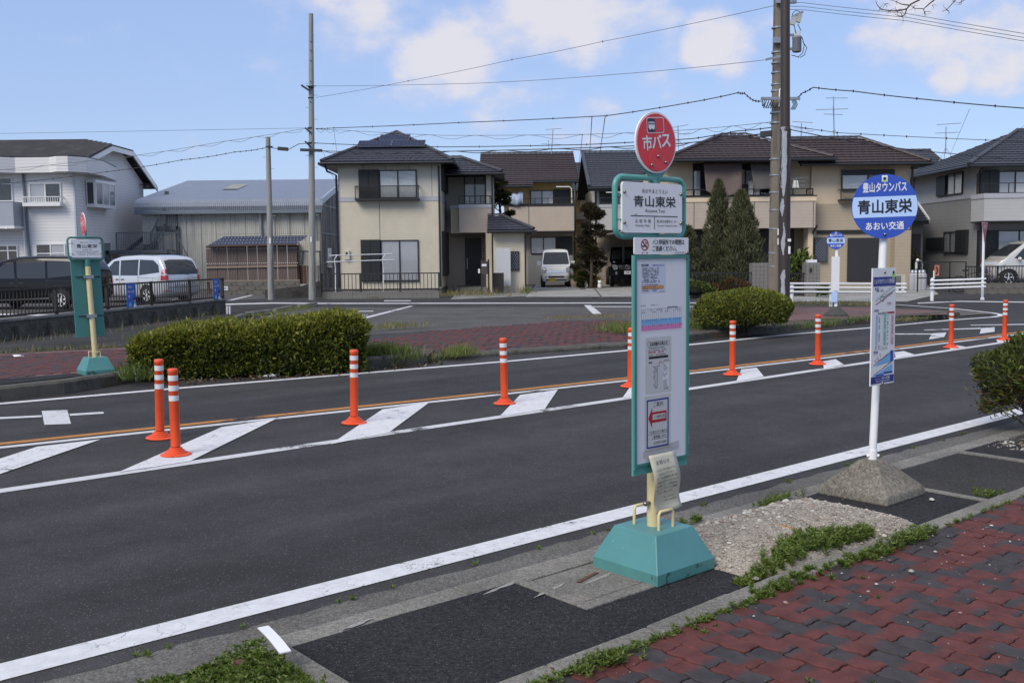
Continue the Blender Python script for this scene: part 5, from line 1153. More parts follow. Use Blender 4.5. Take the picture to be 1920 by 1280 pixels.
 sb_.bar((xs(332),Yst-1.4,zs(470)),(xs(358),Yst-1.4,zs(492)),.05,.2);sb_.build('stringer',ms,st0)
 po=[MB(),MB(),MB()];po[0].box(xs(289)-.09,xs(289)+.09,Yst+2.2,Yst+2.38,0,5.3);po[1].box(xs(334)-.06,xs(334)+.06,Yst,Yst+.12,0,zs(424));po[2].box(xs(224)-.06,xs(224)+.06,Yst-1.6,Yst-1.5,0,zs(470));[q.build('post',ms,st0)for q in po]
 def rail(x0_,y0_,x1_,y1_,Yr,h=1.05,n=14):
  A_,B_=Vector((X_(x0_,Yr),Yr,Z_(280,y0_,Yr))),Vector((X_(x1_,Yr),Yr,Z_(280,y1_,Yr)));mb=MB();mb.bar(A_,B_,.05);mb.bar(A_-Vector((0,0,h)),B_-Vector((0,0,h)),.04)
  for i in range(n+1):p_=A_.lerp(B_,i/n);mb.bar(p_,p_-Vector((0,0,h)),.05 if i in (0,n)else .018)
  mb.build('railing',ms,st0)
 rail(219,436,305,436,Yst-1.6,1.0,26);rail(306,436,330,438,Yst-1.57,1.0,6);rail(330.9,438,357,493,Yst-1.5,.95,7);rail(284,438,312,388,Yst-.2,.9,9);rail(313,388,334,390,Yst+.16,1.0,6);rail(276,388,335,391,Yst+2.1,1.0,12);rail(283,462,309,421,Yst-.4,.5,6)
 return Xc
APX=apartment()
def warehouse():
 Y=53.0;X0,X1=X_(268,Y),X_(601,Y);ze=Z_(450,398,Y);zr=ze+2.3;Yr=Y+8.6
 m_cor=mat('corrugated_wall',(.46,.455,.41),.55,.10,1.5,metal=.15,col2=(.30,.29,.26),c2scale=.9,c2stretch=(3,3,.4),c2lo=.45,c2hi=.75)
 m_croof=mat('corrugated_roof',(.37,.395,.44),.42,.08,2,metal=.35)
 wh=thing('warehouse','long corrugated metal warehouse with grey blue sheet roof and curved eaves','warehouse',((X0+X1)/2,Y,0))
 def corr(name,a,b,up,n,amp,m,out):
  a,b,up,out=Vector(a),Vector(b),Vector(up),Vector(out);vs=[]
  for i in range(2*n+1):p=a.lerp(b,i/(2*n))+out*(amp if i%2 else 0);vs+=[p,p+up]
  mb=MB();mb.add(vs,[(2*i,2*i+1,2*i+3,2*i+2)for i in range(2*n)],0,False);return mb.build(name,m,wh,fix=False)
 MB().box(X0,X1,Y+.06,Y+16,0,ze).build('wall',m_cor,wh)
 np_=12;wd=(X1-X0)/np_
 for i in range(np_):corr('wall_panel',(X0+wd*i+.012,Y,0),(X0+wd*(i+1)-.012,Y,0),(0,0,Z_(450,439,Y)),7,.02,m_cor,(0,-1,0));corr('wall_panel',(X0+wd*i+.012,Y,Z_(450,438.5,Y)),(X0+wd*(i+1)-.012,Y,Z_(450,438.5,Y)),(0,0,ze-Z_(450,438.5,Y)),7,.02,m_cor,(0,-1,0))
 nrib=96;prof=[(Y-.35,ze+.10),(Y-.42,ze+.30),(Y-.33,ze+.50),(Y-.08,ze+.66),(Yr,zr)]
 vs=[];kx=2*nrib
 for i in range(kx+1):
  x=X0-.25+(X1-X0+.5)*i/kx;o=.055 if i%2 else 0
  for (y,z),(ny,nz)in zip(prof,((-1,0),(-1,.1),(-.8,.6),(-.3,1),(0,1))):vs.append((x,y+ny*o,z+nz*o))
 k=len(prof);rm=MB();rm.add(vs,[(i*k+j,(i+1)*k+j,(i+1)*k+j+1,i*k+j+1)for i in range(kx)for j in range(k-1)]);rf=rm.build('roof',m_croof,wh,fix=False)
 MB().poly([(X0-.25,Yr,zr),(X1+.25,Yr,zr),(X1+.25,Y+16.5,ze+.2),(X0-.25,Y+16.5,ze+.2)]).build('roof',m_croof,wh,fix=False)
 q=[at(421,366,Y+4.6),at(447,366,Y+4.6)];sl=(zr-ze-.66)/(Yr-Y+.08);zf=lambda y:ze+.66+sl*(y-Y+.08)+.09
 MB().poly([(X_(421,Y+3.8),Y+3.8,zf(Y+3.8)),(X_(450,Y+3.8),Y+3.8,zf(Y+3.8)),(X_(470,Y+6.0),Y+6.0,zf(Y+6.0)),(X_(441,Y+6.0),Y+6.0,zf(Y+6.0))]).build('skylight',mat('skylight_sheet',(.27,.28,.24),.6,.3,20,stretch=(6,.5,1)),rf,fix=False)
 gm_=MB();gm_.box(X0-.2,X1+.2,Y-.5,Y-.3,ze-.08,ze+.09);gm_.build('eave_gutter',mat('gutter_bluegrey',(.14,.17,.21),.5,.05,3),rf)
 pipe(wh,[(X_(491,Y),Y-.12,ze),(X_(492,Y),Y-.12,0)],.08,m_steel);pipe(wh,[(X_(591,Y),Y-.2,ze),(X_(591,Y),Y-.2,.5)],.07,m_framew)
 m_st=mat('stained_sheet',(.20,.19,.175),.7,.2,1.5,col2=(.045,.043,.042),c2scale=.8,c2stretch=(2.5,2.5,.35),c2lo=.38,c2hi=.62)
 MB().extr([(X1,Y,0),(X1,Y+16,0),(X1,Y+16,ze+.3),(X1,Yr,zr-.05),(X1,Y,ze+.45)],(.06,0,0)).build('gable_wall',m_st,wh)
 sj=MB();s=rside(X1+.06,Y)
 sj.M=s.M
 for z in (1.3,2.9,4.4):sj.fb(0,8.5,z-.02,z+.02,0,.02)
 for x in (1.2,2.4,3.6,4.8,6):sj.fb(x-.015,x+.015,0,ze+.6,0,.012)
 sj.build('sheet_joint',m_gutterpipe,wh);window(wh,s,1.5,2.5,1.05,2.1,2,('frosted','frosted'),m_framew)
 bgm=MB();bgm.bar((X1+.15,Y-.3,ze+.5),(X1+.15,Yr,zr+.05),.12,.3);bgm.build('bargeboard',m_croof,rf)
warehouse()
def lean_to():
 Y=46.0;sh=thing('lean_to_shed','lean to shed of brown plastic sheets with dark blue roof before the warehouse','shed',(X_(480,Y),Y,0))
 x0,x1=X_(388,Y),X_(557,Y);z0,zt=.55,Z_(470,460,Y);zr=Z_(470,446.5,Y+2.2)
 m_poly=mat('brown_sheet',(.135,.103,.09),.45,.08,2,spec=.4);m_rust=mat('rust_frame',(.09,.045,.03),.8,.3,10)
 n=9
 for i in range(n):
  a,b=x0+(x1-x0)*i/n,x0+(x1-x0)*(i+1)/n;vs=[]
  for j in range(13):x=a+.01+(b-a-.02)*j/12;o=-.018 if j%2 else 0;vs+=[(x,Y+o,z0),(x,Y+o,zt)]
  mb=MB();mb.add(vs,[(2*j,2*j+1,2*j+3,2*j+2)for j in range(12)]);mb.build('wall_sheet',m_poly,sh,fix=False)
 fr_=MB()
 for i in (0,3,6,9):x=x0+(x1-x0)*i/n;fr_.box(x-.05,x+.05,Y+.05,Y+.12,0,zt)
 fr_.build('post',m_rust,sh)
 rl=MB();rl.bar((x0-.1,Y-.05,Z_(470,501,Y)),(x1,Y-.05,Z_(470,499,Y)),.07);rl.bar((x0-.1,Y-.05,z0+.03),(x1+.1,Y-.05,z0+.03),.06);rl.build('rail',mat('rail_tan',(.26,.20,.15),.6,.1,8),sh)
 bt=MB()
 for z in (Z_(470,465.5,Y),Z_(470,493.5,Y)):
  for i in range(46):x=x0+(x1-x0)*i/45;bt.box(x-.022,x+.022,Y-.03,Y-.018,z-.012,z+.012)
 setp(bt.build('bolt',m_white,sh),kind='stuff')
 m_rsh=mat('dark_blue_sheet',(.022,.025,.055),.4,.12,3,spec=.3)
 A,B=Vector((X_(387,Y-.35),Y-.35,Z_(470,461,Y-.35))),Vector((X_(557,Y-.35),Y-.35,Z_(470,459,Y-.35)));C_,D_=Vector((X_(578,Y+3),Y+3,zr+.1)),Vector((X_(420,Y+3),Y+3,zr+.1));nx=90;vs=[]
 for i in range(nx+1):o=.03 if i%2 else 0;p,q=A.lerp(B,i/nx),D_.lerp(C_,i/nx);vs+=[p+Vector((0,0,o)),q+Vector((0,0,o))]
 rm=MB();rm.add(vs,[(2*i,2*i+2,2*i+3,2*i+1)for i in range(nx)]);ro=rm.build('roof',m_rsh,sh,fix=False)
 sc=MB()
 for i in range(26):
  for k in (.2,.5,.8):p=A.lerp(B,(i+.5)/26).lerp(D_.lerp(C_,(i+.5)/26),k);sc.ball((p.x,p.y,p.z+.04),.02,5,3)
 setp(sc.build('roof_screw',m_white,ro),kind='stuff')
 MB().bar(A,B,.06,.06).build('eave_trim',m_rust,ro)
 vs=[];xa,xb=X_(557.5,Y),X_(598,Y)
 for j in range(25):x=xa+(xb-xa)*j/24;o=-.02 if j%2 else 0;vs+=[(x,Y+.3+o,Z_(570,498,Y)),(x,Y+.3+o,Z_(570,452,Y))]
 mb=MB();mb.add(vs,[(2*j,2*j+1,2*j+3,2*j+2)for j in range(24)]);mb.build('wall_sheet',mat('pale_sheet',(.42,.40,.35),.6,.1,2),sh,fix=False)
 br=MB();br.bar((X_(556,Y),Y-.3,Z_(570,471,Y)),(X_(602,Y),Y-.3,Z_(570,472,Y)),.06);br.bar((X_(571,Y),Y-.3,Z_(570,471,Y)),(X_(569,Y),Y-.3,Z_(570,496,Y)),.06);br.bar((X_(602,Y),Y-.3,.3),(X_(602,Y),Y-.3,Z_(570,471,Y)),.06);br.build('bracket',m_gutterpipe,sh)
 dk=MB();[dk.box(X_(x,Y)-.06,X_(x,Y)+.06,Y+.2,Y+.3,.4,Z_(570,498,Y))for x in (557,562,568,575)];dk.build('post',m_rust,sh)
lean_to()
def block_wall(name,label,a,b,h,course=.2,bl=.4,th=.14,z0=0,m=m_blockwall,cap=False,vis=True,cat='wall'):
 """wall of concrete blocks, each block a part"""
 a,b=Vector(a),Vector(b);a.z=b.z=0;d=b-a;L_=d.length;d.normalize();t=thing(name,label,cat,(a.x,a.y,z0));t.rotation_euler=(0,0,math.atan2(d.y,d.x))
 rows=max(1,round(h/course));n=max(1,round(L_/bl));ch=h/rows;cl_=L_/n
 key=MB();key.box(.004,cl_-.004,-th/2,th/2,.004,ch-.004);me=key.mesh('block',m)
 hk=MB();hk.box(.004,cl_/2-.004,-th/2,th/2,.004,ch-.004);me2=hk.mesh('half_block',m)
 core=MB();core.box(0,L_,-th/2+.012,th/2-.012,0,h-.01);link('mortar',core.mesh('mortar',m_blockwall),t)
 for r in range(rows):
  off=(r%2)*.5
  for i in range(n+(1 if off else 0)):
   x=(i-off)*cl_
   if off and i==0:o=link('block',me2,t);o.location=(0,random.uniform(-.002,.002),r*ch)
   elif off and i==n:o=link('block',me2,t);o.location=(L_-cl_/2,0,r*ch)
   else :o=link('block',me,t);o.location=(x,random.uniform(-.003,.003),r*ch)
 if cap:cm=MB();cm.box(-.02,L_+.02,-th/2-.02,th/2+.02,h,h+.05);link('coping',cm.mesh('coping',m_conc),t)
 return t
def bar_fence(name,label,a,b,h,z0,gap,m=m_brownfence,br=.012,post_gap=1.8,pr=.03,cat='fence',low=.06):
 a,b=Vector(a),Vector(b);d=b-a;d.z=0;L_=d.length;t=thing(name,label,cat,(a.x,a.y,z0));t.rotation_euler=(0,0,math.atan2(d.y,d.x))
 for z in (h,low):q=MB();q.box(0,L_,-.022,.022,z-.022,z+.022);link('rail',q.mesh('rail',m),t)
 q=MB();q.box(-pr,pr,-pr,pr,0,h+.03);pm_=q.mesh('post',m);n=max(1,round(L_/post_gap))
 for i in range(n+1):o=link('post',pm_,t);o.location=(L_*i/n,0,0)
 q=MB();q.box(-br,br,-br,br,low+.02,h-.02);bm_=q.mesh('baluster',m);k=round(L_/gap)
 for i in range(1,k):o=link('baluster',bm_,t);o.location=(L_*i/k,0,0)
 return t
Yw=44.5
block_wall('block_wall','weathered concrete block wall below the brown lean to shed',(X_(412,Yw),Yw,0),(X_(561,Yw),Yw,0),Z_(480,526.5,Yw),.24,.75)
np_=MB();q=at(422,540.5,Yw-.1);nf=front(q.x,Yw-.085);np_.M=nf.M;zc=q.z;np_.fb(-.13,.13,zc-.09,zc+.09,0,.012);no=np_.build('number_plate',m_white,None);setp(no,'small white plate numbered 101 on the concrete block wall','number plate')
t=MB();put_text(t,nf,'101',0,zc,.19,.12,.0135,0,.015);t.build('lettering',m_black,no,fix=False)
rw=MB();Yq=40.5;rw.extr([(X_(494,Yq),Yq,0),(X_(600,Yq),Yq,0),(X_(600,Yq),Yq,Z_(590,526,Yq)),(X_(563,Yq),Yq,Z_(563,536,Yq)),(X_(494,Yq),Yq,Z_(494,544,Yq))],(0,.2,0));setp(rw.build('retaining_wall',mat('dark_wall',(.05,.046,.042),.9,.3,4,col2=(.025,.023,.02),c2scale=2)),'low dark retaining wall rising behind the two grey utility poles','wall')
Yf=38.8;fa,fb_=(X_(602,Yf),Yf,0),(X_(822,Yf),Yf,0)
sw=thing('stone_wall','low wall of narrow split stones under the fence of the cream house','wall',fa);zst=Z_(700,546.5,Yf)
q=MB();nst=62;L_=fb_[0]-fa[0];q.box(0,L_/nst-.006,0,.15,0,zst);me=q.mesh('stone',m_stonewall)
for i in range(nst):o=link('stone',me,sw);o.location=(L_*i/nst,random.uniform(-.012,.012),random.uniform(-.006,.006))
q=MB();q.box(0,L_,.03,.18,0,zst-.01);link('core',q.mesh('core',m_conc),sw)
bar_fence('fence','dark brown bar fence on the stone wall of the cream house',fa,fb_,Z_(700,513,Yf)-zst,zst+.0,.145)
ry=40.6;rk=thing('laundry_rack','silver laundry pole rack before the cream house sliding door','laundry rack',(X_(680,ry),ry,0))
m_silver=mat('silver_pole',(.62,.63,.65),.3,.05,6,metal=.5)
pm_=MB();[pm_.cyl((X_(a,ry-dy),ry-dy,Z_(680,y,ry-dy)),(X_(b,ry-dy),ry-dy,Z_(680,y2,ry-dy)),.022,n=8)for a,b,y,y2,dy in ((617,735,478.5,476.5,.0),(612,740,490.5,487.5,.25))];pm_.build('pole',m_silver,rk)
for x in (627,717):MB().tube([(X_(x,ry)-.0,ry,0),(X_(x,ry)+.02,ry,1.2),(X_(x,ry)+.0,ry-.02,1.55),(X_(x,ry)+.14,ry-.1,1.72)],.022,8).build('stand',m_white_paint,rk)
def house_yellow():
 Y=55.0;h=thing('house','ochre and taupe house with brown tiled roof behind the white van','house',(X_(1020,Y),Y,0))
 Z=lambda y:Z_(1010,y,Y);Xp=lambda x:X_(x,Y)
 x0,x1=Xp(946),Xp(1074);block_of(h,'upper_wall',x0,x1,Y,Y+7,2.9,Z(343),m_yellowwall);block_of(h,'lower_wall',x0,x1,Y,Y+7,0,2.9,m_taupe)
 zb0,zb1=Z(434),Z(388);block_of(h,'balcony',Xp(955),Xp(1075),Y-1.1,Y,zb0,zb1,m_taupe)
 MB().box(Xp(953),Xp(1077),Y-1.14,Y-1.0,zb1,zb1+.10).build('balcony_cap',m_frame,h);MB().box(Xp(955),Xp(1075),Y-1.105,Y,zb0-.09,zb0-.003).build('balcony_edge',m_frame,h)
 MB().box(Xp(991.5)-.015,Xp(991.5)+.015,Y-1.107,Y-1.09,zb0,zb1).build('cladding_joint',m_gutterpipe,h)
 f=front(Xp(900),Y);px=lambda x:Xp(x)-Xp(900)
 window(h,f,px(995),px(1039),Z(386),Z(357),2,('frosted','curtain'));shutter_box(h,f,px(1039)+.01,px(1070),Z(386),Z(356),panels=2)
 railing(h,front(Xp(955),Y-1.07),0,Xp(1075)-Xp(955),zb1+.1,zb1+.42,0,bars=5)
 fl=front(Xp(900),Y);window(h,fl,px(995),px(1043),Z(476),Z(444.5),2,('curtain','curtain'));shutter_box(h,fl,px(1043)+.01,px(1073),Z(520),Z(444),panels=3)
 block_of(h,'plinth',Xp(990),Xp(1074),Y-.25,Y-.003,0,Z(479),m_greywall)
 A,B=Vector((Xp(900),Y-.9,Z(341))),Vector((Xp(1083),Y-.9,Z(341)));rise=.45;yr=Y+3.2;C_,D_=Vector((B.x,yr,A.z+(yr-A.y)*rise)),Vector((A.x,yr,A.z+(yr-A.y)*rise))
 rf=roof_body(h,[[A,B,C_,D_],[D_,C_,Vector((B.x,Y+7.6,A.z)),Vector((A.x,Y+7.6,A.z))]],m_tilebrown)
 tile_face(rf,A,B,C_,D_,m_tilebrown);ridge_caps(rf,D_+Vector((0,0,.03)),C_+Vector((0,0,.03)),m_capb);eave_gutter(rf,A,B)
 A2,B2=Vector((Xp(900),Y-1.5,Z(341)-.27)),Vector((Xp(1000),Y-1.5,Z(341)-.27));rf2=roof_body(h,[[A2,B2,Vector((B2.x,Y-.4,A2.z+.5)),Vector((A2.x,Y-.4,A2.z+.5))]],m_tilebrown);tile_face(rf2,A2,B2,(B2.x,Y-.4,A2.z+.51),(A2.x,Y-.4,A2.z+.51),m_tilebrown);eave_gutter(rf2,A2,B2)
 pipe(h,[(Xp(1079),Y-.5,Z(344)),(Xp(1076),Y-1.15,Z(352)),(Xp(1076),Y-1.15,zb0),(Xp(1077),Y-.3,zb0-.3),(Xp(1077),Y-.3,0)],.05);
 pb_=MB();pb_.tube([(Xp(1042),Y-1.0,Z(353)),(Xp(1066),Y-1.0,Z(353)),(Xp(1070),Y-1.0,Z(356)),(Xp(1071),Y-1.0,Z(388))],.03,6);pb_.build('laundry_bracket',m_framew,h)
 bd=MB();bx0,bx1=Xp(953),Xp(981)
 vs=[]
 for i in range(13):
  u=i/12
  for j in range(6):v=j/5;vs.append((bx0+(bx1-bx0)*u,Y-1.2-.12*math.sin(v*3)-.04*math.sin(u*17+v*3),zb1+.08+.62*(1-v)+.05*math.sin(u*9)))
 bd.add(vs,[(i*6+j,(i+1)*6+j,(i+1)*6+j+1,i*6+j+1)for i in range(12)for j in range(5)],0,True)
 bo=bd.build('bedding',mat('bedding',(.42,.50,.66),.9,.5,3,col2=(.62,.64,.66),c2scale=3),None,fix=False);bo.modifiers.new('thick','SOLIDIFY').thickness=.04;setp(bo,'pale blue and white bedding aired on the ochre house balcony','bedding')
house_yellow()
def house_small():
 Y=63.0;h=thing('house','narrow slice of ochre house with grey tiled roof seen between two bigger houses','house',(X_(1090,Y),Y,0))
 x0,x1=X_(1070,Y),X_(1150,Y);z=Z_(1090,358,Y);block_of(h,'wall',x0,x1,Y,Y+6,0,z,m_yellowwall)
 block_of(h,'side_panel',X_(1088,Y),X_(1112,Y),Y-.25,Y,0,z-.1,m_taupe)
 A,B=Vector((x0-.6,Y-.8,z)),Vector((x1+.5,Y-.8,z));C_,D_=B+Vector((0,4.2,2.0)),A+Vector((0,4.2,2.0));rf=roof_body(h,[[A,B,C_,D_]],m_tileblue);tile_face(rf,A,B,C_,D_,m_tileblue);eave_gutter(rf,A,B);ridge_caps(rf,D_,C_,m_cap)
 bl=MB();bl.box(X_(1076,Y),X_(1120,Y),Y-.9,Y,Z_(1090,412,Y),Z_(1090,400,Y));bl.build('balcony',m_taupe,h)
 h2=thing('house','roof edge of a far house peeping over the grey tiled one','house',(X_(1090,80),80,0));block_of(h2,'wall',X_(1060,80),X_(1140,80),80,88,0,Z_(1090,332,80),m_whitewall);block_of(h2,'roof',X_(1058,80),X_(1142,80),79.5,88.5,Z_(1090,332,80),Z_(1090,324,80),m_tileblue)
house_small()
def house_grey():
 Y=53.0;h=thing('house','pale grey house with slate roof behind the black off road car','house',(X_(1170,Y),Y,0))
 Z=lambda y:Z_(1150,y,Y);Xp=lambda x:X_(x,Y);x0,x1=Xp(1116),Xp(1240)
 block_of(h,'upper_wall',x0,x1,Y,Y+7,2.8,Z(350),m_whitewall);block_of(h,'lower_wall',x0,x1,Y+.3,Y+7,0,2.8,m_taupe)
 zb0,zb1=Z(432),Z(390);block_of(h,'balcony',Xp(1122),x1,Y-1.0,Y,zb0,zb1,m_greywall2);block_of(h,'band',Xp(1120),x1+.02,Y-1.03,Y,zb1,Z(384),m_band);MB().box(Xp(1119),x1,Y-1.06,Y-.9,Z(384),Z(383)).build('balcony_cap',m_frame,h)
 f=front(Xp(1116),Y);shutter_box(h,f,Xp(1124)-Xp(1116),Xp(1157)-Xp(1116),Z(386),Z(354),panels=3);window(h,f,Xp(1157)-Xp(1116)+.02,Xp(1190)-Xp(1116),Z(386),Z(356),2,('curtain',))
 railing(h,front(Xp(1122),Y-.98),0,x1-Xp(1122),Z(383),Z(383)+.3,0,bars=5)
 A,B=Vector((Xp(1101)+.0,Y-.8,Z(352))),Vector((x1+.8,Y-.8,Z(352)));yr=Y+4.1;C_,D_=Vector((B.x,yr,A.z+(yr-A.y)*.46)),Vector((A.x,yr,A.z+(yr-A.y)*.46))
 rf=roof_body(h,[[A,B,C_,D_],[D_,C_,Vector((B.x,Y+8,A.z)),Vector((A.x,Y+8,A.z))]],m_tileblue,th=.2);tile_face(rf,A,B,C_,D_,m_tileblue);ridge_caps(rf,D_+Vector((0,0,.03)),C_+Vector((0,0,.03)),m_cap);eave_gutter(rf,A,B)
 ridge_caps(rf,A+Vector((.06,0,.06)),D_+Vector((.06,0,.06)),m_cap)
 pipe(h,[(Xp(1117),Y-.4,Z(354)),(Xp(1117),Y-.1,Z(366)),(Xp(1117),Y-.1,0)],.05)
 lp=MB();lp.cyl((Xp(1134),Y-.8,Z(362.5)),(Xp(1165),Y-.8,Z(362.5)),.028,n=8);lp.tube([(Xp(1148),Y-.8,Z(362)),(Xp(1150),Y-.8,Z(366)),(Xp(1150),Y-.8,Z(384))],.035,8);lp.build('laundry_bracket',m_framew,h)
 w_=lside(Xp(1116),Y+3)
 cp=thing('carport','curved bronze carport canopy over the black off road car','carport',(Xp(1180),Y-3,0));Yc=50.5;vs=[]
 xa,xb=X_(1121,Yc-2),X_(1260,Yc-2)
 for i in range(13):
  u=i/12;x=xa+(xb-xa)*u;z=Z_(1121,443,Yc-2)+.42*math.sin(math.pi*(u*.5+.06))-.08
  vs+=[(x,Yc-2.2,z),(x,Yc+2.5,z+.05)]
 mb=MB();mb.add(vs,[(2*i,2*i+2,2*i+3,2*i+1)for i in range(12)],0,True);ro=mb.build('roof',mat('carport_sheet',(.16,.13,.11),.3,.08,2),cp,fix=False);ro.modifiers.new('thick','SOLIDIFY').thickness=.03
 eg=MB();eg.tube([Vector(v)+Vector((0,-.02,0))for v in vs[::2]],.045,8);eg.build('edge_beam',mat('bronze',(.36,.32,.27),.35,.05,5,metal=.6),cp)
 MB().box(xb-2.2,xb-2.08,Yc,Yc+.12,0,Z_(1121,440,Yc)).build('post',m_gutterpipe,cp)
house_grey()
def house_tan():
 Y=43.0;h=thing('house','wide tan house with brown tiled roof and sun cloths hung over its balcony','house',(X_(1490,Y),Y,0))
 Z=lambda y:Z_(1450,y,Y);Xp=lambda x:X_(x,Y)
 x0,xm,x1=Xp(1252),Xp(1522),Xp(1707);zt=Z(301)
 block_of(h,'upper_wall',x0,xm,Y+.4,Y+8,2.7,zt,m_beige);block_of(h,'lower_wall',x0,xm,Y+1.1,Y+8,0,2.7,m_tan)
 Yb=Y-.6;zb0,zb1=Z_(1400,428,Yb),Z_(1400,378,Yb);bxa,bxb=X_(1252,Yb),X_(1528,Yb)
 block_of(h,'balcony',bxa,bxb,Yb,Y+1.1,zb0,zb1,m_taupe);block_of(h,'balcony_top',bxa-.03,bxb+.03,Yb-.03,Y+.39,zb1,Z_(1400,368.5,Yb),m_beige);block_of(h,'balcony_cap',bxa-.05,bxb+.05,Yb-.06,Y+.38,Z_(1400,368.5,Yb),Z_(1400,367,Yb),m_frame)
 jm=MB();[jm.box(X_(x,Yb)-.012,X_(x,Yb)+.012,Yb-.004,Yb+.01,zb0,zb1)for x in (1301,1414,1448,1524)];jm.build('cladding_joint',m_gutterpipe,h)
 f=front(x0,Y+.4);px=lambda x:X_(x,Y+.4)-x0;Zf=lambda y:Z_(1400,y,Y+.4)
 window(h,f,px(1298),px(1358),Zf(380),Zf(318),2,('half','dark'));window(h,f,px(1395),px(1480),Zf(380),Zf(318),3,('curtain','dark','dark'))
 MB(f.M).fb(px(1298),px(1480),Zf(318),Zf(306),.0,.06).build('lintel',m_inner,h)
 bf=front(bxa,Yb+.1);railing(h,bf,.3,bxb-bxa-.1,Z_(1400,367,Yb)+.005,Z_(1400,353.5,Yb),0,bars=7,r=.025);railing(h,rside(bxb-.1,Yb+.1),0,.9,Z_(1400,367,Yb),Z_(1400,353.5,Yb),0,bars=1,r=.025)
 ov=.7;rf,P,Q=hip_roof(h,X_(1243,Y-.5),X_(1556,Y-.5),Y-.9,Y+5.2,zt+.02,.43,m_tilebrown,m_capb)
 Yr_=Y+.2;zt2=Z(310);block_of(h,'upper_wall',xm+.003,x1,Yr_,Y+8,2.72,zt2,m_beige);block_of(h,'lower_wall',xm+.003,x1,Yr_-.02,Y+8,0,2.7,m_tan);block_of(h,'band',xm+.003,x1+.01,Yr_-.04,Y+8.01,2.70,2.85,m_beige)
 zw0,zw1=Z_(1600,431,Yr_),Z_(1600,382,Yr_);block_of(h,'middle_wall',xm+.004,x1+.005,Yr_-.06,Yr_-.041,zw0,zw1,m_tan)
 hip_roof(h,X_(1490,Y),X_(1735,Y-.3),Yr_-.9,Yr_+3.7,zt2+.02,.55,m_tilebrown,m_capb,hip_l=False)
 f2=front(xm,Yr_-.06);p2=lambda x:X_(x,Yr_)-xm;Z2=lambda y:Z_(1600,y,Yr_)
 window(h,f2,p2(1574),p2(1672),Z2(356),Z2(327),2,('curtain','dark'));MB(f2.M).fb(p2(1574),p2(1672),Z2(327),Z2(319),.0,.1).build('shutter_case',m_frame,h)
 railing(h,f2,p2(1569),p2(1680),Z2(375),Z2(355),.35,bars=3,lattice=True,ends=1);MB(f2.M).fb(p2(1568),p2(1681),Z2(377),Z2(374.5),0,.38).build('rail_ledge',m_blackmetal,h)
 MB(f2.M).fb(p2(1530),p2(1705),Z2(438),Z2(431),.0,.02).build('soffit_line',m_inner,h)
 gd=MB(f2.M);gd.fb(p2(1588),p2(1655),.35,Z2(446),.0,.04)
 for i in range(18):z=.4+(Z2(447)-.4)*i/18;gd.fb(p2(1589),p2(1654),z,z+.09,.04,.052)
 gd.build('roller_shutter',mat('shutter_char',(.03,.03,.033),.5,.1,5),h)
 window(h,f2,p2(1525),p2(1550),Z2(490),Z2(445),1,('dark',));lt_=MB();
 for i in range(-5,7):
  for sg in (1,-1):
   xa_=p2(1525)+i*.12;xb_=xa_+.95;u0,u1=max(xa_,p2(1526)),min(xb_,p2(1549));za,zb=(Z2(489),Z2(446))if sg>0 else (Z2(446),Z2(489))
   if u1>u0:ff=lambda x:za+(zb-za)*(x-xa_)/.95;lt_.bar(f2.p(u0,ff(u0),.11),f2.p(u1,ff(u1),.11),.014)
 lt_.build('lattice',m_steel,h)
 pipe(h,[(X_(1528,Yb)+.06,Yb-.05,zb0+.1),(X_(1526,Yb)+.02,Yb+.5,zb0-.4),(X_(1524,Yb),Yb+.5,.1)],.05,m_brownpipe);pipe(h,[(x1+.05,Yr_-.1,zt2-.1),(x1+.05,Yr_-.1,.1)],.05,m_brownpipe)
 block_of(h,'pillar',X_(1515,Y-.3),X_(1524,Y-.3),Y-.3,Y+.4,0,zb0,m_beige);block_of(h,'pillar',X_(1676,Yr_-.4),X_(1706,Yr_-.4),Yr_-.5,Yr_-.07,0,Z2(433),m_tan)
 dk=MB();dk.box(X_(1300,Y),X_(1500,Y),Y+.9,Y+1.05,0,zb0-.02);dk.build('recess_shade',mat('recess_dark',(.035,.032,.03),.7,.2,3),h)  # dark sheet painted as the shade in the recess under the balcony
 def cloth(x0_,x1_,xb0,xb1,y0_,y1_,col,lab,bottom=0.0):
  vs=[];n=16;k=12
  for i in range(n+1):
   u=i/n
   for j in range(k+1):
    v=j/k;xx=(x0_+(x1_-x0_)*u)*(1-v)+(xb0+(xb1-xb0)*u)*v;yy=y0_+(y1_-y0_)*v+bottom*math.sin(u*math.pi)*v*v+(3*math.sin(u*math.pi)*(1-v)**3 if bottom<0 else 0)
    Yc=Y-.35-.55*v+.05*math.sin(u*11+v*2)*v+.10*math.sin(u*3.14)*math.sin(v*3.14);p=at(xx,yy,Yc);vs.append(p)
  mb=MB();mb.add(vs,[(i*(k+1)+j,(i+1)*(k+1)+j,(i+1)*(k+1)+j+1,i*(k+1)+j+1)for i in range(n)for j in range(k)],0,True);o=mb.build('sun_cloth',col,None,fix=False);o.modifiers.new('thick','SOLIDIFY').thickness=.012;setp(o,lab,'cloth','cloths hung over the balcony')
 cloth(1319,1392,1324,1391,304,358,mat('cloth_brown',(.115,.085,.078),.9,.1,2),'brown sun cloth hung over the tan house balcony, left one of the two',10)
 cloth(1406,1477,1415,1479,304.5,356,mat('cloth_grey',(.085,.08,.075),.9,.1,2),'dark grey sun cloth hung over the tan house balcony, nearer the utility pole',-2)
 return x1,Yr_
TX1,TYR=house_tan()
ac=thing('balcony_heater','white boiler unit standing on the tan house balcony between the cloths','boiler',at(1408,366,43.2));q=at(1408,366,43.1)
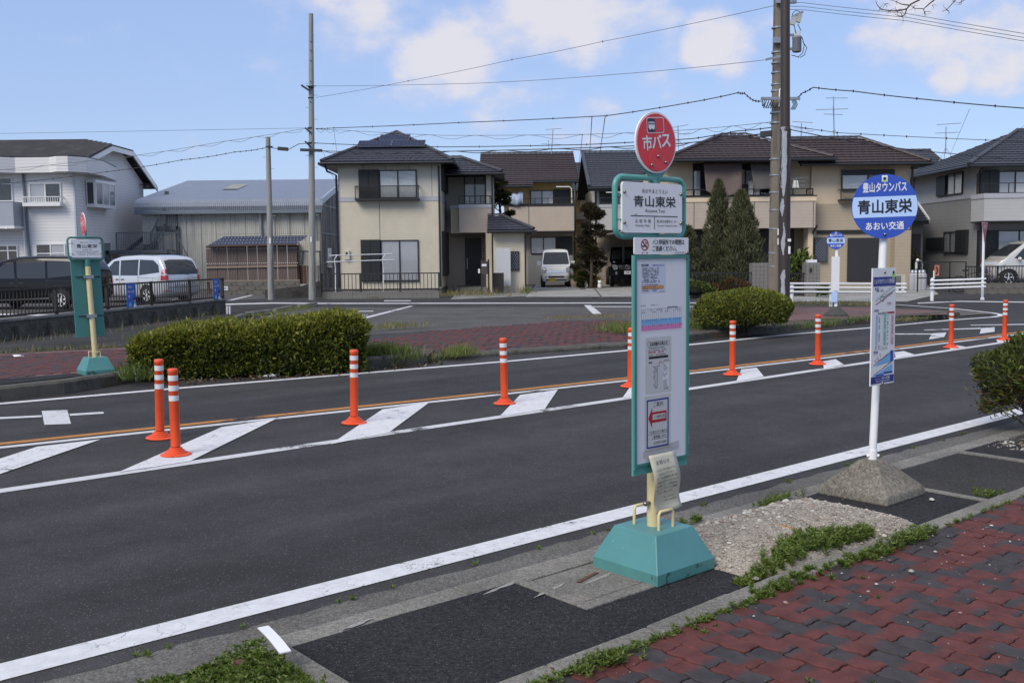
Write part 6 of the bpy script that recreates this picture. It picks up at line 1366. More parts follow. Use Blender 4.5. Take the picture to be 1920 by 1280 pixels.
MB().box(q.x-.10,q.x+.10,q.y,q.y+.3,q.z+.02,Z_(1408,339,43.1)).build('body',m_white_paint,ac);MB().box(q.x-.42,q.x-.14,q.y,q.y+.2,q.z+.02,Z_(1408,345,43.1)).build('tank',m_trim,ac)
ld=thing('laundry_hanger','pale clothes on a hanger rack above the tan house balcony, right of the pole','laundry',at(1491,360,42.6));vs=[]
for i in range(7):
 for j in range(5):u,v=i/6,j/4;p=at(1485+14*u+(1-v)*(u-.5)*-6,338+16*v,42.6+.04*math.sin(i*1.9));vs.append(p)
mb=MB();mb.add(vs,[(i*5+j,(i+1)*5+j,(i+1)*5+j+1,i*5+j+1)for i in range(6)for j in range(4)],0,True);mb.build('towel',m_curtain,ld,fix=False).modifiers.new('thick','SOLIDIFY').thickness=.01
hb=MB();[hb.bar(at(a,y,42.6),at(b,y2,42.6),.018)for a,y,b,y2 in ((1478,336,1516,332),(1496,340,1510,340),(1496,347,1510,347),(1493,330,1493,366))];hb.build('rack',m_steel,ld)
def house_behind():
 Y=52.0;h=thing('house','grey house with slate roof glimpsed between the tan house and the grey corner house','house',(X_(1728,Y),Y,0));Z=lambda y:Z_(1728,y,Y);Xp=lambda x:X_(x,Y)
 block_of(h,'wall',Xp(1690),Xp(1760),Y,Y+6,0,Z(334),m_greywall2);block_of(h,'band',Xp(1689),Xp(1761),Y-.03,Y+6,Z(388),Z(384),m_band)
 f=front(Xp(1700),Y);window(h,f,Xp(1714)-Xp(1700),Xp(1745)-Xp(1700),Z(381),Z(352),2,('curtain','curtain'));railing(h,f,0,Xp(1755)-Xp(1700),Z(381),Z(366),.3,bars=8)
 A,B=Vector((Xp(1680),Y-.7,Z(334))),Vector((Xp(1790),Y-.7,Z(334)));C_,D_=B+Vector((0,4,1.75)),A+Vector((0,4,1.75));rf=roof_body(h,[[A,B,C_,D_]],m_tileblue);tile_face(rf,A,B,C_,D_,m_tileblue);ridge_caps(rf,D_,C_,m_cap);eave_gutter(rf,A,B)
 Yp=47.0;A,B=Vector((X_(1700,Yp),Yp,Z_(1728,415,Yp))),Vector((X_(1741,Yp),Yp,Z_(1728,415,Yp)));C_,D_=B+Vector((.25,2.2,1.0)),A+Vector((0,2.2,1.0));rf=roof_body(h,[[A,B,C_,D_]],m_tileblue);tile_face(rf,A,B,C_,D_,m_tileblue);MB().bar(B,C_,.08,.22).build('bargeboard',m_framew,rf)
 block_of(h,'porch_wall',X_(1700,Yp+.6),X_(1730,Yp+.6),Yp+.6,Y,0,A.z+.1,m_greywall);dd=MB();dd.box(X_(1711,Yp+.5),X_(1727,Yp+.5),Yp+.54,Yp+.6,.2,Z_(1728,438,Yp));dd.build('door',mat('door_purple',(.06,.045,.065),.5,.1,5),h)
house_behind()
def house_corner():
 Y=43.5;Xc=X_(1830,Y);h=thing('house','grey corner house with slate hipped roof at the right edge','house',(Xc,Y,0));Z=lambda y:Z_(1860,y,Y)
 yo=lambda x:(1830-960)/(x-960)*Y-Y;D=yo(1744);Yk=Y+D;X1=Xc+9;zb=Z_(1830,366,Y);zt=Z_(1830,312,Y)
 block_of(h,'lower_wall',Xc,X1,Y+.02,Yk+2,0,zb-.1,m_greywall);block_of(h,'upper_wall',Xc,X1,Y+.02,Yk+2,zb+.1,zt,m_greywall2);block_of(h,'band',Xc-.03,X1,Y-.01,Yk+2,zb-.1,zb+.1,m_band)
 ls_=lside(Xc,Y);X_of=lambda x:-yo(x)
 zq=lambda x,y:1.67+((476.7-(x-960)*.0105)-y)*(Y+yo(x))/FPX
 x_a,x_b=X_of(1757),X_of(1803);z0_,z1_=zq(1790,366),zq(1790,326);w3=x_b-x_a
 window(h,ls_,x_a+w3*.38,x_b,z0_,z1_,2,('frosted','curtain'));shutter_box(h,ls_,x_a,x_a+w3*.38-.01,z0_,z1_-.05)
 x_a,x_b=X_of(1771),X_of(1816);z0_,z1_=zq(1793,474),zq(1793,434);w3=x_b-x_a
 window(h,ls_,x_a,x_a+w3*.55,z0_,z1_,2,('frosted','frosted'));shutter_box(h,ls_,x_a+w3*.55+.01,x_b,z0_-.02,z1_+.05);shutter_box(h,ls_,X_of(1741),x_a-.03,z0_+.15,z1_-.25,panels=1)
 Yb=Y-1.2;bx=X_(1843,Yb);zb0,zb1=Z_(1870,414,Yb),Z_(1870,366,Yb);block_of(h,'balcony',bx,X1,Yb,Y,zb0,zb1-.12,m_greywall2);block_of(h,'band',bx-.03,X1,Yb-.03,Y-.012,zb1-.12,zb1+.08,m_band)
 f=front(Xc,Y);px=lambda x:X_(x,Y)-Xc
 shutter_box(h,f,px(1830)+.05,px(1866),Z(366),Z(319),panels=2);window(h,f,px(1866)+.02,px(1930),Z(366),Z(321),2,('frosted','curtain'))
 railing(h,front(bx,Yb),0,4.2,zb1+.09,zb1+.52,-.08,bars=4)
 shutter_box(h,f,px(1831),px(1868),.1,Z(432),panels=2);window(h,f,px(1868)+.02,px(1950),.15,Z(432),2,('curtain','curtain'),mull=1.2)
 MB().box(bx,X1,Yb+.02,Y,zb0-.06,zb0-.002).build('balcony_edge',m_frame,h)
 hip_roof(h,Xc-.75,X1+.7,Y-.75,Yk+2.6,zt+.02,.46,m_tileblue,m_cap)
 pipe(h,[(Xc+.0,Y-.65,zt-.05),(Xc-.06,Y-.1,zt-.35),(Xc-.06,Y-.1,Z(405)),(Xc+.16,Y-.1,Z(412)),(Xc+.16,Y-.1,.1)],.05,m_brownpipe)
house_corner()
# ================================================================== VEHICLES
def lerp_tab(tab,x):
 if x<=tab[0][0]:return tab[0][1]
 for (a,va),(b,vb)in zip(tab,tab[1:]):
  if x<=b:t=(x-a)/(b-a);return va+(vb-va)*t
 return tab[-1][1]
def smooth_tab(tab,x,w_=.07):return (lerp_tab(tab,x-w_)+2*lerp_tab(tab,x)+lerp_tab(tab,x+w_))/4
def car_body(sp):
 xs=sorted(set([round(v,3)for v in np.linspace(sp['xr'],sp['xf'],54)]+[sp['xr']+d for d in (.015,.04,.08)]+[sp['xf']-d for d in (.015,.04,.08)]))
 rings=[]
 for x in xs:
  zt=smooth_tab(sp['top'],x,.04);z0=lerp_tab(sp['bot'],x);w=lerp_tab(sp['plan'],x);zb=min(sp['belt'],zt-.10);f=min(1,(zt-zb)/.75);tu=sp['tumble']*f
  half=[(0,z0),(.7*w,z0),(.93*w,z0+.05),(.985*w,z0+.16),(w,(z0+zb)/2),(w*.998,zb-.12),(w*.985,zb)]
  for t in (.25,.5,.75,.9):half.append((w*.985-tu*t**1.15,zb+(zt-zb)*t))
  rc=sp.get('rc',.10);half+=[(w*.985-tu-rc*.35,zt-.012),(w*.985-tu-rc*1.6,zt+.012),(.35*w,zt+.03),(0,zt+.035)]
  rings.append([(x,y,z)for y,z in half])
 V=[];k=len(rings[0])
 for r in rings:V+=r+[(x,-y,z)for x,y,z in r[1:-1]][::-1]
 m=2*k-2;n=len(rings);F=[(i*m+j,i*m+(j+1)%m,(i+1)*m+(j+1)%m,(i+1)*m+j)for i in range(n-1)for j in range(m)];F+=[list(range(m))[::-1],[(n-1)*m+j for j in range(m)]]
 return V,F
def decal_mesh(bvh,poly,axis,off=.006,step=.07):
 """a panel outline laid on the body: axis 'y+', 'y-', 'x-' (rear), 'x+' (front)"""
 bm=bmesh.new();vs=[bm.verts.new((a,b,0))for a,b in poly];bm.faces.new(vs)
 for ax in (0,1):
  lo,hi=min(p[ax]for p in poly),max(p[ax]for p in poly);c=lo+step
  while c<hi-.01:
   n=[0,0,0];n[ax]=1;co=[0,0,0];co[ax]=c;bmesh.ops.bisect_plane(bm,geom=bm.verts[:]+bm.edges[:]+bm.faces[:],plane_co=co,plane_no=n);c+=step
 bm.verts.index_update();V=[]
 for v in bm.verts:
  a,b=v.co.x,v.co.y
  if axis[0]=='y':s=1 if axis[1]=='+' else -1;o,d=Vector((a,4*s,b)),Vector((0,-s,0))
  else :s=1 if axis[1]=='+' else -1;o,d=Vector((5*s,a,b)),Vector((-s,0,0))
  h=bvh.ray_cast(o,d)[0]
  V.append(None if h is None else tuple(h-d*off))
 F=[[v.index for v in f.verts]for f in bm.faces if all(V[v.index]for v in f.verts)];bm.free();return [v or (0,0,.6)for v in V],F
def make_car(name,label,cat,loc,fdir,sp,paint,group=None):
 f=Vector(fdir).normalized();root=thing(name,label,cat,loc,math.atan2(f.y,f.x),group)
 V,F=car_body(sp);bvh=BVHTree.FromPolygons([Vector(v)for v in V],F)
 mb=MB();mb.add(V,F,0,True);me=mb.mesh('body',paint);body=link('body',me,root)
 def dec(nm,poly,axes,m,off=.006,parent=None):
  out=[]
  for ax in axes:
   v,fa=decal_mesh(bvh,poly,ax,off);d=MB();d.add(v,fa,0,True);out.append(link(nm,d.mesh(nm,m,False),parent or body))
  return out
 for p in sp['side_glass']:dec('window',p,('y+','y-'),m_carglass)
 for p in sp.get('visor',[]):dec('window_visor',p,('y+','y-'),m_trim,.014)
 if 'rear_glass' in sp:dec('rear_window',sp['rear_glass'],('x-',),m_carglass)
 if 'front_glass' in sp:dec('windscreen',sp['front_glass'],('x+',),m_carglass)
 for p in sp.get('seam',[]):dec('seam',p,('y+','y-'),m_trim,.004)
 for nm,p,ax,m in sp.get('extra',[]):dec(nm,p,ax,m,.010)
 r=sp['wr']
 for i,xw in enumerate(sp['wheels']):
  arch=[(xw+(r+.075)*math.cos(a),max(sp['z_sill'],r+(r+.075)*math.sin(a)))for a in np.linspace(0,2*math.pi,28,endpoint=False)]
  dec('wheel_arch',arch,('y+','y-'),m_trim,.005)
  w=lerp_tab(sp['plan'],xw)
  for s in (1,-1):
   wb_=MB();y0,y1=s*(w-.2),s*(w+.014)
   prof=[(r*.62,0),(r*.96,0),(r,.03),(r,.17),(r*.96,.205),(r*.66,.214)]
   for q in range(len(prof)-1):
    pass
   vs=[];n=28
   for rr,t in prof:
    for j in range(n):a=2*math.pi*j/n;vs.append((xw+rr*math.cos(a),y0+(y1-y0)*t/.214,r+rr*math.sin(a)))
   wb_.add(vs,[(i_*n+j,i_*n+(j+1)%n,(i_+1)*n+(j+1)%n,(i_+1)*n+j)for i_ in range(5)for j in range(n)],0,True)
   wo=link('wheel',wb_.mesh('wheel',m_tyre),root)
   rb=MB();rb.cyl((xw,y1-s*.06,r),(xw,y1-s*.05,r),r*.66,n=24,mi=1);rb.cyl((xw,y1-s*.05,r),(xw,y1-s*.004,r),r*.12,n=12)
   ns=sp.get('spokes',7)
   for j in range(ns):
    a=2*math.pi*j/ns+.3;d=Vector((math.cos(a),0,math.sin(a)));t_=Vector((-math.sin(a),0,math.cos(a)));c=Vector((xw,0,r));ya,yb=y1-s*.012,y1-s*.005
    rb.add([c+d*r*.1+t_*r*.05+Vector((0,ya,0)),c+d*r*.1-t_*r*.05+Vector((0,ya,0)),c+d*r*.63-t_*r*.10+Vector((0,yb,0)),c+d*r*.63+t_*r*.10+Vector((0,yb,0))],[(0,1,2,3)])
   vs=[]
   for rr in (r*.6,r*.67):
    for j in range(24):a=2*math.pi*j/24;vs.append((xw+rr*math.cos(a),y1-s*.003,r+rr*math.sin(a)))
   rb.add(vs,[(j,(j+1)%24,24+(j+1)%24,24+j)for j in range(24)]);link('rim',rb.mesh('rim',[m_rim,m_trim]),wo)
 return root,body,bvh,dec
MINI=dict(xr=-2.37,xf=2.38,belt=1.0,tumble=.16,wr=.32,z_sill=.2,wheels=(-1.42,1.42),top=[(-2.37,.95),(-2.345,1.12),(-2.22,1.42),(-2.0,1.67),(-1.6,1.735),(-.6,1.76),(.3,1.73),(.8,1.62),(1.45,1.18),(1.62,1.08),(2.05,.97),(2.28,.85),(2.36,.70),(2.38,.60)],bot=[(-2.37,.42),(-2.2,.28),(-1.9,.2),(1.9,.2),(2.2,.22),(2.38,.3)],plan=[(-2.37,.70),(-2.3,.80),(-2.1,.865),(-1.7,.89),(1.5,.89),(1.9,.86),(2.15,.78),(2.3,.64),(2.38,.48)],side_glass=[[(.98,1.03),(1.22,1.06),(.62,1.54),(.30,1.57),(.20,1.03)],[(.12,1.03),(.20,1.58),(-.85,1.61),(-.92,1.03)],[(-1.0,1.04),(-.93,1.61),(-1.72,1.58),(-2.02,1.40),(-2.12,1.14)]],rear_glass=[(-.68,1.06),(.68,1.06),(.62,1.55),(.4,1.60),(-.4,1.60),(-.62,1.55)],front_glass=[(-.70,1.13),(.70,1.13),(.60,1.56),(-.60,1.56)],seam=[[(.14,.32),(.155,.32),(.155,1.02),(.14,1.02)],[(-.96,.5),(-.945,.5),(-.945,1.02),(-.96,1.02)],[(-2.0,.93),(-.9,.955),(-.9,.965),(-2.0,.94)],[(1.05,.4),(1.06,.4),(1.10,1.0),(1.085,1.0)]],extra=[('door_handle',[(.22,.86),(.40,.86),(.40,.90),(.22,.90)],('y+','y-'),m_trim),('door_handle',[(-.12,.86),(.06,.86),(.06,.90),(-.12,.90)],('y+','y-'),m_trim)])
m_pblack=mat('car_paint_black',(.005,.0055,.007),.10,.05,3,spec=.25,coat=.15);m_psilver=mat('car_paint_silver',(.60,.62,.66),.24,.04,3,metal=.25,coat=1);m_pwhite=mat('car_paint_white',(.78,.785,.75),.25,.03,3,coat=1);m_pcream=mat('car_paint_champagne',(.60,.58,.53),.25,.03,3,metal=.3,coat=1)
def place(px,py,f,xw,yw):
 f=Vector((f[0],f[1],0)).normalized();l_=Vector((-f.y,f.x,0));p=g(px,py);c=p-f*xw-l_*yw;return (c.x,c.y,.008)
def dcp(d):return {k:(list(v)if isinstance(v,list)else v)for k,v in d.items()}
S1=dcp(MINI);f1=(-.985,.17)
S1['extra']+=[('tail_lamp',[(-2.18,.90),(-2.34,.86),(-2.36,1.03),(-2.2,1.10)],('y+','y-'),m_chrome),('tail_lamp',[(-.76,.86),(-.62,.86),(-.62,1.03),(-.76,1.03)],('x-',),m_tail),('tail_lamp',[(.76,.86),(.62,.86),(.62,1.03),(.76,1.03)],('x-',),m_tail),('side_trim',[(-1.0,.36),(1.0,.30),(1.0,.33),(-1.0,.39)],('y+','y-'),m_steel)]
S1['visor']=[[(.30,1.53),(.62,1.50),(.60,1.55),(.30,1.58)],[(.18,1.54),(-.85,1.56),(-.85,1.61),(.2,1.585)]]
car1,b1,bv1,dec1=make_car('parked_car','black minivan parked side on behind the bar fence on the left','car',place(114,581,f1,-1.42,.88),f1,S1,m_pblack,'cars in the fenced car park')
mir=MB();[mir.ball((1.0,s*.98,1.06),.11,8,6,0,(.7,1,.8))for s in (1,-1)];link('wing_mirror',mir.mesh('wing_mirror',m_pblack),car1)
S2=dcp(MINI);f2=(-.83,.56);S2['visor']=S1['visor'];S2['spokes']=6
S2['extra']+=[('tail_lamp',[(.76,.86),(.64,.86),(.64,1.04),(.76,1.04)],('x-',),m_tail),('tail_lamp',[(.74,1.08),(.67,1.08),(.66,1.25),(.72,1.27)],('x-',),m_tail),('tail_lamp',[(-.76,.86),(-.64,.86),(-.64,1.04),(-.76,1.04)],('x-',),m_tail),('tail_lamp',[(-.74,1.08),(-.67,1.08),(-.66,1.25),(-.72,1.27)],('x-',),m_tail),('tail_lamp',[(-2.2,.86),(-2.36,.86),(-2.36,1.04),(-2.2,1.04)],('y+','y-'),m_tail),('tail_lamp',[(-2.2,1.08),(-2.35,1.08),(-2.3,1.27),(-2.2,1.22)],('y+','y-'),m_tail),('reversing_lamp',[(.76,.80),(.64,.80),(.64,.85),(.76,.85)],('x-',),m_lamp),('fuel_flap',[(-1.78,.78),(-1.58,.78),(-1.58,.94),(-1.78,.94)],('y+',),m_psilver),('number_plate',[(-.17,.70),(.17,.70),(.17,.86),(-.17,.86)],('x-',),m_white),('bumper_line',[(-.74,.60),(.74,.60),(.74,.615),(-.74,.615)],('x-',),m_trim),('wiper',[(-.25,1.07),(.1,1.12),(.1,1.10),(-.25,1.04)],('x-',),m_trim),('reflector',[(.55,.45),(.75,.47),(.75,.5),(.55,.48)],('x-',),m_tail)]
car2,b2,bv2,dec2=make_car('parked_car','silver minivan seen from its rear corner behind the bar fence','car',place(276,570,f2,-1.42,.88),f2,S2,m_psilver,'cars in the fenced car park')
S3=dcp(MINI);f3=(-1,-.02);S3['spokes']=5;S3['wheels']=(-1.2,1.84);S3['top']=[(-2.37,.95),(-2.345,1.12),(-2.25,1.5),(-2.05,1.78),(-1.6,1.86),(-.4,1.89),(.6,1.87),(1.05,1.78),(1.75,1.30),(1.98,1.10),(2.2,.98),(2.32,.82),(2.38,.60)]
S3['side_glass']=[[(1.42,1.08),(1.62,1.14),(1.08,1.66),(.72,1.70),(.62,1.06)],[(.52,1.06),(.60,1.70),(-.6,1.72),(-.66,1.06)],[(-.76,1.06),(-.7,1.72),(-1.85,1.70),(-2.05,1.4),(-2.1,1.08)]]
S3['front_glass']=[(-.70,1.22),(.70,1.22),(.60,1.72),(-.60,1.72)]
S3['seam']=[[(.57,.32),(.585,.32),(.585,1.04),(.57,1.04)],[(-.72,.4),(-.705,.4),(-.705,1.04),(-.72,1.04)]]
p=at(1867,521,41.0);S3['extra']+=[('headlamp',[(2.0,.72),(2.25,.66),(2.28,.76),(1.95,.92)],('y+','y-'),m_lamp)]
car3,*_=make_car('parked_car','champagne minivan behind the railing of the grey corner house','car',(X_(1848,41.9)+2.38,41.9,.16),f3,S3,m_pcream,None)
mir=MB();[mir.ball((1.46,s*.98,1.10),.11,8,6,0,(.7,1,.8))for s in (1,-1)];link('wing_mirror',mir.mesh('wing_mirror',m_pcream),car3)
KEI=dict(xr=-1.69,xf=1.695,belt=1.05,tumble=.10,wr=.27,z_sill=.22,wheels=(-1.15,1.22),rc=.08,top=[(-1.69,1.2),(-1.66,1.72),(-1.55,1.85),(0,1.88),(.62,1.86),(.85,1.80),(1.28,1.20),(1.45,1.06),(1.60,.96),(1.675,.78),(1.695,.6)],bot=[(-1.69,.35),(-1.4,.24),(1.3,.24),(1.695,.26)],plan=[(-1.69,.68),(-1.6,.725),(1.3,.735),(1.55,.70),(1.66,.64),(1.695,.58)],side_glass=[[(1.02,1.08),(.62,1.66),(.25,1.68),(.2,1.08)],[(.1,1.08),(.12,1.68),(-1.4,1.66),(-1.4,1.08)]],front_glass=[(-.62,1.13),(.62,1.13),(.655,1.2),(.57,1.70),(.50,1.735),(-.50,1.735),(-.57,1.70),(-.655,1.2)],rear_glass=[(-.6,1.1),(.6,1.1),(.55,1.65),(-.55,1.65)],seam=[[(.13,.3),(.145,.3),(.145,1.07),(.13,1.07)]],extra=[('headlamp',[(.66,.70),(.50,.72),(.47,.90),(.55,1.00),(.64,1.0)],('x+',),m_lamp),('headlamp',[(-.66,.70),(-.50,.72),(-.47,.90),(-.55,1.00),(-.64,1.0)],('x+',),m_lamp),('grille_bar',[(-.47,.725),(.47,.725),(.45,.80),(-.45,.80)],('x+',),m_chrome),('bumper_grille',[(-.38,.47),(.38,.47),(.40,.56),(-.40,.56)],('x+',),m_trim),('bumper_slot',[(-.52,.33),(.52,.33),(.54,.40),(-.54,.40)],('x+',),m_trim),('fog_lamp',[(-.57,.46),(-.46,.46),(-.46,.55),(-.57,.55)],('x+',),m_lamp),('fog_lamp',[(.57,.46),(.46,.46),(.46,.55),(.57,.55)],('x+',),m_lamp),('bonnet_seam',[(-.55,1.035),(.55,1.035),(.55,1.045),(-.55,1.045)],('x+',),m_trim),('wiper',[(-.5,1.135),(.1,1.15),(.1,1.165),(-.5,1.155)],('x+',),m_trim)])
q=g(1041,539.5);car4,b4_,bv4,dec4=make_car('parked_car','white boxy kei van facing the street with a yellow plate','car',(X_(1042,50.5),51.2,.014),(-.015,-1),KEI,m_pwhite,None)
mir=MB()
for s in (1,-1):mir.box(1.00,1.12,s*.78-.10+(.07 if s>0 else -.07),s*.78+.10+(.07 if s>0 else -.07),1.08,1.30)
link('wing_mirror',mir.mesh('wing_mirror',m_pwhite),car4)
def plate(car,x,y,z,body_,m,w_=.33,h=.165,col=m_black):
 mb=MB();mb.box(x,x+.015,y-w_/2,y+w_/2,z-h/2,z+h/2);o=link('number_plate',mb.mesh('number_plate',m),car);t=MB();F=Fr((x+.017,y,z),(0,1,0));put_text(t,F,body_,0,z-z,w_*.8,h*.5,0,0,.02);put_text(t,F,'名古屋 580',0,h*.33,w_*.5,h*.17);link('lettering',t.mesh('lettering',col,False),o)
 return o
m_kplate=mat('plate_yellow',(.62,.40,.03),.5,0)
plate(car4,1.70,-.20+.0,.37,'37-58',m_kplate)
GW=dict(xr=-2.3,xf=2.12,belt=1.2,tumble=.09,wr=.39,z_sill=.36,wheels=(-1.4,1.45),rc=.05,top=[(-2.3,1.88),(-2.2,1.93),(.45,1.94),(.55,1.88),(.78,1.36),(.84,1.24),(1.2,1.22),(1.95,1.15),(2.06,1.10),(2.12,1.02)],bot=[(-2.3,.5),(1.9,.45),(2.12,.5)],plan=[(-2.3,.80),(-2.2,.82),(1.9,.80),(2.05,.76),(2.12,.70)],side_glass=[[(.5,1.28),(.36,1.80),(-.4,1.80),(-.4,1.28)],[(-.5,1.28),(-.5,1.80),(-1.2,1.80),(-1.2,1.28)],[(-1.3,1.28),(-1.3,1.80),(-2.1,1.80),(-2.1,1.28)]],front_glass=[(-.68,1.36),(.68,1.36),(.62,1.80),(-.62,1.80)],rear_glass=[(-.6,1.3),(.6,1.3),(.6,1.8),(-.6,1.8)],spokes=5,extra=[('grille',[(-.42,.84),(.42,.84),(.46,1.06),(-.46,1.06)],('x+',),m_trim),('grille_bar',[(-.42,.90),(.42,.90),(.42,.915),(-.42,.915)],('x+',),m_chrome),('grille_bar',[(-.43,.97),(.43,.97),(.43,.985),(-.43,.985)],('x+',),m_chrome),('grille_bar',[(-.44,1.035),(.44,1.035),(.44,1.05),(-.44,1.05)],('x+',),m_chrome)])
car5,b5,bv5,dec5=make_car('parked_car','black boxy off road car with round headlamps under the carport','car',(X_(1178,49.5),51.5,.014),(-.03,-1),GW,m_pblack,None)
for s in (1,-1):
 hl=MB();hl.disc((2.10,s*.60,.96),.115,(1,0,0),n=20,th=.03);ho=link('headlamp',hl.mesh('headlamp',m_lamp),car5);r_=MB();vs=[]
 r_.tube([(2.125,s*.60+.118*math.cos(a),.96+.118*math.sin(a))for a in np.linspace(0,6.283,20,endpoint=False)],.014,6,closed=True);link('rim',r_.mesh('rim',m_chrome),ho)
 fl=MB();fl.box(1.2,1.85,s*.80,s*.93,.92,1.0);fl.box(1.12,1.22,s*.80,s*.93,.6,1.0);fl.box(1.84,1.98,s*.78,s*.93,.55,.98);link('fender_flare',fl.mesh('fender_flare',m_pblack),car5)
 ind=MB();ind.box(1.5,1.72,s*.62-.05,s*.62+.05,1.2,1.26);link('indicator',ind.mesh('indicator',m_lamp),car5);mr_=MB();mr_.box(.55,.68,s*.98-.11,s*.98+.11,1.27,1.47);link('wing_mirror',mr_.mesh('wing_mirror',m_pblack),car5)
 dr=MB();dr.box(2.255,2.262,s*.55-.05,s*.55+.05,.60,.75);link('daytime_lamp',dr.mesh('daytime_lamp',m_lamp),car5)
bp=MB();bp.box(2.0,2.25,-.86,.86,.50,.80);bp.box(2.0,2.22,-.7,.7,.40,.5);link('bumper',bp.mesh('bumper',m_pblack),car5)
em=MB();em.tube([(2.15,.10*math.cos(a),.955+.10*math.sin(a))for a in np.linspace(0,6.283,24,endpoint=False)],.012,6,closed=True)
for a in (90,210,330):em.add([(2.15,.1*math.cos(R(a)),.955+.1*math.sin(R(a))),(2.15,.022*math.cos(R(a+60)),.955+.022*math.sin(R(a+60))),(2.165,0,.955),(2.15,.022*math.cos(R(a-60)),.955+.022*math.sin(R(a-60)))],[(0,1,2),(0,2,3)])
link('emblem',em.mesh('emblem',m_chrome),car5);plate(car5,2.25,0.0,.70,'・601',m_white)
# ================================================================== CAR PARK WALL AND FENCE
LA,LB=Vector((X_(0,20.8),20.8,0)),Vector((X_(415,30),30,0));ld_=(LB-LA).normalized();L0=LA-ld_*6
cw_=block_wall('car_park_wall','stained grey block wall with piers under the car park fence',L0,LB,.46,.23,.62,.16,-.08,m_kerbdark,True)
kk=MB();kk.box(-.10,.10,-.20,-.06,0,.36);me=kk.mesh('pier',m_kerbdark);Lw=(LB-L0).length
for i in range(int(Lw/1.05)+1):o=link('pier',me,cw_);o.location=(min(i*1.05,Lw-.1),0,0)
bar_fence('car_park_fence','dark brown bar fence on the car park wall before the parked minivans',L0,LB,.60,.43,.115,m_brownfence,.009,1.9,.03)
def poster(px,label):
 d=ray(px,560);n=Vector((ld_.y,-ld_.x,0));k_=(LA-EYE).dot(n)/d.dot(n);p=EYE+d*k_;F=Fr((p.x,p.y,.40),ld_);F=F.sh(0,0,.04)
 mb=MB(F.M);mb.fb(-.20,.20,-.12,.64,0,.015);o=mb.build('poster_board',mat('poster_blue',(.035,.12,.48),.4,.1,2));setp(o,label,'poster','blue poster boards on the car park fence')
 t=MB();D=.017
 put_text(t,F,'まちに、',-.04,.55,.18,.07,D,0,.03);put_text(t,F,'みらいと元気',-.02,.43,.28,.07,D,0,.03);put_text(t,F,'を',-.10,.31,.08,.07,D,0,.03)
 t.disc(F.p(-.07,.10,D),.06,F.n,n=16,th=.001,mi=1);put_text(t,F,'みなさまへ',-.05,-.06,.2,.07,D,0,.03)
 t.poly([F.p(x,z,D+.001)for x,z in ((.05,-.10),(.195,-.10),(.195,.06),(.15,.13),(.10,.13),(.06,.05))],0);t.disc(F.p(.13,.20,D+.0015),.065,F.n,n=18,th=.001,rx=.045,mi=2)
 t.disc(F.p(.13,.245,D+.0028),.035,F.n,n=16,th=.001,rx=.048,mi=3)
 o2=t.build('print',[m_white,m_sky1,mat('print_skin',(.46,.27,.19),.6,0),m_black],o,fix=False);o2['kind']='stuff'
poster(243,'blue poster board on the car park fence in front of the silver minivan');poster(404,'blue poster board on the last post of the car park fence')
# ================================================================== UTILITY POLES
def pole(name,label,base,top,r0,r1,m,steps=None):
 t=thing(name,label,'utility pole',base);MB().cyl(base,top,r0,r1,20).build('shaft',m,t);base,top=Vector(base),Vector(top)
 if steps:
  z=steps[0];k=0;sb_=MB()
  while z<steps[1]:
   p=base.lerp(top,(z-base.z)/(top.z-base.z));s=1 if k%2 else -1;rr=r0+(r1-r0)*(z-base.z)/(top.z-base.z);sb=MB();sb.cyl(p+Vector((s*rr*.8,0,0)),p+Vector((s*(rr+.13),0,0)),.009,n=6);sb.build('step_bolt',m_steel,t);z+=.45;k+=1
 return t
b=g(585.5,562);Yt=b.y;tp_=at(583,26,Yt);POLE_T=pole('utility_pole','tall grey concrete utility pole rising above the warehouse and cream house',(b.x,b.y,0),(tp_.x,Yt,tp_.z),.140,.085,m_pole,(2.8,8.6))
T_=lambda x,y,dy=0:at(x,y,Yt+dy)
hw=MB();hw.bar(T_(565,160,-.2),T_(580,170,-.2),.07);hw.bar(T_(574,161.5,-.25),T_(592,161.5,-.25),.03);hw.cyl(T_(583,163,-.12),T_(583,164.5,-.12),.12,n=14);hw.cyl(T_(583,183,0),T_(583,185,0),.115,n=14);hw.cyl(T_(582.5,239,0),T_(582.5,242,0),.122,n=14);hw.cyl(T_(582.5,267,0),T_(582.5,270,0),.125,n=14);hw.bar(T_(572,240,-.15),T_(582,248,-.15),.06);hw.bar(T_(572,265,-.15),T_(582,275,-.15),.06);hw.build('band_clamp',m_gutterpipe,POLE_T)
bxm=MB();bxm.bar(T_(563,281,-.22),T_(604,282.5,-.22),.10,.10);bxm.build('cable_closure',m_wire,POLE_T)
hl=MB()
for y in (78,95,114,153,191):hl.disc(T_(582.5,y,-.115),.022,(0,-1,0),n=10,th=.004)
hl.build('bolt_hole',m_inner,POLE_T);MB().box(T_(582,449,-.15).x,T_(584.5,449,-.15).x,Yt-.15,Yt-.14,T_(581,454).z,T_(581,444).z).build('tag',m_white,POLE_T)
b=g(508.5,562);Ys=b.y;tp_=at(502.5,257,Ys);POLE_S=pole('utility_pole','short grey concrete utility pole, left of the tall one',(b.x,b.y,0),(tp_.x,Ys,tp_.z),.128,.088,m_pole,(2.8,5.9))
S_=lambda x,y,dy=0:at(x,y,Ys+dy)
hs=MB();hs.cyl(S_(503,274,0),S_(503,276.5,0),.10,n=14);hs.bar(S_(503,276,-.1),S_(511,275,-.1),.05);hs.build('band_clamp',m_gutterpipe,POLE_S);MB().box(S_(504.5,451,-.15).x,S_(507.5,451,-.15).x,Ys-.14,Ys-.13,S_(504,457).z,S_(504,446).z).build('tag',m_white,POLE_S)
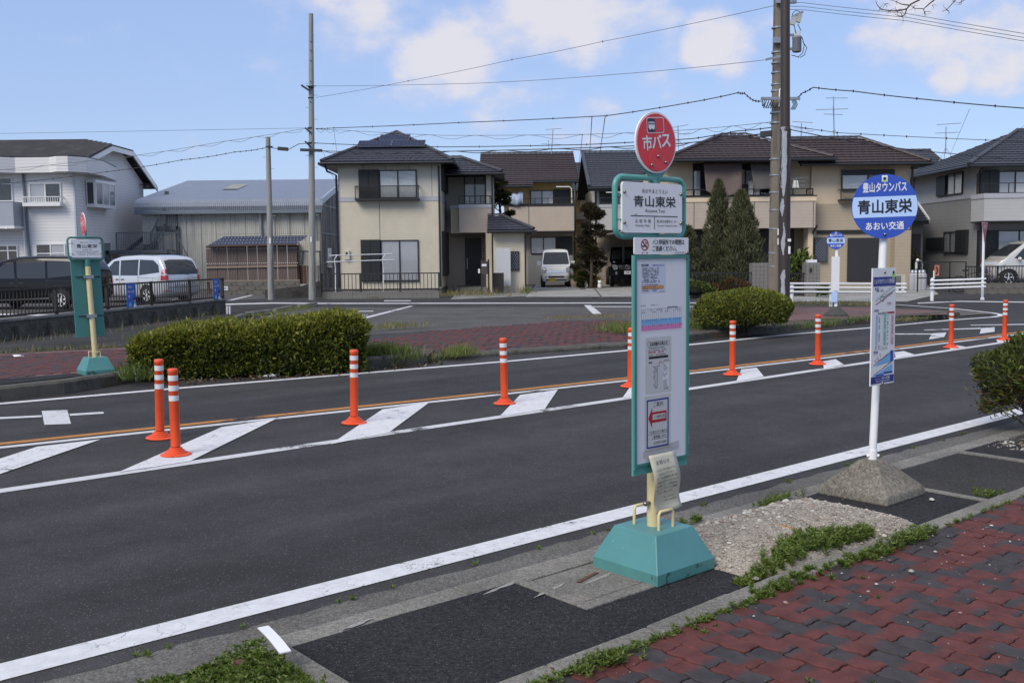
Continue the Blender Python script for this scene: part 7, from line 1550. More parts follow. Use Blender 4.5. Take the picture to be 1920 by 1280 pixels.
Yc=26.0;b=at(1453,560,Yc);top=at(1463,-150,Yc);POLE_C=pole('utility_pole','brownish concrete utility pole carrying the transformer, half behind a brown steel pole',(b.x,Yc,0),(top.x,Yc,top.z),.185,.125,m_pole2)
C_=lambda x,y,dy=0:at(x,y,Yc+dy)
for y in (54,100,120,138,160,172,213,232,300,330,362,395,430,475,500):p=C_(1456+(240-y)*.012,y);bd=MB();bd.cyl(p,p+Vector((0,0,.035)),.172 if y>200 else .158,n=16);bd.build('band_clamp',m_steel,POLE_C)
ar=MB();ar.bar(C_(1427,185,-.3),C_(1500,185,-.3),.07);ar.build('cross_arm',m_steel,POLE_C)
for a_,b__,w_ in ((C_(1450,76,-.2),C_(1466,76,-.2),.14),(C_(1436,112,-.3),C_(1454,108,-.3),.05),(C_(1454,108,-.3),C_(1470,104,-.3),.06),(C_(1455,3,-.2),C_(1485,2,-.2),.10),(C_(1470,4,0),C_(1492,4,.2),.08),(C_(1470,66,0),C_(1488,66,.1),.06),(C_(1470,92,0),C_(1488,92,.1),.06)):MB().bar(a_,b__,w_).build('bracket',m_steel,POLE_C)
tr=MB();c=C_(1494,98,.1);tz=C_(1494,70,.1).z;tr.lathe([(.095,c.z),(.115,c.z+.02),(.115,tz-.03),(.125,tz-.02),(.125,tz),(.09,tz+.04)],20,(c.x,c.y,0));tro=tr.build('transformer',mat('transformer_grey',(.27,.28,.30),.5,.1,6),POLE_C)
bu=MB();[bu.lathe([(.022,tz),(.04,tz+.05),(.025,tz+.08),(.04,tz+.11),(.02,tz+.16)],10,(c.x+dx,c.y,0))for dx in (-.05,.05)];bu.build('bushing',m_framew,tro)
for i,(x,y)in enumerate(((1487,38),(1497,33))):
 q=MB();q.bar(C_(x+3,y-7),C_(x-1,y+9),.09,.12);q.build('cutout_switch',mat('porcelain',(.50,.50,.46),.3,.05,6),POLE_C)
q=MB();q.bar(C_(1485,32),C_(1506,22),.05);q.build('bracket',m_steel,POLE_C)
lw=MB()
for pts in (((1500,22),(1492,20),(1486,26),(1486,36)),((1496,45),(1500,54),(1502,58)),((1489,48),(1492,60),(1493,64)),((1504,70),(1508,85),(1505,100),(1497,107)),((1505,78),(1513,90),(1508,104),(1500,108)),((1484,104),(1490,105),(1498,108))):lw.tube([C_(x,y,.05)for x,y in pts],.010,5)
for i in range(6):x=1430+i*4.2;lw.tube([C_(x,186,-.3),C_(x+random.uniform(-6,0),198,-.35),C_(x+2,203,-.3),C_(x+6,192,-.3)],.012,5)
for i in range(4):x=1484+i*2.4;lw.tube([C_(x,186,-.25),C_(x+4,196,-.3),C_(x-1,206,-.28)],.011,5)
lw.build('lead_wire',m_wire,POLE_C,kind='stuff');tg=MB();[tg.box(C_(x,y).x,C_(x+3.2,y).x,Yc-.21,Yc-.19,C_(1455,y+12).z,C_(1455,y).z)for x,y in ((1454,429),(1454,447))];tg.build('tag',m_white,POLE_C)
cv=MB();cv.tube([C_(1465,130,-.2),C_(1465,165,-.2),C_(1462,168,-.2),C_(1461,200,-.2)],.018,6);cv.build('conduit',m_framew,POLE_C)
Yb=24.4;Bp=lambda x,y:at(x,y,Yb);b0,s0,t0_=Bp(1470.5,553),Bp(1472.5,238),Bp(1472.3,-200)
bp_=thing('steel_pole','dark brown steel street pole with peeling paint in front of the concrete pole','street pole',(b0.x,Yb,0));MB().cyl((b0.x,Yb,0),(s0.x,Yb,s0.z-.06),.139,.134,24).build('shaft',m_brownpole,bp_);MB().cyl((s0.x,Yb,s0.z-.06),(s0.x,Yb,s0.z),.134,.112,24,cap=False).build('collar',m_brownpole,bp_);MB().cyl((s0.x,Yb,s0.z),(t0_.x,Yb,t0_.z),.112,.108,24).build('upper_shaft',m_brownpole,bp_)
def peel(pts):
 mb=MB();rows=14;ys=[p[0]for p in pts];vs=[]
 for i in range(rows+1):
  y=ys[0]+(ys[-1]-ys[0])*i/rows;xl=lerp_tab([(p[0],p[1])for p in pts],y)+random.uniform(-.5,.5);xr=lerp_tab([(p[0],p[2])for p in pts],y)+random.uniform(-.7,.7)
  p=Bp(1460,y);u=(p.z)/max(.1,s0.z);cx=b0.x+(s0.x-b0.x)*u;rr=.1405-.005*u
  for j in range(5):x=Bp(xl+(xr-xl)*j/4,y).x-cx;x=max(-rr*.99,min(rr*.99,x));vs.append((cx+x,Yb-math.sqrt(rr*rr-x*x),p.z))
 mb.add(vs,[(i*5+j,(i+1)*5+j,(i+1)*5+j+1,i*5+j+1)for i in range(rows)for j in range(4)],0,True);mb.build('bare_patch',m_peel,bp_,fix=False)
for q in ([(239,1463,1468),(246,1462,1473),(300,1461.5,1472.5),(345,1461.5,1471),(369,1466,1467.5)],[(373,1464,1466),(385,1461.5,1468),(395,1461.5,1467),(406,1464.5,1465.5)],[(418,1465.5,1467),(432,1466.5,1470),(455,1462.5,1469.5),(478,1465,1467.5)],[(506,1465.5,1469),(520,1461.5,1469.5),(530,1463,1468),(552,1462,1469.5)]):peel(q)
tg=MB();[tg.box(Bp(x,y).x,Bp(x2,y).x,Yb-.152,Yb-.14,Bp(1470,y2).z,Bp(1470,y).z)for x,x2,y,y2 in ((1474,1480,448,453),(1475,1479,462,476))];tg.build('tag',m_plate,bp_)
# ================================================================== CABLES
def cable(label,pts,r=.012,m=None,sag=0.0,wavy=0.0,clips=0,group='overhead cables'):
 """pts: (px, py, distance) joined by a smooth hanging line"""
 P=[at(*p)for p in pts];out=[]
 for a,b_ in zip(P,P[1:]):
  n=14
  for i in range(n):u=i/n;q=a.lerp(b_,u);q=q-Vector((0,0,sag*4*u*(1-u)));out.append(q)
 r*=.62
 out.append(P[-1]);o=MB();o.tube(out,r,6);root=o.build('cable',m or m_wire);setp(root,label,'cable',group)
 if wavy:
  wv=[];L_=sum((b_-a).length for a,b_ in zip(out,out[1:]));k=int(L_/.14)
  for i in range(k):
   u=i/k*(len(out)-1);j=int(u);q=out[j].lerp(out[min(j+1,len(out)-1)],u-j);wv.append(q+Vector((0,0,-wavy+wavy*math.cos(i*.62))))
  w2=MB();w2.tube(wv,r*.9,5);w2.build('carrier_coil',m or m_wire,root)
 if clips:
  cm=MB();L_=len(out)-1;k=clips
  for i in range(1,k):u=i/k*L_;j=int(u);q=out[j].lerp(out[min(j+1,L_)],u-j);cm.bar(q+Vector((0,0,-.03)),q+Vector((0,0,.03)),.024)
  cm.build('clip',m or m_wire,root,kind='stuff')
 return root
cable('upper thin cable sloping up from the tall grey pole to the brown poles',[(592,183,Yt),(765,152,34.2),(960,112,31),(1130,78,29),(1456,10,Yc)],.011,m_wiregrey,.02,clips=4)
cable('second thin cable between the tall grey pole and the brown poles',[(592,161.5,Yt),(900,156,32),(1150,140,29),(1440,112,Yc)],.011,m_wiregrey,.02)
cable('thin wire reaching the tall grey pole from the left edge',[(-200,254,46),(200,247,41),(580,240,Yt)],.011,m_wiregrey)
cable('coiled cable crossing the apartment gable to the tall grey pole',[(-200,338,40),(0,318.5,39.5),(250,292,39),(420,265,38.6),(572,241,Yt)],.012,m_wiregrey,.02,.05)
cable('clipped cable crossing the apartment building to the short grey pole',[(-200,372,41),(0,345,40),(200,322,39.4),(340,300,39),(440,285,38.5),(503,276,Ys)],.018,m_wire,.03,clips=30)
cable('cable with black closure between the two grey poles',[(503,276,Ys-.1),(520,279,Ys-.1),(540,281,Ys-.1),(560,270,Yt-.1),(580,268.5,Yt-.2)],.02,m_wire)
cl=MB();cl.bar(at(521,278.5,Ys-.1),at(540,280,Ys-.1),.13,.13);setp(cl.build('cable_closure',m_wire),'black sausage shaped cable closure hung between the two grey poles','cable closure')
cable('long clipped cable from the tall grey pole over the roofs',[(592,241,Yt),(626,240,37.6),(860,230,33.5),(1138,217,29.3),(1290,193,27.6),(1384,174,26.6),(1396,175,26.4),(1412,188,26.2),(1428,190,26)],.02,m_wire,.012,clips=24)
cable('coiled thin cable just above the cream house roof',[(592,242,Yt),(640,244,37.5),(830,254,34),(1100,252,29.8),(1300,243,27.6),(1452,228,Yc)],.011,m_wiregrey,.01,.06)
cable('upper of two telephone cables running behind the red disc',[(588,268,Yt),(690,272,36.5),(840,275.5,34),(1100,271,29.8),(1300,260,27.6),(1380,246,26.7),(1454,238,Yc)],.02,m_wire,.01,clips=16)
cable('lower of two telephone cables running behind the red disc',[(604,283,Yt-.2),(700,285,36.4),(880,283,33.4),(1100,277,29.8),(1280,269,27.8),(1420,252,26.3),(1454,246,Yc)],.022,m_wire,.01,.035)
cl=MB();cl.bar(at(1428,252,26.2),at(1449,250,26),.17,.14);setp(cl.build('cable_closure',m_wire),'black cable closure hanging beside the brownish concrete pole','cable closure')
for i,(y0,y1)in enumerate(((4,63),(11,70.5),(17,77.5))):cable(('top','middle','lowest')[i]+' of three parallel power lines leaving the pole to the right',[(1474,y0,Yc),(1502,y0+1,25.8),(1700,y0+22+(y1-y0-60)*.3,23.5),(2050,y1+21,20)],.010,m_wiregrey,.01)
cable('thick cable sweeping from the pole to the right edge',[(1490,188,Yc),(1504,175,25.9),(1525,164,25.7),(1600,171,25),(1740,187,23.8),(1920,203,22.3),(2050,212,21)],.022,m_wire,.01,clips=14)
cable('thin line from the pole over the right hand roofs',[(1480,236,Yc),(1570,249,27),(1700,256,28),(1920,266,29)],.013,m_wire,.0,clips=9)
cable('telephone cable from the pole over the tan house roof',[(1482,243,Yc),(1640,272,29),(1785,288,33),(1880,296,36)],.02,m_wire,.02)
cable('thin drop wire crossing the sky above the grey corner house',[(1818,205,26),(1782,290,43)],.008,m_wiregrey);cable('thin drop wire at the right edge above the grey corner house',[(1960,205,26),(1850,290,42)],.008,m_wiregrey)
cable('left one of two drop wires coming down behind the brown tiled roof',[(1110,218,29.6),(1105,300,52)],.02,m_wiregrey);cable('right one of two drop wires coming down behind the slate roof',[(1135,217,29.3),(1123,300,52)],.02,m_wiregrey);cable('short drop wire near the roof antenna',[(1092,253,30),(1083,335,54)],.014,m_wiregrey)
cable('drop wire from the long clipped cable to the cream house gable',[(626,240,37.6),(628,262,38),(634,300,42.4)],.01,m_wiregrey);cable('slack drop wire between the tall grey pole and the cream house corner',[(606,284,Yt),(618,320,39.5),(636,352,42.8)],.01,m_wiregrey)
# ================================================================== ANTENNAS
def antenna(label,base,top,Y,booms):
 a=thing('roof_antenna',label,'antenna',at(*base,Y),group='roof antennas');b_,t_=at(*base,Y),at(*top,Y);MB().cyl(b_,t_,.03,.022,8).build('mast',m_steel,a)
 for (x0,y0,x1,y1,n,el)in booms:
  p,q=at(x0,y0,Y),at(x1,y1,Y);mb=MB();mb.cyl(p,q,.014,n=6)
  for i in range(n):r_=p.lerp(q,i/max(1,n-1));dv=Vector((.25,.9,.12))if el>0 else Vector((.05,.3,.95));e=abs(el)*(1-.3*i/n);mb.cyl(r_-dv*e,r_+dv*e,.008,n=5)
  mb.build('boom',m_steel,a)
 lg=MB();[lg.cyl(b_+Vector((dx,dy,-.55)),b_.lerp(t_,.22),.012,n=5)for dx,dy in ((-.45,-.2),(.45,-.2),(.1,.5))];lg.build('stay',m_steel,a)
antenna('tall antenna on the brown tiled ochre house roof',(1033,302),(1037,243),58,[(1024,243,1053,241,8,.22),(1017,270,1050,271,9,.35),(1028,264,1029,278,3,.3)])
antenna('antenna showing just right of the red bus stop disc',(1272,268),(1271,236),49,[(1262,239,1290,234,7,.2),(1274,252,1294,249,8,.3)])
antenna('small antenna right of the brown steel pole with a square panel',(1502,262),(1503,231),48,[(1486,228,1524,230,8,.2),(1490,240,1524,242,6,.3),(1512,246,1526,246,4,.2)])
antenna('tallest antenna, crowded with booms, on the tan house roof',(1564,258),(1563,181),47,[(1549,184,1589,184,9,.25),(1530,206,1590,204,10,.45),(1545,214,1580,215,6,.3),(1562,200,1563,222,5,.4)])
antenna('antenna above the gap left of the grey corner house',(1773,287),(1774,237),50,[(1757,234,1802,231,9,.25),(1754,250,1798,248,10,.3)])
# ================================================================== RIGHT SIDE STREET FURNITURE
def rail_guard(name,label,posts,rails,Yp,lean=0):
 t=thing(name,label,'guard rail',(posts[0][0],posts[0][1],0),group='white pipe guard rails')
 for p in posts:MB().cyl((p[0],p[1],0),(p[0],p[1],p[2]),.057,n=14).build('post',m_white_paint,t)
 for a,b_ in rails:mb=MB();mb.cyl(a,b_,.030,n=12);mb.ball(a,.031,8,5);mb.ball(b_,.031,8,5);mb.build('rail',m_white_paint,t)
 return t
Yg=28.8;z_=lambda x,y,Y:at(x,y,Y).z;gp=lambda x:X_(x,Yg)
rail_guard('guard_rail','white three pipe guard rail right of the brown steel pole',[(gp(1487),Yg+.06,z_(1487,530,Yg)),(gp(1561),Yg+.06,z_(1561,530,Yg)),(gp(1640),Yg+.06,z_(1640,530,Yg))],[((gp(1481),Yg,z_(1481,y,Yg)),(gp(1700),Yg,z_(1700,y+.8,Yg)))for y in (531.5,539,547)],Yg)
Yh=32.8;gq=lambda x:X_(x,Yh);p1_=(gq(1750),Yh,z_(1750,521,Yh));rail_guard('guard_rail','white three pipe guard rail between chevron sign and stop sign',[p1_],[((gq(1745),Yh-.09,z_(1745,y,Yh)),(gq(1847),Yh-.09,z_(1847,y-3.5,Yh)))for y in (526,533.5,540.5)],Yh)
chv=thing('chevron_sign','small orange chevron sign on the end post of the guard rail','road sign',(p1_[0],Yh,p1_[2]));cz=z_(1756,507,Yh);MB().cyl((p1_[0]+.05,Yh,p1_[2]+.002),(p1_[0]+.05,Yh,cz),.03,n=10).build('pole',m_white_paint,chv)
cf=Fr((gq(1756.5),Yh-.05,cz),Vector((.86,.5,0)));cm=MB();rplate(cm,cf,-.115,.115,-.175,.175,.02,-.004,.006);co=cm.build('plate',mat('chevron_orange',(.66,.24,.12),.4,.05,4),chv);t=MB();t.poly([cf.p(x,z,.008)for x,z in ((-.08,.13),(-.01,.13),(.075,0),(-.01,-.13),(-.08,-.13),(0,0))]);t.build('arrow',m_black,co,fix=False)
b=g(1842,562);ss_=thing('stop_sign','red triangular stop sign on a white pole at the guard rail end','road sign',(b.x,b.y,0));tt_=at(1845,421,b.y);MB().cyl((b.x,b.y,0),(tt_.x,b.y,tt_.z),.042,n=14).build('pole',m_white_paint,ss_);MB().lathe([(.07,0),(.07,.05),(.045,.08)],14,(b.x,b.y,0)).build('collar',m_white_paint,ss_)
tf=Fr((tt_.x,b.y-.06,tt_.z-.10),Vector((.62,.78,0)));sgn=MB();e=.33
def tri(k,d0,d1,mb,mi=0):
 mb.extr([tf.p(x*k,z*k-.0,d0)for x,z in ((-.40,.17),(.40,.17),(.0,-.52))],tf.n*(d1-d0),mi)
tri(1.0,0,.006,sgn);so2=sgn.build('sign_face',m_plate,ss_);s2=MB();tri(.92,.0062,.009,s2);s2.build('red_field',mat('stop_red',(.40,.015,.022),.35,.05,4),so2);t=MB();put_text(t,tf,'止まれ',0,.04,.40,.14,.011,0,.02);t.build('lettering',m_white,so2,fix=False)
cl_=MB();[cl_.cyl((tt_.x,b.y,tt_.z-dz),(tt_.x,b.y,tt_.z-dz+.03),.052,n=12)for dz in (.05,.25)];cl_.build('clamp',m_steel,ss_)
Yq=41.3;gc=thing('gas_cylinder_rack','steel frame behind the gas cylinders with their valves and hoses','rack',(X_(1722,Yq),Yq,0))
for i in range(4):
 x=X_(1712+i*6.4,Yq);c=thing('gas_cylinder',('first','second','third','fourth')[i]+' grey gas cylinder from the left at the tan house corner','gas cylinder',(x,Yq-.02*i,0),group='grey gas cylinders');mb=MB();mb.lathe([(.14,.02),(.145,.06),(.145,.62),(.12,.70),(.06,.74)],16);lk=link('tank',mb.mesh('tank',mat('cylinder_grey',(.34,.34,.36),.5,.12,5)if i==0 else bpy.data.materials['cylinder_grey']),c);n2=MB();n2.lathe([(.085,.74),(.085,.84),(.075,.84)],12);n2.box(-.03,.03,-.03,.03,.74,.86);link('collar',n2.mesh('collar',m_steel),c)
rk_=MB();rk_.tube([(X_(1722,Yq),Yq+.25,.0),(X_(1722,Yq),Yq+.25,1.15),(X_(1726,Yq),Yq+.25,1.27),(X_(1733,Yq),Yq+.25,1.22),(X_(1735,Yq),Yq+.25,1.05),(X_(1735,Yq),Yq+.25,0)],.025,8);rk_.build('frame',m_steel,gc);v_=MB();v_.box(X_(1721,Yq),X_(1725,Yq),Yq+.1,Yq+.2,.9,1.15);v_.ball((X_(1723,Yq),Yq+.1,1.25),.07,8,6);v_.build('regulator',m_framew,gc)
acx=thing('air_conditioner','cream outdoor air conditioner unit on the tan house forecourt','air conditioner',(X_(1689,Yq),Yq,0));x0,x1=X_(1679,Yq),X_(1699,Yq);MB().box(x0,x1,Yq,Yq+.3,.1,.66).build('case',mat('ac_cream',(.46,.45,.38),.5,.06,4),acx)
gr=MB();[gr.box(x0+.02,x0+.26,Yq-.012,Yq-.003,.14+i*.045,.16+i*.045)for i in range(11)];gr.build('grille',m_gutterpipe,acx);ft_=MB();[ft_.box(x-.05,x+.05,Yq-.05,Yq+.35,0,.1)for x in (x0+.1,x1-.1)];ft_.build('foot',m_framew,acx)
Yk=36.6
def pillar(label,xa,xb,y1,lamp=False):
 t=thing('gate_pillar',label,'gate pillar',(X_(xa,Yk),Yk,0));x0_,x1_=X_(xa,Yk),X_(xb,Yk);zt_=Z_((xa+xb)/2,y1,Yk);n=9;nx_=max(2,round((x1_-x0_)/.13));mb=MB();mb.box(x0_,x1_,Yk+.02,Yk+.5,0,zt_);mb.build('core',m_stonewall,t)
 st_=MB();st_.box(0,(x1_-x0_)/nx_-.008,-.02,.03,0,zt_/n-.008);me=st_.mesh('split_stone',m_stonewall)
 for i in range(nx_):
  for j in range(n):o=link('split_stone',me,t);o.location=(i*(x1_-x0_)/nx_,random.uniform(0,.015),j*zt_/n)
 if lamp:lm=MB();lm.box(x0_+.1,x1_-.1,Yk+.1,Yk+.4,zt_,zt_+.1);lm.build('lamp',m_plate,t);ib=MB();ib.box(x0_+.12,x0_+.2,Yk-.05,Yk-.02,zt_-.35,zt_-.2);ib.build('intercom',m_gutterpipe,t)
pillar('wide split stone gate pillar left of the concrete utility pole',1411,1447,493);pillar('narrow split stone gate pillar with a flat white lamp on top',1512,1539,492,True)
bar_fence('garden_fence','black bar fence below the cypress trees of the tan house',(X_(1288,Yk+.1),Yk+.1,0),(X_(1411,Yk+.1),Yk+.1,0),Z_(1350,512,Yk)-.28,.28,.12,m_blackmetal,.010,1.2,.025)
block_wall('garden_wall','low split block wall under the cypress garden fence',(X_(1250,Yk),Yk,0),(X_(1411,Yk),Yk,0),.30,.15,.12,.16,0,m_stonewall)
bar_fence('gate','dark bar gate between the two split stone pillars',(X_(1480,Yk+.2),Yk+.2,0),(X_(1512,Yk+.2),Yk+.2,0),Z_(1490,513,Yk),0,.10,m_blackmetal,.012,.6,.025,'gate')
Yr1=39.6;ra,rb_=(X_(1722,Yr1),Yr1),(X_(1812,Yr1),Yr1);rr_t=thing('railing','black open railing below the grey corner house windows','railing',(ra[0],Yr1,0));zt_=Z_(1770,491.5,Yr1)
for z in (zt_,zt_-.62):MB().bar((ra[0],Yr1,z),(rb_[0],Yr1,z),.04).build('rail',m_blackmetal,rr_t)
for i in range(4):x=ra[0]+(rb_[0]-ra[0])*i/3;MB().bar((x,Yr1,0),(x,Yr1,zt_),.04).build('post',m_blackmetal,rr_t)
Yr2=37.2;block_wall('low_wall','low grey block wall under the bar fence at the right edge',(X_(1812,Yr2),Yr2,0),(X_(1990,Yr2),Yr2,0),.42,.21,.4,.14,0,m_blockwall);bar_fence('fence','black bar fence in front of the champagne minivan',(X_(1812,Yr2),Yr2,0),(X_(1990,Yr2),Yr2,0),Z_(1860,499.5,Yr2)-.42,.42,.11,m_blackmetal,.010,1.1,.022)
bk=thing('bicycle','dark bicycle parked behind the stop sign pole','bicycle',(X_(1822,39),39,0),.12);wl=[]
for x in (-.5,.5):
 w_=MB();w_.tube([(x+.32*math.cos(a),0,.33+.32*math.sin(a))for a in np.linspace(0,6.283,20,endpoint=False)],.018,6,closed=True);[w_.cyl((x,0,.33),(x+.31*math.cos(a),0,.33+.31*math.sin(a)),.004,n=4)for a in np.linspace(0,6.283,10,endpoint=False)];link('wheel',w_.mesh('wheel',m_trim),bk)
fr_=MB();[fr_.cyl(a,b_,.016,n=6)for a,b_ in (((-.5,0,.33),(-.12,0,.30)),((-.12,0,.30),(-.22,0,.82)),((-.12,0,.3),(.36,0,.72)),((-.2,0,.68),(.34,0,.8)),((.5,0,.33),(.33,0,.95)),((-.5,0,.33),(-.2,0,.68)))];link('frame',fr_.mesh('frame',m_gutterpipe),bk)
sd_=MB();sd_.ball((-.24,0,.86),.12,8,5,0,(1.1,.6,.4));link('saddle',sd_.mesh('saddle',m_trim),bk);hb_=MB();hb_.tube([(.2,-.27,.98),(.3,-.2,1.0),(.33,0,.98),(.3,.2,1.0),(.2,.27,.98)],.013,6);link('handlebar',hb_.mesh('handlebar',m_steel),bk);bs_=MB();bs_.box(.36,.62,-.16,.16,.72,.94);link('basket',bs_.mesh('basket',m_blackmetal),bk)
mp=thing('mailbox_post','dark letterbox post beside the cream house entrance','letterbox',(X_(908,42.2),42.2,0));Ym=42.2
MB().box(X_(901,Ym),X_(903.5,Ym),Ym,Ym+.1,0,Z_(905,487,Ym)).box(X_(914,Ym),X_(917,Ym),Ym,Ym+.1,0,Z_(905,486,Ym)).build('post',m_door,mp);MB().box(X_(902,Ym),X_(914,Ym),Ym-.08,Ym+.15,Z_(905,514,Ym),Z_(905,490,Ym)).build('letterbox',mat('box_brown',(.07,.05,.04),.5,.1,6),mp);MB().box(X_(903,Ym),X_(912,Ym),Ym-.09,Ym-.082,Z_(905,499,Ym),Z_(905,495,Ym)).build('name_plate',m_plate,mp);MB().box(X_(896,Ym),X_(899.5,Ym),Ym-.05,Ym,Z_(897,512,Ym),Z_(897,504,Ym)).build('notice',m_plate,mp)
wc=thing('wooden_box','dark slatted box standing under the white panel of the low wing','box',(X_(934,42.6),42.6,0));x0,x1=X_(924,42.6),X_(944,42.6);z1_=Z_(934,513,42.6)
for i in range(6):MB().box(x0+(x1-x0)*i/6+.006,x0+(x1-x0)*(i+1)/6-.006,42.6,42.62,.03,z1_).build('slat',m_door,wc)
MB().box(x0,x1,42.62,43.0,.02,z1_+.03).build('body',m_door,wc)
def pot(label,x,y_,Y,r,h,col):t=thing('flower_pot',label,'flower pot',(X_(x,Y),Y,.012),group='pots beside the drive');mb=MB();mb.lathe([(r*.7,0),(r,h),(r*.88,h),(r*.8,h*.85)],14);link('pot',mb.mesh('pot',mat('pot_clay',col,.8,.15,6)),t);return t
POTS=[pot('cream flower pot beside the white kei van',1076,525,49.5,.2,.42,(.30,.24,.17)),pot('terracotta flower pot below the dark tree',1092,525,49.5,.26,.5,(.16,.07,.04)),pot('bowl pot of yellow flowers on the drive',1115,527,48.5,.24,.32,(.17,.065,.03))]
def figurine(label,x,Y,h):
 t=thing('figurine',label,'figurine',(X_(x,Y),Y,.012));mb=MB();mb.ball((0,0,h*.35),h*.3,10,6,0,(.8,1,1.15));mb.ball((0,-h*.12,h*.78),h*.22,10,6);link('body',mb.mesh('body',m_framew),t);e=MB();[e.ball((s*h*.14,-h*.08,h*.97),h*.07,6,4,0,(.7,.6,1.3))for s in (1,-1)];link('ear',e.mesh('ear',m_framew),t)
figurine('small white dog figurine at the drive edge beside the dark tree',1099,48.2,.42);figurine('grey cat figurine below the yellow flowers',1124,46.6,.40)
for i,(x0,y0,x1,y1)in enumerate(((1111,557.5,1120,557.5),(1143,558,1152,558),(1088,542,1098,542))):MB().poly([g(x0,y0-.8,.016),g(x1,y1-.8,.016),g(x1,y1+.6,.016),g(x0,y0+.6,.016)]).build('drain_cover',m_inner,bpy.data.objects['driveway'],fix=False)
MB().poly([g(1108,534,.016),g(1110,534,.016),g(1132,559,.016),g(1128,559,.016)]).build('drain_channel',m_kerbdark,bpy.data.objects['driveway'],fix=False)
for i,(x0,y0,x1,y1)in enumerate(((560,575,592,569.5),(515,582.5,548,576),(462,590,505,584),(430,601,455,593))):
 a,b_=g(x0,y0+4),g(x1,y1+4);d=(b_-a).normalized();n=Vector((-d.y,d.x,0))*.16;mb=MB();mb.extr([a-n*.5,a+n*.5,a+n*.35+Vector((0,0,.13)),a-n*.35+Vector((0,0,.13))],b_-a);setp(mb.build('kerb_block',m_kerb,bevel=.02),('farthest','second farthest','second nearest','nearest')[i]+' of the loose kerb blocks along the parking bay behind the hedge','kerb block','kerb blocks along the bay')
for i,(x,y)in enumerate(((464,591),(513,582))):
 b_=g(x,y+4);mb=MB();mb.ball((b_.x,b_.y,.06),.11,10,6,0,(1.4,1,.7));o=mb.build('black_stone',m_trim);setp(o,('nearer','farther')[i]+' of two black lumps with a white mark lying behind the long hedge','stone')
for i,x in enumerate((426,431)):
 b_=g(x,589);setp(MB().cyl((b_.x,b_.y,0),(b_.x,b_.y,.24),.028,n=10).build('white_stub',m_white_paint),('left','right')[i]+' of two short white pipe stubs at the end of the car park wall','pipe stub')
for i,(x,y,z,lab)in enumerate(((508,707,0,'crumpled white litter at the foot of the long hedge, left piece'),(571,697,0,'crumpled white litter at the foot of the long hedge, right piece'),(30,671,.13,'white litter lying on the far pavement at the left edge'))):
 b_=g(x,y,z);mb=MB();pts=[(random.uniform(-.14,.14),random.uniform(-.06,.06),random.uniform(0,.06))for _ in range(9)];bm=bmesh.new();[bm.verts.new(q)for q in pts];bmesh.ops.convex_hull(bm,input=bm.verts);me=bpy.data.meshes.new('litter');bm.to_mesh(me);bm.free();me.materials.append(m_plate);o=link('litter',me);o.location=(b_.x,b_.y,b_.z+.005);setp(o,lab,'litter')
# ================================================================== PLANTS
def leaves(name,P,Nrm,L_,W_,mats,mi,parent=None,curl=.25,up=.0,spread=.9,kind=None,lrand=.35):
 """leaf blades (two folded quads each) at points P, turned roughly towards Nrm"""
 n=len(P);P=np.asarray(P,float);Nr=np.asarray(Nrm,float)
 d=Nr+RNG.normal(0,spread,(n,3));d[:,2]+=up;d/=np.linalg.norm(d,axis=1,keepdims=True)+1e-9
 s=np.cross(d,RNG.normal(0,1,(n,3)));s/=np.linalg.norm(s,axis=1,keepdims=True)+1e-9;nn=np.cross(d,s)
 l_=L_*(1+RNG.uniform(-lrand,lrand,(n,1)));w_=W_*(1+RNG.uniform(-lrand,lrand,(n,1)))
 a=P;m1=P+d*l_*.45;tip=P+d*l_-nn*l_*curl*.5
 V=np.stack([a,m1+s*w_/2+nn*w_*curl,tip,m1-s*w_/2+nn*w_*curl],1).reshape(-1,3)
 Q=np.arange(4*n).reshape(-1,4);me=fastmesh(name,V,Q,mats,mi);o=link(name,me,parent)
 if kind:o['kind']=kind
 return o
m_leafy=leaf_mat('leaf_yellow_green',(.20,.20,.032));m_leafg=leaf_mat('leaf_green',(.112,.138,.030),.38);m_leafd=leaf_mat('leaf_dark',(.050,.062,.022),.38);m_leafb=leaf_mat('leaf_bronze',(.105,.055,.022));m_weed=leaf_mat('weed_green',(.105,.155,.030));m_weedl=leaf_mat('weed_light',(.16,.21,.05));m_dry=leaf_mat('grass_dry',(.23,.18,.10));m_cyp=leaf_mat('cypress',(.085,.092,.045));m_cyp2=leaf_mat('cypress_grey',(.15,.15,.09));m_darktree=leaf_mat('dark_tree',(.030,.028,.016));m_darktree2=leaf_mat('dark_tree_brown',(.055,.038,.022));m_red=leaf_mat('leaf_red',(.15,.03,.02));m_yel=leaf_mat('flower_yellow',(.62,.38,.03));m_purp=leaf_mat('flower_purple',(.32,.24,.42))
m_bark=mat('bark',(.06,.045,.035),.9,.3,14,.6,60);m_twig=mat('twig',(.075,.055,.045),.9,.25,30)
m_core=mat('shade_core',(.012,.014,.007),.95,.3,6)  # near-black solid inside the foliage, coloured as the shade between leaves
def hn(x,y,z,f=1.0):return math.sin(x*2.3*f+1.1)*math.sin(y*2.9*f+.4)*.5+math.sin(x*5.1*f+z*3)*.3+math.sin(y*6.3*f+z*4.7+x)*.2
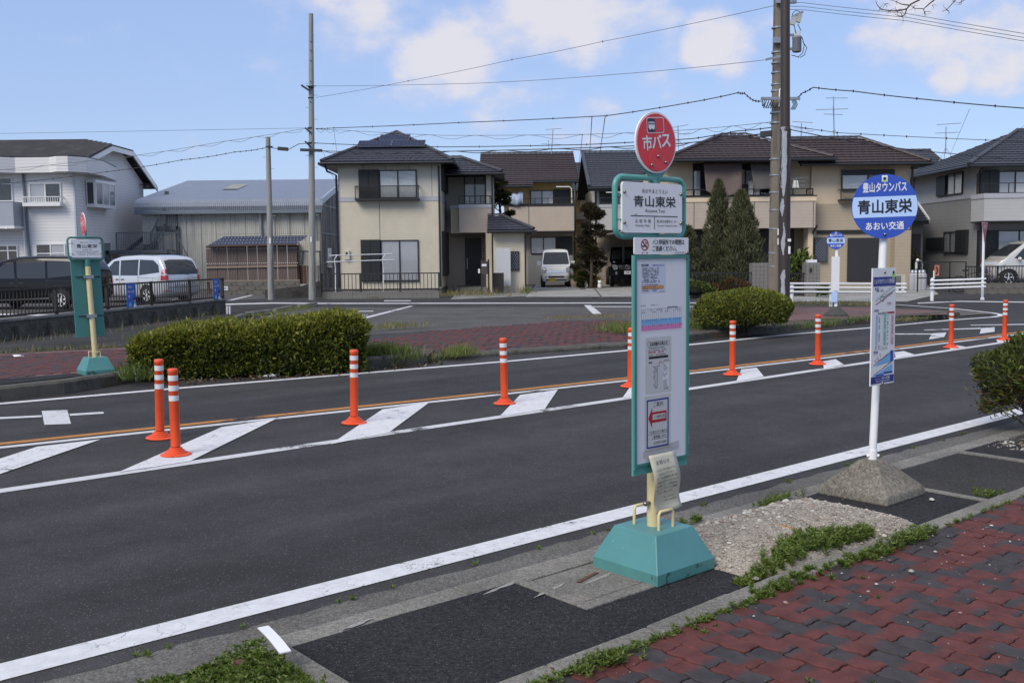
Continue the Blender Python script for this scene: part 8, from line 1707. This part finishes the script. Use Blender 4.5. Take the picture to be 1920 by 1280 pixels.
def long_hedge():
 a,b=g(252,716),g(684,699);du=(b-a);Lh=du.length;du.normalize();dv=Vector((-du.y,du.x,0));z0=.10
 if dv.y<0:dv=-dv
 W_=1.05;H=lambda u:.44+.175*min(1,u*1.6)+.03*math.sin(u*9)
 h=thing('hedge','long clipped green and yellow hedge beside the far bus stop','hedge',(a.x,a.y,z0))
 P,Nn,T=[],[],[]
 for _ in range(30000):
  u=random.random();r_=random.random()
  if r_<.46:v,w_=0.0,random.random()**.9;n=(-dv.x,-dv.y,.25)
  elif r_<.86:v,w_=random.random(),1.0;n=(0,0,1.0)
  elif r_<.95:u=float(random.random()<.5);v,w_=random.random(),random.random();n=(du.x*(1 if u else -1),du.y*(1 if u else -1),.2)
  else :v,w_=random.random(),random.random();n=(0,0,.3)
  hh=H(u);bulge=.07*hn(u*4.5,w_*1.4,v*2)+.035*math.sin(u*61+w_*17)*math.sin(w_*23+u*30)+random.gauss(0,.03)
  rnd=max(0,w_-.75)/.25;endr=min(u,1-u)*Lh;er=max(0,.25-endr)*.6
  p=a+du*(u*Lh+(bulge if u in (0.0,1.0)else 0))+dv*(v*W_+(-bulge if v==0 else 0)+(.10*rnd*rnd if v==0 else 0)+er*(.5-v));z=z0-.07+(hh+.07)*w_+(bulge*.9 if w_==1.0 else 0)-er*w_*.4
  if w_<.12:z+=random.uniform(-.05,.1)
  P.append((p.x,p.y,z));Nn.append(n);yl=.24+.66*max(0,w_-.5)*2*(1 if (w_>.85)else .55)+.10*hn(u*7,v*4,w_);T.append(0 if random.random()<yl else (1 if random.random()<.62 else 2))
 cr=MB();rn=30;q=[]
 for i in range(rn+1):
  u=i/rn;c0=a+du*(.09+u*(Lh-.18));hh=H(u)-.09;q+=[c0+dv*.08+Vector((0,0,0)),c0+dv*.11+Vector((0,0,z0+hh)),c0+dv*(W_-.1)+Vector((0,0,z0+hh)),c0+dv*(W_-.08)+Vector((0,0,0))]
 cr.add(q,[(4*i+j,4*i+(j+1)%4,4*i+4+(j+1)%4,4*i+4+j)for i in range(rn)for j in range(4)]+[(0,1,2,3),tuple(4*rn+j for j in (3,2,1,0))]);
 Mi=wmat(h).inverted();cr.build('inner_shade',m_core,h)
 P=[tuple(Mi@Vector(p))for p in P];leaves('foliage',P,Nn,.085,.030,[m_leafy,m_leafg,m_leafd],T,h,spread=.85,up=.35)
 P2,N2_,T2=[],[],[]
 for _ in range(220):
  u,v=random.random(),random.random();p=a+du*(u*Lh)+dv*(v*W_);z=z0+H(u);k=random.uniform(.04,.11);dx=Vector((random.gauss(0,.2),random.gauss(0,.2),1)).normalized()
  for j in range(9):q_=p+dx*(k*j/8)+Vector((0,0,z));P2.append(tuple(Mi@q_));a_=j*2.4;N2_.append((math.cos(a_),math.sin(a_),.9));T2.append(0 if random.random()<.75 else 1)
 leaves('sprig',P2,N2_,.05,.02,[m_leafy,m_leafg],T2,h,spread=.2,kind='stuff')
 tw=MB()
 for i in range(26):u=random.uniform(.02,.98);p=a+du*(u*Lh)+dv*random.uniform(.1,.5);tw.tube([p+Vector((0,0,.05)),p+Vector((random.gauss(0,.05),random.gauss(0,.05),.25)),p+Vector((random.gauss(0,.12),random.gauss(0,.1),.45))],[.012,.008,.004],5)
 tw.build('stem',m_twig,h)
long_hedge()
def blob_shrub(name,label,cat,c,rx,ry,rz,n,L_,W_,mats,wts,spread=.8,base=.1,lump=.16,core=.72,trunk=True,flat=1.0,holes=None,up=.25,freq=3.0,name_part='foliage'):
 t=thing(name,label,cat,c);P,Nn,T=[],[],[];ph=random.random()*10
 while len(P)<n:
  d=RNG.normal(0,1,3);d/=np.linalg.norm(d)
  if d[2]<-.55:continue
  lm=1+lump*(math.sin(d[0]*freq+ph)*math.sin(d[1]*freq*1.2+ph*2)+.6*math.sin(d[2]*freq*1.7+d[0]*freq*1.5+ph))
  r_=lm*(1-abs(random.gauss(0,.11)));x,y,z=d[0]*rx*r_,d[1]*ry*r_,rz+d[2]*rz*r_*flat
  if z<.02:continue
  if holes and math.sin(x*holes+ph)*math.sin(y*holes*1.3)*math.sin(z*holes*1.1+1)>.35:continue
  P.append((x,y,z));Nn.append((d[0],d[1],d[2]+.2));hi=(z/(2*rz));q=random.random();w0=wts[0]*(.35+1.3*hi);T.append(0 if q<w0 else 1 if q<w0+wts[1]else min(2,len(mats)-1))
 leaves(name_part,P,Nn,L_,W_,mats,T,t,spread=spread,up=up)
 if core:cb=MB();cb.ball((0,0,rz),1,14,10,0,(rx*core,ry*core,rz*core));link('inner_shade',cb.mesh('inner_shade',m_core),t)
 if trunk:
  st_=MB()
  for i in range(7):a=i*.9;st_.tube([(math.cos(a)*.06,math.sin(a)*.06,0),(math.cos(a)*rx*.3,math.sin(a)*ry*.3,rz*.6),(math.cos(a+.3)*rx*.7,math.sin(a+.3)*ry*.7,rz*1.3)],[.022,.014,.006],6)
  link('stem',st_.mesh('stem',m_twig),t)
 return t
c=g(1412,626,.10);sh=blob_shrub('shrub','round clipped green shrub on the island before the brown steel pole','shrub',(c.x,c.y+.75,.06),.96,.85,.445,15000,.06,.026,[m_leafy,m_leafg,m_leafd],(.36,.42),flat=.95,lump=.07)
c=g(1905,822);sh2=blob_shrub('shrub','dark green roadside shrub with reddish leaves, cut by the right edge','shrub',(c.x+.33,c.y+.25,.02),.46,.50,.40,9500,.058,.017,[m_leafg,m_leafd,m_leafb],(.36,.46),spread=.8,lump=.24,core=0,holes=10.0,up=.45)
br=MB()
for i in range(22):
 a=random.uniform(0,6.28);e=random.uniform(.4,1.0);p0_=Vector((random.uniform(-.08,.08),random.uniform(-.08,.08),0));p1_=Vector((math.cos(a)*.2*e,math.sin(a)*.2*e,.22+.1*e));p2_=Vector((math.cos(a+.4)*.42*e,math.sin(a+.4)*.42*e,.42+.3*random.random()));br.tube([p0_,p1_.lerp(p0_,.4)+Vector((.02,0,.05)),p1_,p2_],[.014,.011,.008,.003],6)
link('branch',br.mesh('branch',m_twig),sh2)
P,Nn,T=[],[],[];sw_=MB()
for i in range(20):
 a=random.uniform(2.4,4.6);k=random.uniform(.30,.56);z0_=random.uniform(.02,.6);sw_.tube([(math.cos(a)*k*(.3+.7*u)-.1*u,math.sin(a)*k*(.3+.7*u),z0_+.12*math.sin(u*2.4))for u in (0,.3,.6,1)],[.006,.005,.004,.002],5)
 for j in range(12):u=j/11;x,y,z=math.cos(a)*k*(.3+.7*u)-.1*u,math.sin(a)*k*(.3+.7*u),z0_+.12*math.sin(u*2.4);P.append((x,y,z));Nn.append((math.cos(a)+math.cos(j*2.4),math.sin(a)+math.sin(j*2.4),.5));T.append(random.choice((0,0,1,2,3)))
link('shoot_stem',sw_.mesh('shoot_stem',m_twig),sh2,kind='stuff');leaves('shoot',P,Nn,.055,.018,[m_leafg,m_leafd,m_leafb,m_leafy],T,sh2,spread=.25,up=.2,kind='stuff')
def cypress(label,px,Y,y_top,y_base,wpx,n,lean=0):
 x=X_(px,Y);H=Z_(px,y_top,Y)-.05;w=wpx/2*Y/FPX;t=thing('cypress_tree',label,'tree',(x,Y,0),group='cypress trees behind the garden fence');P,Nn,T=[],[],[]
 prof=lambda u:(min(1,(u+.02)/.16)**.6)*(1-u)**.62*1.04
 while len(P)<n:
  u=random.random()**.85;a=random.uniform(0,6.283);tuft=1+.16*math.sin(a*5+u*21)+.12*math.sin(a*3-u*34)+.1*math.sin(a*9+u*60);r_=w*prof(u)*tuft*(1-abs(random.gauss(0,.13)));P.append((r_*math.cos(a)+lean*u,r_*math.sin(a),.15+(H-.15)*u));Nn.append((math.cos(a)*.45,math.sin(a)*.45,1));T.append(0 if random.random()<.55 else 1)
 leaves('crown',P,Nn,.16,.032,[m_cyp,m_cyp2],T,t,spread=.34);cm=MB();cm.lathe([(w*.3,.2)]+[(w*prof(u)*.66,.15+(H-.15)*u)for u in (.1,.25,.4,.6,.8,.93)]+[(.01,H*.97)],14);link('inner_shade',cm.mesh('inner_shade',m_core),t);tm=MB();tm.cyl((0,0,0),(lean*.5,0,H*.6),.09,.04,8);link('trunk',tm.mesh('trunk',m_bark),t);return t
cypress('cypress tree with a thin crooked tip, left of the pair',1349,39.2,338,540,72,9000,-.05);cypress('broader cypress tree, right of the pair beside the wide pillar',1392,38.6,358,540,90,11000,-.06);cypress('cypress tree half hidden behind the teal bus stop board',1290,39.0,425,540,62,6000)
def dark_tree(label,px,Y,y_top,y_bot,wpx,n,mats,lf=.14,holes=3.2,trunkw=.08,cr_=1.0):
 x=X_(px,Y);z0,z1=Z_(px,y_bot,Y),Z_(px,y_top,Y);t=thing('tree',label,'tree',(x,Y,0));w=wpx/2*Y/FPX;P,Nn,T=[],[],[];cl=[]
 for i in range(26):u=random.random();a=random.uniform(0,6.28);rr=w*(1-.55*u)*random.uniform(.35,.95);cl.append((rr*math.cos(a),rr*math.sin(a),z0+(z1-z0)*u,w*random.uniform(.22,.42)*cr_))
 per=n//len(cl)
 for cx,cy,cz,cr in cl:
  for _ in range(per):d=RNG.normal(0,1,3);d/=np.linalg.norm(d);r_=cr*random.random()**.4;P.append((cx+d[0]*r_,cy+d[1]*r_,cz+d[2]*r_*.55));Nn.append((d[0]+cx/w,d[1]+cy/w,.25));T.append(0 if random.random()<.6 else 1)
 leaves('crown',P,Nn,lf,lf*.35,mats,T,t,spread=.5);tm=MB();tm.tube([(0,0,0),(.05,0,z0+(z1-z0)*.3),(-.04,.03,z0+(z1-z0)*.6),(.03,0,z1*.97)],[trunkw,trunkw*.8,trunkw*.5,.015],8)
 for cx,cy,cz,cr in cl:tm.tube([(0,0,max(.1,cz-.5*math.hypot(cx,cy))),(cx*.5,cy*.5,cz-.1),(cx,cy,cz)],[.03,.02,.008],5)
 link('trunk',tm.mesh('trunk',m_bark),t);return t
dark_tree('dark brownish conifer beside the black off road car',1108,47.5,385,510,60,8400,[m_darktree,m_darktree2],.15,cr_=1.35);dark_tree('dark leafy climber under the brownish conifer at the drive',1100,48.4,455,540,42,4200,[m_leafd,m_leafg],.12)
dark_tree('dark fine leaved tree between the cream house and the ochre house',937,49,322,430,58,4600,[m_darktree,m_leafd],.15)
def bush(label,px,y_top,Y,wpx,n,mats,wts=(.3,.4),lf=.10):z=Z_(px,y_top,Y);r_=wpx/2*Y/FPX;return blob_shrub('bush',label,'bush',(X_(px,Y),Y,0),r_,r_*.7,z/2,n,lf,lf*.4,mats,wts,lump=.25,core=.6,trunk=False,holes=4)
bush('leafy bush behind the garden fence at the cypress foot',1310,528,36.2,70,1500,[m_leafg,m_leafd,m_weedl]);bush('bush with reddish leaves by the wide split stone pillar',1375,522,36.3,60,1300,[m_leafd,m_leafb,m_red]);bush('spiky palm like bush behind the narrow split stone pillar',1496,482,38.5,46,900,[m_weedl,m_leafg,m_leafd],lf=.28);bush('dark bush in the gateway of the tan house',1492,528,37.4,30,600,[m_leafd,m_leafb,m_red]);bush('bush below the small blue bus stop disc',1547,536,35.8,26,500,[m_leafd,m_leafg,m_weed]);bush('dark shrub in the gap left of the grey corner house',1716,470,45,26,700,[m_leafd,m_leafg,m_leafd])
bush('purple flowering bush behind the stop sign pole',1851,506,38.4,22,420,[m_purp,m_purp,m_leafd],lf=.08)
for t,mats,n,r_ in ((POTS[0],[m_leafd,m_leafg],260,.25),(POTS[1],[m_darktree2,m_red],420,.4),(POTS[2],[m_yel,m_weed],420,.3)):
 P=[(random.gauss(0,r_*.5),random.gauss(0,r_*.5),(.42 if t is not POTS[2]else .34)+abs(random.gauss(0,r_*(.9 if t is POTS[1]else .35))))for _ in range(n)];leaves('plant',P,[(p[0],p[1],.4)for p in P],.09,.04,mats,[random.randrange(2)for _ in P],t,spread=.5,kind='stuff')
bt=thing('bare_branch','bare twiggy branches hanging into the top of the sky on the right','branch',at(1745,-60,9.0));tw=MB();Yt_=9.0
def B(pts,r0,dy=0):tw.tube([at(x,y,Yt_+dy+.05*math.sin(x))for x,y in pts],[r0*(1-.75*i/(len(pts)-1))for i in range(len(pts))],5)
B([(1800,-160),(1760,-60),(1724,0),(1708,8),(1700,17),(1682,21),(1668,20),(1652,18),(1645,10),(1642,2)],.010);B([(1700,17),(1697,27),(1692,31),(1684,30),(1676,26)],.006);B([(1790,-60),(1752,0),(1742,8),(1732,17),(1716,16),(1708,11)],.008);B([(1732,17),(1735,29),(1745,25)],.004);B([(1820,-60),(1792,0),(1784,9),(1775,19),(1766,22)],.006);B([(1704,10),(1690,8),(1680,3),(1668,0)],.006);B([(1845,-50),(1812,-2),(1804,3),(1798,6)],.006,.3)
for i in range(46):
 x,y=random.choice([(1650,16),(1668,20),(1682,20),(1692,30),(1712,14),(1735,22),(1748,10),(1775,18),(1790,4),(1804,3),(1680,4),(1660,8)]);a=random.uniform(0,6.28);k=random.uniform(6,18);B([(x,y),(x+k*.6*math.cos(a),y+k*.6*math.sin(a)),(x+k*math.cos(a+.4),y+k*math.sin(a+.4))],.0024,random.uniform(-.2,.2))
tw.build('twig',m_twig,bt)
tb_=thing('bare_shrub','leafless twiggy shrub left of the round clipped shrub','shrub',(g(1308,612,.1).x,g(1308,612,.1).y,.12));q=MB()
for i in range(34):a=random.uniform(0,6.28);k=random.uniform(.2,.55);q.tube([(0,0,0),(math.cos(a)*k*.4,math.sin(a)*k*.3,.22),(math.cos(a+.4)*k,math.sin(a+.4)*k*.7,.30+.32*random.random())],[.008,.006,.002],5)
link('twig',q.mesh('twig',m_twig),tb_)
def tufts(name,path_,n,z,mats,wts,h=.14,wd=.01,jitter=.06,parent=None,lay=.35,pool=None):
 P,Nn,T=[],[],[]
 for _ in range(n):
  i=random.randrange(len(path_)-1);p=path_[i].lerp(path_[i+1],random.random());p=p+Vector((random.gauss(0,jitter),random.gauss(0,jitter),0));P.append((p.x,p.y,z));Nn.append((0,0,1));q_=random.random();T.append(0 if q_<wts[0]else 1 if q_<wts[0]+wts[1]else 2)
 return leaves(name,P,Nn,h,wd,mats,T,parent,spread=lay,kind='stuff',lrand=.6)
G_=lambda pts,z=0.0:[g(x,y,z)for x,y in pts]
tufts('grass',G_([(690,668),(720,668),(765,675)],.1),1500,.10,[m_leafg,m_leafd,m_weed],(.5,.3),.19,.010,.16);tufts('grass',G_([(850,664),(880,660)],.1),520,.06,[m_weed,m_weedl,m_dry],(.5,.3),.16,.010,.12)
tufts('grass',G_([(715,690),(790,680),(850,672)]),700,.0,[m_weed,m_leafd,m_dry],(.4,.3),.13,.009,.08);tufts('grass',G_([(235,700),(262,712)],.1),500,.08,[m_weed,m_leafd,m_weedl],(.5,.3),.16,.010,.10)
tufts('grass',G_([(250,640),(340,618),(440,600),(540,586),(580,578)]),1700,.02,[m_weed,m_dry,m_weedl],(.45,.35),.11,.010,.12);tufts('grass',G_([(0,662),(120,656),(235,650)],.12),420,.10,[m_dry,m_weed,m_leafd],(.45,.35),.10,.009,.08);tufts('grass',G_([(0,648),(160,632),(300,612),(410,592)]),240,0,[m_dry,m_leafd,m_weed],(.5,.3),.2,.010,.07)
tufts('grass',G_([(700,622),(740,618),(790,617)]),600,.04,[m_dry,m_weedl,m_weed],(.6,.3),.14,.009,.25);tufts('grass',G_([(1030,602),(1150,599),(1290,597)]),900,.05,[m_dry,m_weed,m_weedl],(.8,.1),.10,.010,.20);tufts('grass',G_([(1290,618),(1350,612)],.1),1300,.11,[m_weed,m_weedl,m_leafd],(.5,.3),.17,.011,.35);tufts('grass',G_([(1150,618),(1185,622)],.1),900,.08,[m_weed,m_weedl,m_dry],(.5,.3),.18,.011,.22)
tufts('grass',G_([(1500,616),(1560,604),(1640,596)],.12),900,.11,[m_leafg,m_weed,m_leafd],(.5,.3),.09,.010,.22);tufts('grass',G_([(1680,603),(1740,597)],.1),300,.10,[m_dry,m_weed,m_leafd],(.5,.3),.08,.010,.14);tufts('grass',G_([(1480,573),(1540,571),(1600,572),(1640,574)],.1),900,.10,[m_dry,m_leafg,m_weed],(.65,.2),.13,.012,.3)
tufts('grass',G_([(830,556),(870,552),(930,556)]),900,.0,[m_dry,m_weed,m_dry],(.6,.3),.22,.015,.5);tufts('grass',G_([(980,545),(985,552)]),260,.0,[m_dry,m_weed,m_leafd],(.6,.3),.3,.015,.2);tufts('grass',G_([(600,558),(700,560),(820,557)]),700,.0,[m_weed,m_leafd,m_dry],(.4,.4),.12,.012,.15);tufts('grass',G_([(1840,545),(1900,550)]),900,.02,[m_weed,m_leafd,m_weedl],(.5,.3),.14,.012,.35)
lv=[tuple(g(random.uniform(640,800),0,0))for _ in range(0)]
P=[]
for _ in range(520):x=random.uniform(300,830);y=np.interp(x,[300,640,830],[719,699,679])+random.gauss(1.5,2.2);q_=g(x,y);P.append((q_.x,q_.y,.006))
leaves('fallen_leaves',P,[(0,0,.0)]*len(P),.05,.03,[m_leafb,m_dry,m_twig],[random.randrange(3)for _ in P],None,spread=.35,kind='stuff')
def rosette_weeds(name,spots,mats,wts,L_=.045,W_=.014,hmax=.09,per=26,kind='stuff'):
 P,Nn,T=[],[],[]
 for (s,t,z,sc)in spots:
  c=rd(s,t,z);k=random.randint(2,4)
  for b_ in range(k):
   a=random.uniform(0,6.28);ln=sc*hmax*random.uniform(.5,1.2);dx=Vector((math.cos(a)*random.uniform(.1,.6),math.sin(a)*random.uniform(.1,.6),1)).normalized()
   for j in range(per//k):u=(j+1)/(per//k);p=c+dx*(ln*u);P.append(tuple(p));an=j*2.4+a;Nn.append((math.cos(an),math.sin(an),.45));q_=random.random();T.append(0 if q_<wts[0]else 1 if q_<wts[0]+wts[1]else 2)
 return leaves(name,P,Nn,L_,W_,mats,T,None,spread=.3,kind=kind,up=.15)
spots=[]
while len(spots)<265:
 s=random.uniform(4.0,5.25);t=2.915+abs(random.gauss(0,.035))+.13*math.exp(-((s-4.62)/.38)**2)*random.random()
 dens=.45+.55*math.sin(s*4.1+.6)**2
 if random.random()>dens or t>3.15:continue
 spots.append((s,t,mound(s,t)+.005,.42+.40*math.exp(-((s-4.65)/.4)**2)))
while len(spots)<400:
 s=random.uniform(3.9,5.55);t=2.735+random.gauss(0,.028);d_=.3+.7*(math.sin(s*5.3)*.5+.5)+(.8 if 5.1<s<5.45 else 0)
 if random.random()<d_:spots.append((s,t+.05*math.exp(-((s-4.2)/.5)**2),.030,.30 if s<5.05 else .7))
rosette_weeds('weeds',spots,[m_weed,m_weedl,m_leafg],(.5,.32),.023,.0065,.085,46)
spots=[(random.uniform(2.2,4.1),2.735+random.gauss(0,.014)+.0,.03,.22*(.4+random.random()))for _ in range(150)]+[(2.78+random.gauss(0,.07),2.70+random.gauss(0,.03),.03,.6)for _ in range(60)]+[(random.uniform(5.6,9),2.735+random.gauss(0,.012),.03,.3)for _ in range(60)]+[(random.uniform(1.5,6.5),random.uniform(1.5,2.7),.026,.10)for _ in range(22)]+[(4.75+random.gauss(0,.05),3.86+random.gauss(0,.02),.015,.5)for _ in range(22)]+[(5.5+random.gauss(0,.12),3.78+random.gauss(0,.03),.02,.6)for _ in range(46)]+[(6.75+random.gauss(0,.06),2.95+random.gauss(0,.04),.015,.4)for _ in range(24)]+[(random.uniform(0,9),4.10+random.gauss(0,.01),.005,.25)for _ in range(30)]
rosette_weeds('weeds',spots,[m_weed,m_leafg,m_weedl],(.5,.3),.022,.007,.06,16)
wb=thing('weed_patch','clump of green weeds in the planting pit at the lower left','weeds',rd(1.55,3.5));P,Nn,T=[],[],[];Mi=wmat(wb).inverted()
for _ in range(1300):
 s=1.25+random.random()*.55;t=random.uniform(3.15,3.74)-max(0,1.62-s)*.12;hh=(.065+.035*hn(s*3,t*3,0))*random.random()**.5;p=rd(s,t,hh)
 k=random.randint(5,8)
 for j in range(k):a=j*6.283/k;P.append(tuple(Mi@(p+Vector((0,0,.004*j)))));Nn.append((math.cos(a),math.sin(a),.35));T.append(0 if random.random()<.55 else 1 if random.random()<.6 else 2)
leaves('leaf_tuft',P,Nn,.027,.010,[m_weed,m_weedl,m_leafg],T,wb,spread=.4)
for i,(s,t,z,r_)in enumerate(((1.64,3.36,.045,.045),(1.66,3.62,.07,.026))):
 q=rd(s,t,z);mb=MB();mb.ball((q.x,q.y,q.z),r_,10,6,0,(1.2,.9,.35));setp(mb.build('red_stone',mat('red_brown_stone',(.10,.035,.03),.8,.2,20,.3,60)if i==0 else bpy.data.materials['red_brown_stone']),('larger','smaller')[i]+' reddish stone half buried in the lower left weeds','stone')
